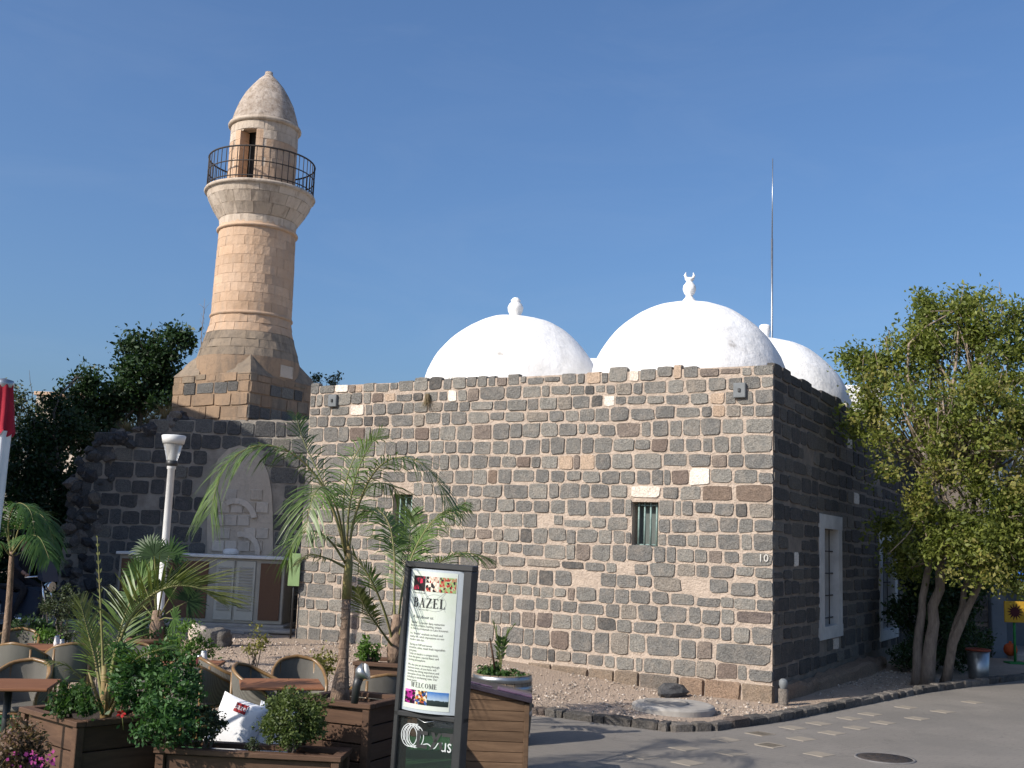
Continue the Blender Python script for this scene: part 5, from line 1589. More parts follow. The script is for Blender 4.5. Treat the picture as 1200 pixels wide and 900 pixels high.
# ------------------------------------------------------------------ palms
# tall slender palm
c0 = at(399, 818, 10.25)
pa = thing('slender_palm', 'slender palm with long drooping feathery fronds in a tall planter', 'palm', (c0.x, 10.25, c0.z-0.05))
tp_ = [(398,826),(399,806),(402,775),(405,730),(406,700)]
MB().tube(pxpath(tp_, 10.25), [0.095, 0.08, 0.05, 0.042, 0.04], 12).build('trunk', M['palm_trunk'], pa, True)
for i in range(9):
    q = at(400 + i*0.65, 805 - i*11.5, 10.25); r = (0.078, 0.066, 0.056, 0.051, 0.049, 0.047, 0.045, 0.044, 0.0435)[i]
    MB().lathe([(r, -0.008), (r+0.004, 0), (r, 0.008)], 12, tuple(q)).build('ring_scar', M['palm_trunk'], pa, True)
MB().tube(pxpath([(406,702),(407,680),(409,660),(408,640)], 10.25), [0.044, 0.042, 0.036, 0.026], 10).build('crownshaft', M['palm_sheath'], pa, True)
FR = [([(407,655),(416,605,-.05),(434,560,-.15),(458,538,-.25),(488,540,-.35),(512,562,-.4),(530,598,-.45)], 0.42, 62, 0.55),
      ([(406,655),(393,605,-.1),(372,560,-.2),(340,530,-.3),(305,522,-.4),(275,535,-.5),(256,562,-.55),(247,600,-.6)], 0.46, 70, 0.7),
      ([(405,650),(392,600,.1),(372,552,.2),(355,515,.3),(347,488,.35)], 0.36, 44, 0.35),
      ([(406,650),(402,600,.2),(408,555,.35),(426,520,.5),(450,512,.6)], 0.36, 44, 0.4),
      ([(405,660),(388,635,-.2),(366,622,-.4),(346,632,-.5),(338,655,-.5)], 0.30, 36, 0.6),
      ([(407,655),(420,625,-.3),(436,612,-.6),(452,625,-.8),(458,655,-.9)], 0.34, 40, 0.6),
      ([(405,650),(396,600,-.35),(382,572,-.7),(368,580,-1.0),(358,620,-1.15)], 0.38, 46, 0.6),
      ([(407,650),(418,598,.4),(436,568,.7),(462,572,.9),(478,604,1.0)], 0.36, 44, 0.6),
      ([(405,650),(378,588,.35),(352,560,.6),(328,566,.8),(312,600,.95)], 0.38, 46, 0.6),
      ([(406,648),(410,590,-.1),(424,540,-.1),(446,505,-.1)], 0.34, 40, 0.3),
      ([(405,665),(385,655,-.1),(362,650,-.2),(347,662,-.25)], 0.2, 26, 0.5)]
for k, (pts, L, n, dr) in enumerate(FR):
    if k in (5, 8): continue
    frond(pa, pxpath(pts, 10.25), L, int(n*0.95), dr, 0.0125, 0.55, 0.25, M['leaf_palm'] if k != 10 else M['leaf_palm_dry'], 100+k, start=0.28, r0=0.013, jit=0.18)
# stiff palm behind
Y2 = 13.4
c0 = at(463, 774, Y2)
pb2 = thing('stiff_palm', 'young palm with broad stiff fronds beside the sign', 'palm', (c0.x, Y2, c0.z-0.05))
MB().tube(pxpath([(463,778),(463,760),(464,740),(465,720)], Y2), [0.09, 0.10, 0.07, 0.04], 12).build('trunk', M['palm_trunk'], pb2, True)
FR = [([(463,755),(462,700),(462,650,.1),(456,615,.2),(444,598,.3),(432,598,.3)], 0.62, 46, 0.55),
      ([(465,755),(480,705,-.2),(505,668,-.4),(538,648,-.6),(574,655,-.7)], 0.42, 40, 0.3),
      ([(464,755),(472,690,.1),(488,640,.2),(512,606,.3),(540,590,.3)], 0.58, 44, 0.6),
      ([(462,758),(450,715,-.2),(436,682,-.4),(418,655,-.5),(402,640,-.6)], 0.36, 36, 0.2),
      ([(462,760),(446,738,-.4),(430,715,-.7),(418,690,-.9)], 0.3, 28, 0.2),
      ([(464,755),(470,700,.4),(478,650,.6),(482,600,.8)], 0.5, 38, 0.3),
      ([(465,758),(488,730,-.3),(515,712,-.5),(545,715,-.7)], 0.36, 32, 0.4)]
for k, (pts, L, n, dr) in enumerate(FR):
    frond(pb2, pxpath(pts, Y2), L, int(n*1.2), dr, 0.022, 0.7, 0.1, M['leaf_palm'] if k != 4 else M['leaf_palm_dry'], 200+k, start=0.40, r0=0.018)
# palm in the left planter
Y3 = PL[1] + 0.05
c0 = at(125, 838, Y3)
pc3 = thing('tilted_palm', 'palm with one great yellow tipped arching frond in square planter', 'palm', (c0.x, Y3, ZD + hpl - 0.1))
MB().tube(pxpath([(124,850),(124,825),(123,800),(122,780)], Y3), [0.05, 0.05, 0.035, 0.02], 10).build('trunk', M['palm_sheath'], pc3, True)
FR = [([(122,830),(120,760),(117,690),(114,630)], 0.05, 9, 0.0, 'leaf_palm_dry', 1.6, 0.1, 0.016),
      ([(126,830),(136,765,-.1),(158,716,-.2),(192,690,-.3),(228,688,-.35),(258,706,-.4)], 0.52, 46, 0.12, 'leaf_palm_dry', 0.8, 0.55, 0.02),
      ([(121,830),(113,780,.1),(103,740,.15),(94,705,.2)], 0.30, 22, 0.1, 'leaf_palm_dry', 0.9, 0.2, 0.016),
      ([(125,830),(131,780,.2),(142,735,.4),(158,695,.5),(178,668,.6)], 0.42, 34, 0.2, 'leaf_palm', 0.8, 0.35, 0.018),
      ([(120,838),(100,800,-.2),(78,780,-.3),(58,776,-.4)], 0.2, 14, 0.3, 'leaf_palm_dry', 0.8, 0.1, 0.01),
      ([(127,835),(140,800,-.3),(160,772,-.5),(190,760,-.7)], 0.32, 26, 0.3, 'leaf_palm', 0.8, 0.3, 0.016),
      ([(122,832),(118,790,.3),(112,750,.5),(100,722,.7)], 0.3, 24, 0.25, 'leaf_palm', 0.8, 0.2, 0.014)]
for k, (pts, L, n, dr, mk, fw, lf, r0) in enumerate(FR):
    frond(pc3, pxpath(pts, Y3), L*1.1, int(n*1.3), dr, 0.016, fw, lf, M[mk], 300+k, start=0.28 if k else 0.4, r0=r0, jit=0.16)
for k, (a, b, d) in enumerate([((122,838),(108,800),(104,788)), ((128,838),(140,815),(146,805)), ((124,838),(124,812),(126,800))]):
    MB().tube(pxpath([a, b, d], Y3-0.12), [0.02, 0.014, 0.006], 6).build('leaf_base', M['palm_sheath'], pc3, True)
# fan palm
Y4 = 16.8
c0 = at(184, 752, Y4)
pd = thing('fan_palm', 'small fan palm in a round tub before the electric cabinet', 'palm', (c0.x, Y4, c0.z-0.1))
MB().tube(pxpath([(184,756),(184,735),(184,715)], Y4), [0.10, 0.11, 0.06], 12).build('trunk', M['palm_trunk'], pd, True)
def fan(parent, base, hub, R, seed, mat, tilt):
    rg = random.Random(seed); base = Vector(base); hub = Vector(hub)
    mb = MB(); mb.tube([base, base.lerp(hub, 0.5) + Vector((0,0,0.03)), hub], [0.012, 0.01, 0.008], 5); nr = len(mb.f)
    d0 = (hub - base).normalized(); nrm = (Vector((0,-1,0.2)) + Vector((tilt,0,0))).normalized()
    sd = d0.cross(nrm).normalized(); nrm = sd.cross(d0)
    for i in range(26):
        a = rad(-125 + 250*i/25) + rg.uniform(-.03, .03)
        d = d0*math.cos(a) + sd*math.sin(a) + nrm*rg.uniform(-.02, .12); d.normalize()
        l = R*rg.uniform(0.85, 1.05)*(1 - 0.2*abs(a)/2.2); wv = d.cross(nrm).normalized()*0.018
        pts = []
        for e, w in ((0.02, .3), (0.45, 1.0), (0.8, 0.5), (1.0, 0.05)):
            q = hub + d*l*e - Vector((0,0,1))*0.18*l*e*e*e; pts += [q + wv*w, q - wv*w]
        mb.add(pts, [(0,1,3,2), (2,3,5,4), (4,5,7,6)])
    me = mb.mesh('frond'); me.materials.append(mat); me.materials.append(M['rachis'])
    me.polygons.foreach_set('material_index', [1]*nr + [0]*(len(mb.f)-nr))
    link('frond', me, None, parent, True)
for k, (px, py, dy, R) in enumerate([(181,652,0,.40),(198,652,.2,.40),(163,672,-.1,.36),(212,680,-.2,.38),(190,690,-.5,.34),(155,700,.3,.32),(220,705,.2,.34),(174,645,.4,.36),(203,725,-.4,.3),(162,728,-.3,.3)]):
    fan(pd, at(184, 728, Y4), at(px, py, Y4+dy), R, k, M['leaf_mid'] if k % 3 else M['leaf_dark'], (px-184)/60)
# palm at the left edge
Y5 = 14.0
c0 = at(6, 745, Y5)
pe = thing('bright_palm', 'bright green drooping palm beside the parked motorbike', 'palm', (c0.x, Y5, gh(c0.x, Y5)))
MB().tube([(c0.x, Y5, gh(c0.x, Y5)-0.02)] + pxpath([(8,735),(11,700),(13,665),(14,645)], Y5), [0.055, 0.045, 0.038, 0.034, 0.028], 10).build('trunk', M['palm_trunk'], pe, True)
for k, (pts, L, n, dr) in enumerate([([(14,650),(24,615),(40,600,-.1),(55,612,-.2),(64,640,-.3)], 0.36, 40, 0.6), ([(14,650),(18,615,.2),(28,595,.3),(44,598,.4),(58,618,.5)], 0.34, 38, 0.6), ([(13,650),(5,618),(-10,602),(-30,612)], 0.36, 38, 0.6),
                                      ([(14,650),(30,630,-.4),(46,630,-.7),(58,655,-.9)], 0.34, 36, 0.7), ([(13,650),(10,612,-.2),(20,590,-.4),(36,600,-.6),(42,640,-.7)], 0.34, 36, 0.6), ([(13,652),(-4,635,-.3),(-20,650,-.6),(-28,680,-.7)], 0.3, 30, 0.6), ([(14,652),(34,645,.1),(52,648,.2),(75,655,.3)], 0.22, 26, 0.5)]):
    frond(pe, pxpath(pts, Y5), L, n, dr, 0.022, 0.6, 0.2, M['leaf_mid'], 400+k, start=0.2, r0=0.011)

# ------------------------------------------------------------------ shrubs
zs_ = ZD + hpl
shrub('leafy_bush', 'lush green bush spilling over the square planter', (PL[0]+0.18, PL[1], zs_-0.1), [blob(165, 800, 9.5, 34, 26), blob(200, 812, 9.4, 32, 24), blob(150, 775, 9.6, 22, 10), blob(210, 845, 9.25, 24, 14), blob(182, 838, 9.2, 28, 16), blob(190, 775, 9.7, 24, 12), blob(215,790,9.6,20,9)], M['leaf_bush'], 41, clump_r=0.085, per=60, leaf=0.042)
shrub('leafy_bush', 'small green bush with pale flowers at the left of the square planter', (PL[0]-0.3, PL[1]-0.05, zs_-0.1), [blob(84, 815, 9.4, 18, 14), blob(100, 822, 9.2, 14, 8), blob(72, 828, 9.4, 12, 6)], M['leaf_mid'], 42, clump_r=0.07, per=50, leaf=0.04)
hp = at(143, 836, 8.95)
t = thing('hibiscus_bloom', 'single dark red bloom over the planter rim', 'flower', tuple(hp))
for i in range(5):
    a = 2*PI*i/5; MB().add([hp, hp + Vector((0.03*math.cos(a-0.5), -0.015, 0.022*math.sin(a-0.5))), hp + Vector((0.042*math.cos(a), -0.03, 0.032*math.sin(a))), hp + Vector((0.03*math.cos(a+0.5), -0.015, 0.022*math.sin(a+0.5)))], [(0,1,2,3)]).build('petal', M['petal_red'], t, True)
MB().tube([hp, hp + Vector((-0.01, 0.1, -0.14))], 0.004, 5).build('stalk', M['rachis'], t, True)
c = at(20, 900, 8.7)
fb_ = shrub('flowering_shrub', 'reddish flowering shrub in front of the square planter', (c.x, 8.7, -0.28), [blob(20, 868, 8.7, 26, 18), blob(38, 885, 8.7, 18, 10), blob(5, 890, 8.6, 26, 14), blob(30, 915, 8.6, 24, 14), blob(8,925,8.7,26,12)], M['leaf_red'], 44, clump_r=0.075, per=55, leaf=0.036)
rs = np.random.RandomState(9)
fm = [np.array(at(20 + rs.uniform(-12, 48), 884 + rs.uniform(-4, 16), 8.5 + rs.uniform(-.1, .1))) for _ in range(60)]
link('blossom', leaf_cloud('blossom', np.array(fm), 0.03, rs, 0.9), M['flower'], fb_, True)
# clipped shrubs in the trough
c = at(344, 842, 9.5)
shrub('topiary', 'dense clipped round olive green shrub in the trough by the pillows', (c.x, 9.5, at(340, 882, 9.5).z-0.03), [((c.x, 9.5, c.z), (0.265, 0.25, 0.245), 170)], M['leaf_topiary'], 51, clump_r=0.055, per=60, leaf=0.026, barkm=M['bark'])
c = at(236, 848, 9.5)
shrub('topiary', 'dark airy little shrub on thin stems in the trough', (at(236, 884, 9.5).x, 9.5, at(236, 884, 9.5).z-0.03), [((c.x, 9.5, c.z+0.02), (0.22, 0.18, 0.13), 34), ((c.x-0.06, 9.5, c.z-0.1), (0.16, 0.14, 0.1), 14)], M['leaf_grey'], 52, clump_r=0.05, per=42, leaf=0.028, stem_r=0.012)
c = at(195, 868, 9.5)
shrub('trough_plant', 'loose green plant at the left end of the trough', (c.x, 9.5, at(195, 884, 9.5).z-0.03), [blob(196, 866, 9.5, 16, 12)], M['leaf_mid'], 53, clump_r=0.05, per=36, leaf=0.03, stem_r=0.008)
c = at(305, 872, 9.45)
shrub('trough_plant', 'small low sprig at the foot of the round clipped shrub', (c.x, 9.45, at(305, 884, 9.45).z-0.03), [blob(303, 872, 9.45, 12, 7)], M['leaf_grey'], 54, clump_r=0.04, per=26, leaf=0.026, stem_r=0.006)
# shrubs further back
def gshrub(label, px, py, Y, rpx, k, mat, seed, stem=0.014, flat=1.0, basepy=None, cr=0.1, leaf=0.045, per=36, name='garden_shrub'):
    c = at(px, py, Y); gz = gh(c.x, Y); r = rpx*Y/1320
    return shrub(name, label, (c.x, Y, gz), [((c.x, Y, c.z), (r, r*0.9, r*flat), k)], mat, seed, clump_r=cr, per=per, leaf=leaf, stem_r=stem)
gshrub('small round headed tree with thin stem by the paved strip', 70, 706, 17.0, 21, 34, M['leaf_grey'], 61, 0.02)
gshrub('leafy hedge plant behind the rattan chairs at the terrace edge', 36, 735, 15.2, 24, 26, M['leaf_dark'], 62, flat=0.6)
gshrub('bright green low plant at the terrace edge', 52, 743, 14.9, 10, 10, M['leaf_bright'], 63)
gshrub('thin grey green plant at the terrace edge below the round tree', 82, 738, 15.4, 14, 9, M['leaf_grey'], 64)
gshrub('bright green climbing shrub next to the round tub', 217, 750, 16.0, 18, 30, M['leaf_bright'], 65, flat=1.5)
gshrub('bright green shrub in front of the pale boulder', 237, 762, 16.2, 15, 16, M['leaf_bright'], 66)
gshrub('green bush growing beneath the fan palm', 180, 732, 16.9, 26, 26, M['leaf_mid'], 67, flat=0.7)
gshrub('wispy pale green plant alone on the gravel', 299, 752, 16.5, 13, 14, M['leaf_olive'], 68, flat=1.4, per=22)
gshrub('small olive shrub behind the wooden table', 381, 778, 14.6, 13, 16, M['leaf_olive'], 69)
c = at(434, 762, 13.3)
shrub('garden_shrub', 'bright leafy shrub at the foot of the stiff palm', (c.x, 13.3, at(445, 776, 13.3).z-0.08), [blob(433, 762, 13.3, 15, 18)], M['leaf_bright'], 70, clump_r=0.06, per=36, leaf=0.045)
gshrub('low hedge plant behind the square planter', 128, 772, 12.0, 16, 14, M['leaf_mid'], 71)
gshrub('small green plant in the terrace corner', 108, 752, 14.0, 11, 9, M['leaf_mid'], 72)

# ------------------------------------------------------------------ cafe furniture
def weave_mat():
    m, nt, b = newmat('woven_back')
    v = coords(nt, 'Object', (1, 1, 1))
    w1 = nd(nt, 'ShaderNodeTexWave', Scale=38.0); w1.bands_direction = 'Z'; nt.links.new(v, w1.inputs['Vector'])
    w2 = nd(nt, 'ShaderNodeTexWave', Scale=38.0); w2.bands_direction = 'X'; nt.links.new(v, w2.inputs['Vector'])
    h = mth(nt, 'MULTIPLY', w1.outputs['Fac'], w2.outputs['Fac'])
    c = mixc(nt, h, (0.10,0.092,0.078), (0.21,0.195,0.165))
    nt.links.new(c, b.inputs['Base Color']); b.inputs['Roughness'].default_value = 0.8
    bumpn(nt, b, h, 0.5, 0.004)
    return m
M['weave'] = weave_mat()
M['bamboo'] = pm('bamboo', (0.25,0.15,0.06), (0.16,0.088,0.035), scale=5, rough=0.35, bump=0.15, spec=0.5)
M['rattan_dark'] = pm('rattan_dark', (0.055,0.045,0.035), (0.035,0.03,0.024), scale=20, rough=0.6, bump=0.4, bscale=90)
def make_chair():
    t = thing('cafe_chair', 'x', 'chair')
    arc = [(-0.275,-0.25,0.0), (-0.28,-0.25,0.30), (-0.285,-0.24,0.52), (-0.29,-0.18,0.63), (-0.285,-0.03,0.69), (-0.255,0.13,0.76), (-0.17,0.25,0.83), (0.0,0.30,0.865)]
    half = crom(arc, 22)
    full = half + [Vector((-p.x, p.y, p.z)) for p in half[::-1][1:]]
    MB().tube(full, 0.019, 8).build('frame', M['bamboo'], t)
    for i, p in enumerate(full):                # knots of the bamboo
        pass
    # woven back
    up = [p for p in full if p.z > 0.55]
    mb = MB(); vs = []; n = len(up)
    for p in up:
        q = Vector((p.x*0.86, p.y*0.84 - 0.01 if p.y > 0 else p.y*0.9, 0.45))
        for k in range(4):
            e = k/3; r = p.lerp(q, e) + Vector((0, 0.02*math.sin(PI*e), 0)); vs.append(r)
    fs = [(i*4+k, (i+1)*4+k, (i+1)*4+k+1, i*4+k+1) for i in range(n-1) for k in range(3)]
    mb.add(vs, fs, True)
    mb.add([Vector(v) + Vector((0, 0.012 if Vector(v).y > 0 else 0.0, -0.004)) + Vector((0.012 if v[0] < 0 else -0.012, 0, 0))*-1 for v in vs], [tuple(reversed(f)) for f in fs], True)
    mb.build('backrest', M['weave'], t)
    # seat
    sp = []
    for k in range(24):
        a = 2*PI*k/24; c, s_ = math.cos(a), math.sin(a)
        sp.append((0.255*math.copysign(abs(c)**0.6, c), 0.245*math.copysign(abs(s_)**0.6, s_)))
    mb = MB()
    vs = [(x*k, y*k, z) for (k, z) in ((0.94, 0.415), (1.0, 0.43), (1.0, 0.445), (0.93, 0.462)) for x, y in sp]
    mb.add(vs, [(j*24+i, j*24+(i+1) % 24, (j+1)*24+(i+1) % 24, (j+1)*24+i) for j in range(3) for i in range(24)] + [list(range(72, 96)), list(range(23, -1, -1))], False)
    mb.build('seat', M['weave'], t)
    for sx in (-1, 1):
        MB().tube([(sx*0.20, 0.26, 0.0), (sx*0.205, 0.235, 0.25), (sx*0.20, 0.235, 0.46), (sx*0.19, 0.245, 0.80)], 0.016, 8).build('leg', M['bamboo'], t)
        MB().tube([(sx*0.275, -0.245, 0.25), (sx*0.205, 0.235, 0.22)], 0.011, 6).build('stretcher', M['bamboo'], t)
        MB().tube([(sx*0.28, -0.24, 0.41), (sx*0.25, 0.0, 0.405), (sx*0.205, 0.235, 0.41)], 0.014, 6).build('seat_rail', M['bamboo'], t)
    MB().tube([(-0.275, -0.245, 0.405), (0.275, -0.245, 0.405)], 0.014, 6).build('seat_rail', M['bamboo'], t)
    for k in range(5):
        x = -0.2 + 0.1*k
        MB().tube([(x*0.9, 0.245, 0.40), (x*0.9, 0.25, 0.28)], 0.006, 5).build('spindle', M['bamboo'], t)
    MB().tube([(-0.2, 0.25, 0.28), (0.2, 0.25, 0.28)], 0.010, 6).build('stretcher', M['bamboo'], t)
    return t
chair0 = make_chair()
CH = [  # px, Y, facing (deg, 0 = faces the camera), label
    (22, 11.25, 0, 'rattan chair facing the camera behind the small table by the flowering shrub'),
    (27, 13.3, 175, 'rattan chair with its back turned, in front of the leafy hedge plant'),
    (80, 13.5, 205, 'rattan chair turned aside at the table with white jars, before the round headed tree'),
    (154, 13.4, 20, 'pale backed rattan chair half hidden behind the lush bush'),
    (230, 12.0, 165, 'rattan chair with its back turned, right beside the lush bush'),
    (266, 12.35, 120, 'rattan chair seen sideways between two others near the white pillows'),
    (308, 11.75, 75, 'rattan armchair drawn up to the reddish table, bamboo hoop facing the pillows'),
    (350, 12.5, 15, 'rattan chair behind the reddish table near the olive shrub'),
    (446, 11.6, 200, 'rattan chair behind the tall dark planter, next to the sign'),
    (14, 14.7, 10, 'rattan chair with pale back farthest along the terrace by the hedge'),
]
for k, (px, Y, fd, lab) in enumerate(CH):
    o = chair0 if k == 0 else copy_tree(chair0)
    p = at(px, 790, Y)
    o.location = (p.x, Y, ZD); o.rotation_euler = (0, 0, rad(fd)); o['label'] = lab; o['group'] = 'rattan chairs on the cafe terrace'
def make_table():
    t = thing('cafe_table', 'x', 'table')
    MB().bbox(-0.40, 0.40, -0.36, 0.36, 0.715, 0.745, 0.008).build('top', M['table_wood'], t)
    MB().tube([(0, 0, 0.04), (0, 0, 0.715)], 0.035, 12).build('pedestal', M['black_metal'], t)
    for a in (0, 1):
        m4 = Matrix.Rotation(a*PI/2, 4, 'Z')
        MB().bbox(-0.28, 0.28, -0.03, 0.03, 0.0 if a == 0 else 0.004, 0.04 if a == 0 else 0.044, 0.008, m4).build('foot', M['black_metal'], t)
    MB().bbox(-0.2, 0.2, -0.2, 0.2, 0.70, 0.7145, 0.004).build('plate', M['black_metal'], t)
    return t
tab0 = make_table()
TB = [(12, 10.6, 12, 'small reddish wooden table next to the flowering shrub'), (330, 11.35, 14, 'reddish wooden table beside the slender palm'),
      (60, 14.0, 8, 'wooden table carrying white jars by the hedge'), (215, 12.75, 5, 'wooden table half hidden behind the lush bush, with white jars')]
for k, (px, Y, a, lab) in enumerate(TB):
    o = tab0 if k == 0 else copy_tree(tab0)
    p = at(px, 790, Y); o.location = (p.x, Y, ZD); o.rotation_euler = (0, 0, rad(a)); o['label'] = lab; o['group'] = 'tables on the cafe terrace'
M['china'] = pm('white_china', (0.75,0.74,0.72), (0.70,0.69,0.67), rough=0.3, bump=0, spec=0.5)
def jar(px, Y, dz, lab, r=0.03, h=0.09, mat=None):
    p = at(px, 780, Y); t = thing('sugar_jar', lab, 'jar', (p.x, Y, ZD + 0.745))
    MB().lathe([(0.001, 0), (r, 0), (r*1.08, h*0.5), (r*0.85, h*0.85), (r*0.85, h)], 14).build('body', mat or M['china'], t)
    MB().lathe([(r*0.9, h), (r*0.9, h+0.015), (0.0, h+0.02)], 14).build('lid', M['steel'], t)
jar(64, 13.85, 0, 'white jar with steel lid on the table by the hedge, the taller one', 0.034, 0.13)
jar(70, 13.95, 0, 'short white jar with steel lid on the table by the hedge', 0.034, 0.08)
jar(238, 12.7, 0, 'tall white jar on the table half hidden by the lush bush', 0.038, 0.13)
jar(233, 12.6, 0, 'short dark red jar on the table half hidden by the lush bush', 0.032, 0.09, M['maroon'])

# low bench with pillows
bx_ = at(290, 884, 10.35)
bn = thing('low_bench', 'low lounge bench with white seat pad behind the trough', 'bench', (bx_.x, 10.45, ZD))
MB().bbox(bx_.x-0.85, bx_.x+0.62, 10.15, 10.75, ZD, ZD+0.10, 0.01).build('base', M['planter_wood'], bn, True)
M['cloth'] = pm('white_cloth', (0.80,0.80,0.80), (0.74,0.74,0.75), scale=3, rough=0.9, bump=0.12, bscale=6, bdist=0.03)
MB().bbox(bx_.x-0.84, bx_.x+0.61, 10.14, 10.74, ZD+0.101, ZD+0.18, 0.03).build('seat_pad', M['cloth'], bn, True)
M['red_print'] = pm('red_print', (0.33,0.03,0.03), (0.25,0.02,0.025), scale=9, bump=0.1)
def pillow(px, py, Y, w, h, rot, lab, pr):
    p = at(px, py, Y)
    t = thing('pillow', lab, 'pillow', tuple(p), rot=rot)
    n = 12; vs = []; fs = []
    def bulge(a, b): return 0.085*(max(0, 1-a**4)*max(0, 1-b**4))**0.5
    def shape(a, b): 
        k = 1 - 0.07*(1-abs(a)**2)*abs(b)**3*1.0; l = 1 - 0.07*(1-abs(b)**2)*abs(a)**3
        return a*w/2*l, b*h/2*k
    for sg in (1, -1):
        for j in range(n+1):
            for i in range(n+1):
                a = -1+2*i/n; b = -1+2*j/n; x, z = shape(a, b)
                wr = 0.003*noise.noise((a*3, b*3, sg*4 + px))
                vs.append((x, -sg*(bulge(a, b) + wr*(bulge(a, b) > 0.01)), z))
    N = (n+1)**2
    for sg in (0, 1):
        for j in range(n):
            for i in range(n):
                q = [sg*N + j*(n+1)+i, sg*N + j*(n+1)+i+1, sg*N + (j+1)*(n+1)+i+1, sg*N + (j+1)*(n+1)+i]
                fs.append(q if sg == 0 else q[::-1])
    MB().add(vs, fs, True).build('cushion', M['cloth'], t)
    (a0, a1, b0, b1) = pr
    pv_ = []; m_ = 6
    for j in range(m_+1):
        for i in range(m_+1):
            a = a0 + (a1-a0)*i/m_; b = b0 + (b1-b0)*j/m_; x, z = shape(a, b); pv_.append((x, -bulge(a, b)-0.009, z))
    MB().add(pv_, [(j*7+i, j*7+i+1, (j+1)*7+i+1, (j+1)*7+i) for j in range(6) for i in range(6)], True).build('red_patch', M['red_print'], t)
    tv, tf = text_mesh('bazel', 0.07, 'CENTER')
    cx = (a0+a1)/2*w/2; cz = (b0+b1)/2*h/2 - 0.02
    q = []
    for v in tv:
        x = v.x*0.9 + cx; z = v.y + cz; q.append((x, -bulge(x/(w/2), z/(h/2))-0.0125, z))
    MB().add(q, tf).build('lettering', M['cloth'], t)
pillow(276, 852, 10.45, 0.47, 0.52, (rad(-20), rad(16), rad(-8)), 'white pillow with red patch, leaning nearest the dark airy shrub', (-0.25, 0.25, 0.45, 0.8))
pillow(324, 860, 10.58, 0.47, 0.50, (rad(-20), rad(14), rad(4)), 'white pillow with red patch, half behind the round clipped shrub', (-0.35, 0.3, 0.1, 0.5))

# ------------------------------------------------------------------ menu stand
M['stand_top'] = pm('stand_top', (0.035,0.028,0.04), (0.05,0.04,0.055), rough=0.35, bump=0.05, spec=0.5)
M['plum'] = pm('plum_strip', (0.16,0.10,0.16), (0.13,0.08,0.13), rough=0.4, bump=0.05)
Ysd = 10.7
a_ = at(543, 803, Ysd); b_ = at(621, 822, Ysd)
sd = thing('menu_stand', 'wooden plank menu stand with black sloping top next to the sign', 'stand', ((a_.x+b_.x)/2, Ysd, -0.278))
x0, x1 = a_.x, b_.x; zl, zr = a_.z, b_.z
def ztop_(x): return zl + (zr-zl)*(x-x0)/(x1-x0)
pl_h = 0.093; k = 0
while -0.27 + k*pl_h < zl - 0.02:
    z0 = -0.272 + k*pl_h; z1 = z0 + pl_h - 0.006
    xe = x1 - 0.05
    pts = [(x0, z0), (xe, z0), (xe, min(z1, ztop_(xe)-0.01)), ]
    if z0 > ztop_(xe) - 0.012:
        xc = x0 + (z0 + 0.012 - zl)*(x1-x0)/(zr-zl); pts = [(x0, z0), (xc, z0)]
        if z1 < zl: 
            xd = x0 + (z1 + 0.012 - zl)*(x1-x0)/(zr-zl)
            if xd > x0: pts += [(xd, z1), (x0, z1)]
            else: pts += [(x0, ztop_(x0)-0.012)]
        else: pts += [(x0, ztop_(x0)-0.012)]
    elif z1 > ztop_(xe) - 0.012:
        xd = max(x0+0.001, x0 + (z1 + 0.012 - zl)*(x1-x0)/(zr-zl)); pts = [(x0, z0), (xe, z0), (xe, ztop_(xe)-0.012), (xd, z1), (x0, z1)] 
    else: pts = [(x0, z0), (xe, z0), (xe, z1), (x0, z1)]
    if len(pts) >= 3: MB().prism(pts, Ysd, Ysd+0.02).build('plank', M['stand_wood'], sd, True)
    k += 1
MB().bbox(x1-0.048, x1, Ysd-0.008, Ysd+0.05, -0.275, zr-0.02, 0.004).build('post', M['stand_wood'], sd, True)
MB().bbox(x0-0.048, x0-0.002, Ysd-0.008, Ysd+0.05, -0.275, zl-0.02, 0.004).build('post', M['stand_wood'], sd, True)
MB().prism([(x0-0.045, -0.27), (x1-0.002, -0.27), (x1-0.002, zr-0.03), (x0-0.045, zl-0.03)], Ysd+0.022, Ysd+0.40).build('carcass', M['stand_wood'], sd, True)
ang = math.atan2(zr-zl, x1-x0); L_ = math.hypot(x1-x0, zr-zl)
m4 = Matrix.Translation((x0, Ysd, zl)) @ Matrix.Rotation(-ang, 4, 'Y')
MB().bbox(-0.06, L_+0.02, -0.05, 0.46, -0.01, 0.035, 0.006, m4).build('top', M['stand_top'], sd, True)
MB().bbox(0.0, L_*0.42, 0.02, 0.10, 0.036, 0.044, 0.002, m4).build('strip', M['plum'], sd, True)
MB().bbox(L_*0.5, L_+0.01, -0.02, 0.16, 0.036, 0.05, 0.003, m4).build('strip', M['plum'], sd, True)

# ------------------------------------------------------------------ the restaurant sign
YSg = 9.6
bz = -0.278
c_b = at(513, 832, YSg)
sign = thing('restaurant_sign', 'tall black framed sign reading BAZEL with curved pale poster', 'sign', (c_b.x-0.09, YSg, bz), rot=(0, rad(1.6), rad(-22)))
ztp = at(513, 660, YSg).z - bz                # height of the top
zpb = at(513, 836, YSg).z - bz                # bottom of the light box
HWs = 0.292
MB().bbox(-HWs-0.03, HWs+0.03, -0.02, 0.10, ztp-0.05, ztp, 0.008).build('frame_rail', M['black_metal'], sign)
MB().bbox(-HWs-0.03, HWs+0.03, -0.02, 0.10, zpb-0.05, zpb-0.005, 0.008).build('frame_rail', M['black_metal'], sign)
MB().bbox(-HWs-0.03, -HWs+0.015, -0.02, 0.10, 0.0, ztp-0.051, 0.008).build('frame_stile', M['black_metal'], sign)
MB().bbox(HWs-0.05, HWs+0.03, -0.03, 0.10, 0.0, ztp-0.051, 0.008).build('frame_stile', M['black_metal'], sign)
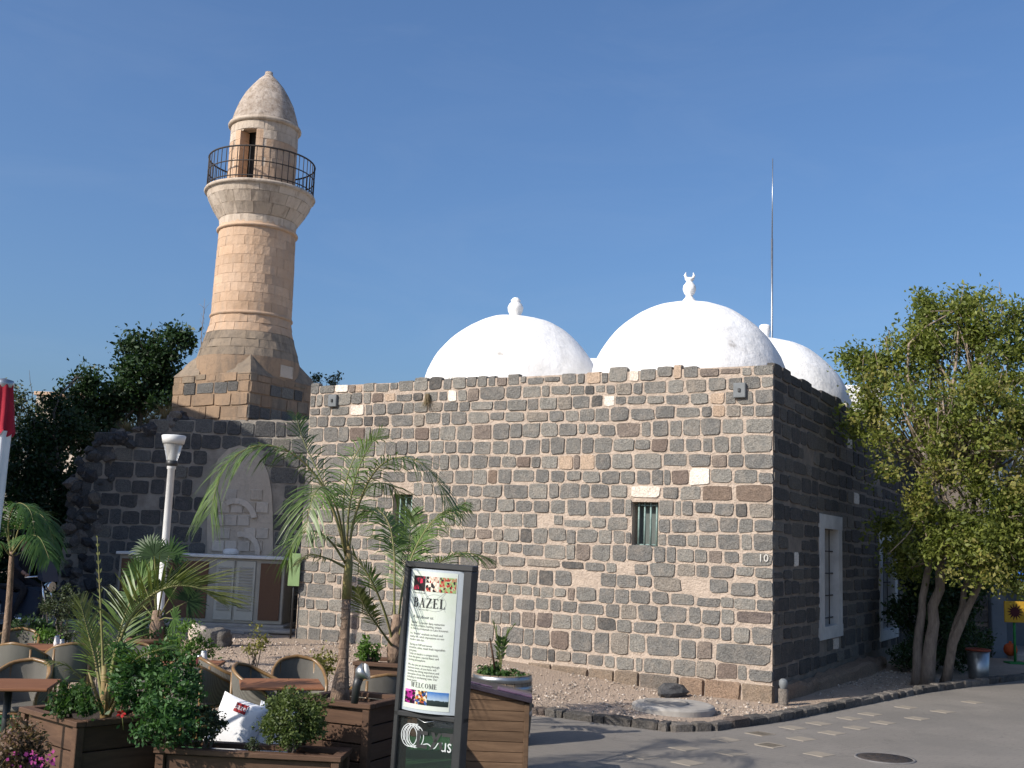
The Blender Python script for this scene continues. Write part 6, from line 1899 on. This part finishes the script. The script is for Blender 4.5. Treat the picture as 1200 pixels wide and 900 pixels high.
MB().bbox(-0.42, 0.42, -0.14, 0.24, -0.002, 0.035, 0.01).build('foot', M['black_metal'], sign)
MB().bbox(-HWs+0.016, HWs-0.051, 0.03, 0.09, zpb-0.004, ztp-0.051, 0.004).build('light_box', M['grey_box'], sign)
X0, X1 = -HWs+0.016, HWs-0.051
XM = (X0+X1)/2; XH = (X1-X0)/2
def bow(x): return -0.075*(1 - ((x-XM)/XH)**2) + 0.02
def poster_mat():
    m, nt, b = newmat('poster_paper')
    v = coords(nt, 'Object')
    c = mixc(nt, ramp(nt, noisen(nt, v, 5, 5, 0.6), [(0.35, 0.0), (0.65, 1.0)]), (0.60,0.63,0.58), (0.53,0.58,0.49))
    nt.links.new(c, b.inputs['Base Color']); b.inputs['Roughness'].default_value = 0.22; b.inputs['Specular IOR Level'].default_value = 0.5
    return m
M['poster'] = poster_mat()
M['alu'] = pm('poster_margin', (0.55,0.60,0.64), (0.48,0.53,0.57), rough=0.3, bump=0, metal=0.3)
def curved(x0, x1, z0, z1, off, name, mat, parent, n=12):
    vs = []
    for i in range(n+1):
        x = x0 + (x1-x0)*i/n
        vs += [(x, bow(x)-off, z0), (x, bow(x)-off, z1)]
    return MB().add(vs, [(2*i, 2*i+2, 2*i+3, 2*i+1) for i in range(n)], True).build(name, mat, parent)
pzb, pzt = zpb+0.005, ztp-0.055
po = curved(X0, X1, pzb, pzt, 0.0, 'poster', M['alu'], sign)
pp_ = curved(X0+0.03, X1-0.055, pzb+0.025, pzt-0.02, 0.003, 'sheet', M['poster'], po)
vs = [(X0, 0.02), (X1, 0.02)]
# caps closing the bowed box
for z in (pzb-0.003, pzt+0.002):
    n = 12; cap = [(X0 + (X1-X0)*i/n, bow(X0 + (X1-X0)*i/n), z) for i in range(n+1)]
    MB().add(cap, [list(range(n+1))]).build('end_cap', M['black_metal'], sign)
PX0, PX1 = X0+0.03, X1-0.055; PW = PX1-PX0; PH = pzt-0.02-(pzb+0.025)
def pz_(f): return pzt - 0.02 - f*PH           # f measured from the top of the sheet
def photo_mat(name, stops, scale, seed):
    m, nt, b = newmat(name)
    v = coords(nt, 'Object')
    mp = nt.nodes.new('ShaderNodeMapping'); mp.inputs['Location'].default_value = (seed, seed*2, 0); nt.links.new(v, mp.inputs[0])
    vo = nd(nt, 'ShaderNodeTexVoronoi', Scale=scale); nt.links.new(mp.outputs[0], vo.inputs['Vector'])
    sep = nt.nodes.new('ShaderNodeSeparateColor'); nt.links.new(vo.outputs['Color'], sep.inputs[0])
    r = nt.nodes.new('ShaderNodeValToRGB'); r.color_ramp.interpolation = 'CONSTANT'
    e = r.color_ramp.elements
    while len(e) < len(stops): e.new(0.5)
    for el, (p, c) in zip(e, stops): el.position = p; el.color = (*c, 1)
    nt.links.new(sep.outputs[0], r.inputs[0]); nt.links.new(r.outputs[0], b.inputs['Base Color'])
    b.inputs['Roughness'].default_value = 0.3
    return m
def photo(f0, f1, g0, g1, mat):
    curved(PX0 + PW*g0, PX0 + PW*g1, pz_(f1), pz_(f0), 0.005, 'photo', mat, po, 6)
DR = (0.012,0.008,0.010)
photo(0.035, 0.145, 0.05, 0.345, photo_mat('photo_red_glow', [(0.0, DR), (0.6, (0.20,0.01,0.03)), (0.85, (0.5,0.02,0.06)), (0.95, DR)], 30, 1))
photo(0.035, 0.145, 0.36, 0.645, photo_mat('photo_dish', [(0.0, (0.55,0.42,0.32)), (0.4, (0.7,0.62,0.52)), (0.7, DR), (0.86, (0.35,0.04,0.03))], 45, 2))
photo(0.035, 0.145, 0.66, 0.98, photo_mat('photo_salad', [(0.0, (0.40,0.04,0.03)), (0.3, (0.28,0.42,0.16)), (0.6, (0.42,0.22,0.12)), (0.8, (0.02,0.02,0.02)), (0.9, (0.40,0.48,0.28))], 60, 3))
photo(0.865, 0.965, 0.03, 0.29, photo_mat('photo_pink_bar', [(0.0, (0.04,0.005,0.03)), (0.4, (0.30,0.02,0.18)), (0.75, (0.6,0.12,0.4)), (0.9, DR)], 45, 4))
photo(0.865, 0.965, 0.30, 0.56, photo_mat('photo_table', [(0.0, DR), (0.35, (0.45,0.2,0.04)), (0.55, (0.6,0.55,0.45)), (0.75, (0.03,0.08,0.25)), (0.9, (0.35,0.06,0.02))], 55, 5))
def lake_mat():
    m, nt, b = newmat('photo_lake')
    v = coords(nt, 'Generated')
    sp = nt.nodes.new('ShaderNodeSeparateXYZ'); nt.links.new(v, sp.inputs[0])
    f = mth(nt, 'ADD', sp.outputs[2], mth(nt, 'MULTIPLY', mth(nt, 'SUBTRACT', noisen(nt, v, 5, 5), 0.5), 0.25))
    c = ramp(nt, f, [(0.1, (0.01,0.02,0.02)), (0.38, (0.02,0.035,0.035)), (0.42, (0.35,0.45,0.55)), (0.95, (0.03,0.14,0.40))])
    nt.links.new(c, b.inputs['Base Color']); b.inputs['Roughness'].default_value = 0.3
    return m
photo(0.865, 0.965, 0.565, 0.98, lake_mat())
# lettering --------------------------------------------------
M['ink'] = pm('print_ink', (0.03,0.03,0.03), (0.04,0.04,0.04), bump=0)
M['ink_soft'] = pm('print_ink_soft', (0.09,0.09,0.085), (0.11,0.11,0.10), bump=0)
M['ink_grey'] = pm('print_grey', (0.38,0.40,0.37), (0.36,0.38,0.35), bump=0)
def put_text(body, size, gx, f, mat, align='LEFT', sx=1.0, name='lettering', off=0.006):
    tv, tf = text_mesh(body, size, align)
    vs = []
    for v in tv:
        x = PX0 + PW*gx + v.x*sx; vs.append((x, bow(x)-off, pz_(f) + v.y))
    if vs: MB().add(vs, tf).build(name, mat, po)
def serif(word, h, mat, gx, f, name):
    """roman capitals with serifs drawn from strokes"""
    T, t, s = 0.17, 0.06, 0.05
    def bar(x0, y0, x1, y1): return ([(x0,y0),(x1,y0),(x1,y1),(x0,y1)], [(0,1,2,3)])
    def diag(xa, ya, xb, yb, w): return ([(xa-w/2,ya),(xa+w/2,ya),(xb+w/2,yb),(xb-w/2,yb)], [(0,1,2,3)])
    def arc(cx, cy, rx, ry, a0, a1, T_=T, t_=t):
        vs = []; n = 12
        for i in range(n+1):
            a = rad(a0 + (a1-a0)*i/n); k = abs(math.cos(a)); th = t_ + (T_-t_)*k
            vs += [(cx+rx*math.cos(a), cy+ry*math.sin(a)), (cx+(rx-th)*math.cos(a), cy+(ry-th*0.6 if th > t_*1.5 else ry-t_)*math.sin(a))]
        return (vs, [(2*i, 2*i+1, 2*i+3, 2*i+2) for i in range(n)])
    Ls = {'B': (0.72, [bar(.12,0,.12+T,1), bar(.02,0,.40,s), bar(.02,1-s,.40,1), bar(.2,.5,.42,.5+s), arc(.36,.76,.28,.24,-90,90), arc(.38,.27,.31,.27,-90,90)]),
          'A': (0.86, [diag(.16,0,.46,1,t), diag(.68,0,.42,1,T), bar(.24,.32,.62,.32+s), bar(.04,0,.30,s), bar(.52,0,.84,s)]),
          'Z': (0.74, [bar(.06,1-s*1.2,.68,1), bar(.04,0,.70,s*1.2), diag(.14,s,.58,1-s,T), bar(.06,.80,.06+s,1), bar(.65,0,.70,.22)]),
          'E': (0.70, [bar(.12,0,.12+T,1), bar(.02,0,.64,s), bar(.02,1-s,.60,1), bar(.2,.49,.48,.49+s), bar(.59,0,.64,.22), bar(.55,.8,.60,1), bar(.44,.40,.48,.62)]),
          'L': (0.66, [bar(.12,0,.12+T,1), bar(.02,0,.62,s), bar(.02,1-s,.40,1), bar(.57,0,.62,.24)]),
          'W': (1.10, [diag(.28,0,.12,1,T), diag(.30,0,.50,.95,t), diag(.70,0,.54,1,T), diag(.72,0,.94,1,t), bar(0,1-s,.28,1), bar(.42,1-s,.66,1), bar(.82,1-s,1.06,1)]),
          'C': (0.80, [arc(.42,.5,.38,.5,50,310)]), 'O': (0.86, [arc(.43,.5,.39,.5,0,360)]),
          'M': (1.04, [bar(.14,0,.14+t,1), bar(.80,0,.80+T,1), diag(.50,.05,.20,1,T), diag(.50,.05,.82,1,t), bar(.02,0,.32,s), bar(.70,0,1.04,s), bar(.02,1-s,.28,1), bar(.76,1-s,1.04,1)])}
    x = 0; tot = sum(Ls[c][0] for c in word) + 0.06*(len(word)-1)
    mb = MB()
    for k, ch in enumerate(word):
        w, sh_ = Ls[ch]
        for q, (vs, fs) in enumerate(sh_):
            pts = []
            for (a, b) in vs:
                X = PX0 + PW*gx + (x + a - tot/2)*h; pts.append((X, bow(X)-0.006-0.0004*q, pz_(f) + b*h))
            mb.add(pts, fs)
        x += w + 0.06
    mb.build(name, mat, po)
serif('BAZEL', 0.080, M['ink'], 0.44, 0.265, 'lettering')
serif('WELCOME', 0.040, M['ink_soft'], 0.46, 0.845, 'lettering')
def squiggle(pts, w, mat, parent, y=None, name='flourish', off=0.0055):
    P = crom([Vector((x, 0, z)) for x, z in pts], 40); vs = []
    for i, p in enumerate(P):
        d = (P[min(i+1, 40)] - P[max(i-1, 0)]).normalized(); q = Vector((-d.z, 0, d.x))*w/2
        for sgn in (1, -1):
            r = p + q*sgn; vs.append((r.x, (bow(r.x)-off) if y is None else y, r.z))
    MB().add(vs, [(2*i, 2*i+1, 2*i+3, 2*i+2) for i in range(40)]).build(name, mat, parent)
cx = PX0 + PW*0.58; cz = pz_(0.225)
squiggle([(cx+0.10*math.cos(a), cz+0.07*math.sin(a)) for a in [rad(x) for x in range(20, 400, 30)]], 0.004, M['ink_grey'], po, off=0.0045)
squiggle([(cx-0.08, cz-0.03), (cx, cz+0.02), (cx+0.09, cz+0.09), (cx+0.05, cz+0.01), (cx+0.1, cz-0.07)], 0.003, M['ink_grey'], po, off=0.0042)
put_text('restaurant & bar', 0.020, 0.05, 0.165, M['ink_soft'])
put_text("Lev - Rest Bar", 0.018, 0.22, 0.285, M['ink_soft'])
put_text('A bit about us', 0.036, 0.10, 0.345, M['ink_soft'])
LN = ['"Bazelet" is a kosher dairy restaurant', 'found in a historic building, unique', 'in Tiberias promenade on Lake Kinneret.', None,
      'In a "Bazelet" emphasis on fresh and', 'quality fish, which impressions on our', 'modern taste bar.', None,
      'Starting at 9:00 and serves', 'breakfast, cakes, meals fresh vegetables', 'and pasta.',
      'Today on basalt is a unique brick,', 'from the gives a special flavor and', 'exciting atmosphere.', None,
      'We also you are browsing through', 'business menu, all you here, will', 'combine the dining experience and', 'atmosphere from the special place,', 'including its enchanting view. Our', 'loved guests.']
f = 0.385
for ln in LN:
    if ln is None: f += 0.014; continue
    put_text(ln, 0.0255, 0.05, f, M['ink_soft'], sx=0.86)
    f += 0.0222
# lower clear panel with etched swirls and black glyphs
gl, nt, b = newmat('clear_acrylic')
b.inputs['Base Color'].default_value = (0.05,0.055,0.055,1); b.inputs['Roughness'].default_value = 0.12
trn = nt.nodes.new('ShaderNodeBsdfTransparent'); trn.inputs[0].default_value = (0.86,0.90,0.88,1)
mxs = nt.nodes.new('ShaderNodeMixShader'); mxs.inputs[0].default_value = 0.80
nt.links.new(b.outputs[0], mxs.inputs[1]); nt.links.new(trn.outputs[0], mxs.inputs[2])
nt.links.new(mxs.outputs[0], nt.nodes['Material Output'].inputs[0])
MB().box(-HWs+0.016, HWs-0.051, 0.010, 0.016, 0.06, zpb-0.052).build('acrylic_panel', gl, sign)
M['etch'] = pm('etched_white', (0.55,0.57,0.57), (0.5,0.52,0.52), bump=0)
zc = zpb - 0.20; y_ = 0.005
for ph in (0, 1, 2):
    pts = []
    for i in range(16):
        a = i/15*2*PI*1.6 + ph*0.7
        pts.append((-0.17 + 0.03*ph + 0.085*math.cos(a)*(1-0.02*i), zc + 0.10*math.sin(a)*(1-0.015*i)))
    squiggle(pts, 0.007, M['etch'], sign, y=y_ - 0.001*ph)
squiggle([(-0.08, zc-0.08), (0.0, zc-0.05), (0.06, zc-0.08), (0.10, zc-0.03)], 0.008, M['etch'], sign, y=y_)
def glyph(quads):
    mb = MB()
    for q in quads: mb.add([(x, y_-0.004, zc+z) for x, z in q], [(0,1,2,3)])
    mb.build('glyph', M['ink'], sign)
glyph([[(-0.10,.05),(0.0,.05),(0.0,.02),(-0.10,.02)], [(-0.10,.02),(-0.07,.02),(-0.07,-.06),(-0.10,-.06)], [(-0.10,-.06),(0.0,-.06),(0.0,-.09),(-0.10,-.09)]])
glyph([[(0.02,-.09),(0.05,-.09),(0.13,.05),(0.10,.05)], [(0.03,.05),(0.06,.05),(0.09,-.02),(0.06,-.03)], [(0.10,-.02),(0.13,-.02),(0.15,-.08),(0.12,-.08)]])
glyph([[(0.13,.055),(0.24,.06),(0.24,.03),(0.13,.025)], [(0.205,.03),(0.235,.03),(0.235,-.02),(0.205,-.02)]])
tv, tf = text_mesh('us', 0.16)
MB().add([(0.12 + v.x*0.75, y_, zc - 0.095 + v.y) for v in tv], tf).build('lettering', M['etch'], sign)
MB().tube([(-0.12, 0.0, zpb-0.05), (-0.02, -0.03, zpb-0.075), (0.08, 0.0, zpb-0.05)], 0.004, 5).build('cable', M['steel'], sign)

# spotlight on the tall planter
c = at(416, 812, 9.62)
sp = thing('spotlight', 'small black and silver spotlight clamped at the palm trunk', 'spotlight', (c.x, c.y, at(412, 822, 9.62).z))
MB().tube([(c.x, c.y, c.z-0.085), (c.x+0.01, c.y, c.z+0.06), (c.x+0.03, c.y-0.005, c.z+0.13)], [0.03, 0.036, 0.04], 12).build('body', M['black_metal'], sp, True)
MB().tube([(c.x+0.025, c.y-0.005, c.z+0.12), (c.x+0.04, c.y-0.01, c.z+0.16), (c.x+0.085, c.y-0.015, c.z+0.185)], [0.035, 0.06, 0.078], 14).build('head', M['steel'], sp, True)
MB().tube([(c.x+0.085, c.y-0.015, c.z+0.185), (c.x+0.105, c.y-0.016, c.z+0.19)], [0.066, 0.05], 12).build('lens', M['china'], sp, True)

# ------------------------------------------------------------------ far left: folded parasols, motorbike and rider, posts
def parasol(px, Y, zt, zb, r, label, mats, split):
    p = at(px, 500, Y); t = thing('folded_parasol', label, 'parasol', (p.x, Y, gh(p.x, Y) if Y > 13 else ZD))
    gz = gh(p.x, Y) if Y > 13 else ZD
    MB().tube([(p.x, Y, gz), (p.x, Y, zt+0.03)], 0.022, 10).build('pole', M['white_paint'], t, True)
    MB().lathe([(0.30, 0.0), (0.30, 0.06), (0.05, 0.09), (0.04, 0.25)], 20, (p.x, Y, gz)).build('foot', M['concrete_dark'], t, True)
    def cloth(z0, z1, ra, rb, mat, nm):
        n = 48; vs = []; m = 12
        for j in range(m+1):
            e = j/m; z = z1 + (z0-z1)*e; R = ra + (rb-ra)*e
            for i in range(n):
                a = 2*PI*i/n; k = 1 + 0.20*math.cos(8*a + 0.8*e)*(0.35 + 0.65*e) + 0.06*noise.noise((a*2, e*3, px))
                vs.append((p.x + R*k*math.cos(a), Y + R*k*math.sin(a), z + (0.03*math.cos(8*a) if j == m else 0)))
        MB().add(vs, [(j*n+i, j*n+(i+1) % n, (j+1)*n+(i+1) % n, (j+1)*n+i) for j in range(m) for i in range(n)], True).build(nm, mat, t, True)
    cloth(split, zt, r*0.8, r*1.15, mats[0], 'upper_cloth')
    cloth(zb, split+0.02, r*1.05, r*0.75, mats[1], 'lower_cloth')
    MB().lathe([(0.001, zt+0.05), (r*0.8, zt+0.03), (r*0.88, zt), (r*0.8, zt-0.03)], 24, (p.x, Y, 0)).build('cap', M['steel'], t, True)
M['red_cloth'] = pm('red_cloth', (0.36,0.02,0.04), (0.30,0.015,0.03), scale=4, rough=0.85, bump=0.2)
parasol(-1, 9.0, at(0, 450, 9.0).z, at(0, 640, 9.0).z, 0.095, 'folded parasol, red above and white below', (M['red_cloth'], M['cloth']), at(0, 508, 9.0).z)
parasol(-6, 13.0, at(0, 668, 13).z, at(0, 738, 13).z, 0.13, 'short folded dark red parasol near the bright palm', (M['red_cloth'], M['red_cloth']), at(0, 700, 13).z)
for k, px in enumerate((24, 34)):
    p = at(px, 660, 22.4); z1 = at(px, 655, 22.4).z
    pt = thing('metal_post', ['slim blue grey post behind the motorbike, the thinner of two', 'slim blue grey post behind the motorbike, the thicker of two'][k], 'post', (p.x, 22.4, 0.03))
    MB().tube([(p.x, 22.4, 0.03), (p.x, 22.4, z1)], 0.03 + 0.012*k, 10).build('shaft', M['shop_blue'], pt, True)
    MB().lathe([(0.05, 0), (0.055, 0.05), (0.0, 0.08)], 12, (p.x, 22.4, z1)).build('cap', M['white_paint'], pt, True)
# motorbike
mx = at(30, 720, 20.8).x; my = 20.8; g0 = gh(mx, my)
mk = thing('motorbike', 'dark parked motorbike with chrome headlamp by the hedge', 'motorbike', (mx, my, g0), rad(-25))
M['tyre'] = pm('tyre', (0.018,0.018,0.018), (0.03,0.03,0.03), rough=0.9, bump=0.3)
M['chrome'] = pm('chrome', (0.75,0.75,0.75), (0.7,0.7,0.7), rough=0.12, bump=0, metal=1.0)
M['dark_blue'] = pm('dark_blue_paint', (0.03,0.045,0.075), (0.025,0.035,0.06), rough=0.3, bump=0, spec=0.5)
for x in (-0.62, 0.62):
    w = MB().tube([(x + 0.25*math.cos(2*PI*i/28), 0, 0.31 + 0.25*math.sin(2*PI*i/28)) for i in range(29)], 0.058, 8, cap=False).build('wheel', M['tyre'], mk)
    rim_ = MB().tube([(x + 0.19*math.cos(2*PI*i/28), 0, 0.31 + 0.19*math.sin(2*PI*i/28)) for i in range(29)], 0.014, 6, cap=False)
    for i in range(8):
        a = 2*PI*i/8; rim_.tube([(x, 0, 0.31), (x + 0.19*math.cos(a), 0, 0.31 + 0.19*math.sin(a))], 0.006, 4)
    rim_.build('rim', M['chrome'], w)
MB().prism([(-0.5,0.35),(0.35,0.32),(0.45,0.5),(0.42,0.78),(0.1,0.84),(-0.15,0.72),(-0.75,0.80),(-0.78,0.70),(-0.5,0.55)], -0.13, 0.13).build('body', M['dark_blue'], mk)
MB().bbox(-0.70, 0.02, -0.13, 0.13, 0.76, 0.86, 0.03).build('saddle', M['black_metal'], mk)
MB().tube([(0.62,-0.09,0.31), (0.48,-0.09,0.75), (0.42,-0.08,0.98)], 0.025, 8).build('fork', M['chrome'], mk)
MB().tube([(0.62,0.09,0.31), (0.48,0.09,0.75), (0.42,0.08,0.98)], 0.025, 8).build('fork', M['chrome'], mk)
MB().tube([(0.28,-0.36,1.02), (0.40,-0.15,1.04), (0.40,0.15,1.04), (0.28,0.36,1.02)], 0.016, 8).build('handlebar', M['chrome'], mk)
MB().tube([(0.46,0,0.86), (0.56,0,0.86), (0.60,0,0.86)], [0.07, 0.095, 0.09], 16).build('headlamp', M['chrome'], mk)
MB().tube([(-0.75,-0.14,0.28), (0.1,-0.14,0.26)], [0.05, 0.035], 10).build('exhaust', M['chrome'], mk)
MB().prism([(0.42,1.0),(0.56,0.95),(0.40,1.38),(0.34,1.36)], -0.18, 0.18).build('windscreen', M['dark_blue'], mk)

# person in dark clothes sitting on the saddle
M['skin'] = pm('skin', (0.36,0.21,0.15), (0.32,0.18,0.13), rough=0.6, bump=0)
M['dark_cloth'] = pm('dark_cloth', (0.016,0.017,0.022), (0.03,0.03,0.035), scale=10, rough=0.95, bump=0.3)
M['hair'] = pm('hair_dark', (0.015,0.011,0.009), (0.03,0.02,0.015), scale=30, rough=0.6, bump=0.5)
def person():
    m4 = Matrix.Translation((mx, my, g0)) @ Matrix.Rotation(rad(-25), 4, 'Z')
    loc = m4 @ Vector((-0.28, 0, 0.86))
    t = thing('person', 'person in dark clothes sitting on the motorbike, arms towards the handlebar', 'person', tuple(loc), rad(-25))
    vs = []; es = []; rr = []
    def v(p, r): vs.append(p); rr.append(r); return len(vs)-1
    pel = v((0,0,0.08), .15); bel = v((0.02,0,0.26), .135); che = v((0.06,0,0.45), .155); nk0 = v((0.09,0,0.60), .075); nk = v((0.10,0,0.67), .052); hd = v((0.115,0,0.76), .085); hd2 = v((0.115,0,0.84), .088); hd3 = v((0.105,0,0.89), .06)
    for a, b in ((pel,bel),(bel,che),(che,nk0),(nk0,nk),(nk,hd),(hd,hd2),(hd2,hd3)): es.append((a,b))
    for s in (-1, 1):
        sh_ = v((0.07, s*0.19, 0.53), .072); el = v((0.24, s*0.27, 0.32), .05); wr = v((0.46, s*0.31, 0.24), .034); ha = v((0.53, s*0.32, 0.22), .036)
        es.extend([(che,sh_),(sh_,el),(el,wr),(wr,ha)])
        hp_ = v((0.05, s*0.12, 0.05), .10); kn = v((0.42, s*0.20, -0.06), .068); an_k = v((0.22, s*0.24, -0.50), .045); he = v((0.18, s*0.25, -0.72), .038); to = v((0.36, s*0.26, -0.80), .034)
        es.extend([(pel,hp_),(hp_,kn),(kn,an_k),(an_k,he),(he,to)])
    me = bpy.data.meshes.new('body'); me.from_pydata(vs, es, []); me.update()
    o = bpy.data.objects.new('body', me); COL.objects.link(o)
    sk = o.modifiers.new('skin', 'SKIN'); 
    for i, r in enumerate(rr): me.skin_vertices[0].data[i].radius = (r, r)
    me.skin_vertices[0].data[0].use_root = True
    su = o.modifiers.new('sub', 'SUBSURF'); su.levels = su.render_levels = 2
    bpy.context.view_layer.update()
    m2 = bpy.data.meshes.new_from_object(o.evaluated_get(bpy.context.evaluated_depsgraph_get()))
    bpy.data.objects.remove(o)
    m2.materials.clear(); m2.materials.append(M['dark_cloth']); m2.materials.append(M['skin'])
    for p in m2.polygons:
        p.use_smooth = True; c = p.center
        p.material_index = 1 if (c.z > 0.62 or (c.x > 0.44 and c.z > 0.1)) else 0
    link('body', m2, None, t)
    hb = MB().lathe([(0.0, 0.125), (0.05, 0.115), (0.085, 0.08), (0.10, 0.03), (0.098, -0.03), (0.085, -0.06)], 20, (0.095, 0, 0.835))
    hb.v = [(x - (0.02 if x > 0.14 else 0) - (0.035 if x > 0.15 and z < 0.86 else 0), y, z) for x, y, z in hb.v]
    hb.build('hair', M['hair'], t)
    for s in (-1, 1):
        MB().lathe([(0.0, -0.008), (0.010, 0.0), (0.0, 0.008)], 8, (0.198, s*0.032, 0.80)).build('eye', M['ink'], t)
        MB().tube([(0.11, s*0.088, 0.77), (0.105, s*0.102, 0.80), (0.11, s*0.09, 0.825)], [0.01, 0.014, 0.008], 6).build('ear', M['skin'], t)
        for k in range(5):                       # fingers closing round the grip
            y0 = s*(0.29 + 0.018*k); l = 0.055 if k else 0.04
            MB().tube([(0.55, y0, 0.225), (0.58, y0, 0.215), (0.585, y0, 0.185), (0.565, y0, 0.175)], [0.009, 0.009, 0.008, 0.006], 6).build('finger', M['skin'], t)
    MB().tube([(0.19,0,0.80), (0.215,0,0.765), (0.195,0,0.755)], [0.012, 0.016, 0.012], 6).build('nose', M['skin'], t)
    MB().tube([(0.196,-0.025,0.728), (0.202,0,0.725), (0.196,0.025,0.728)], 0.007, 5).build('mouth', M['maroon'], t)
person()
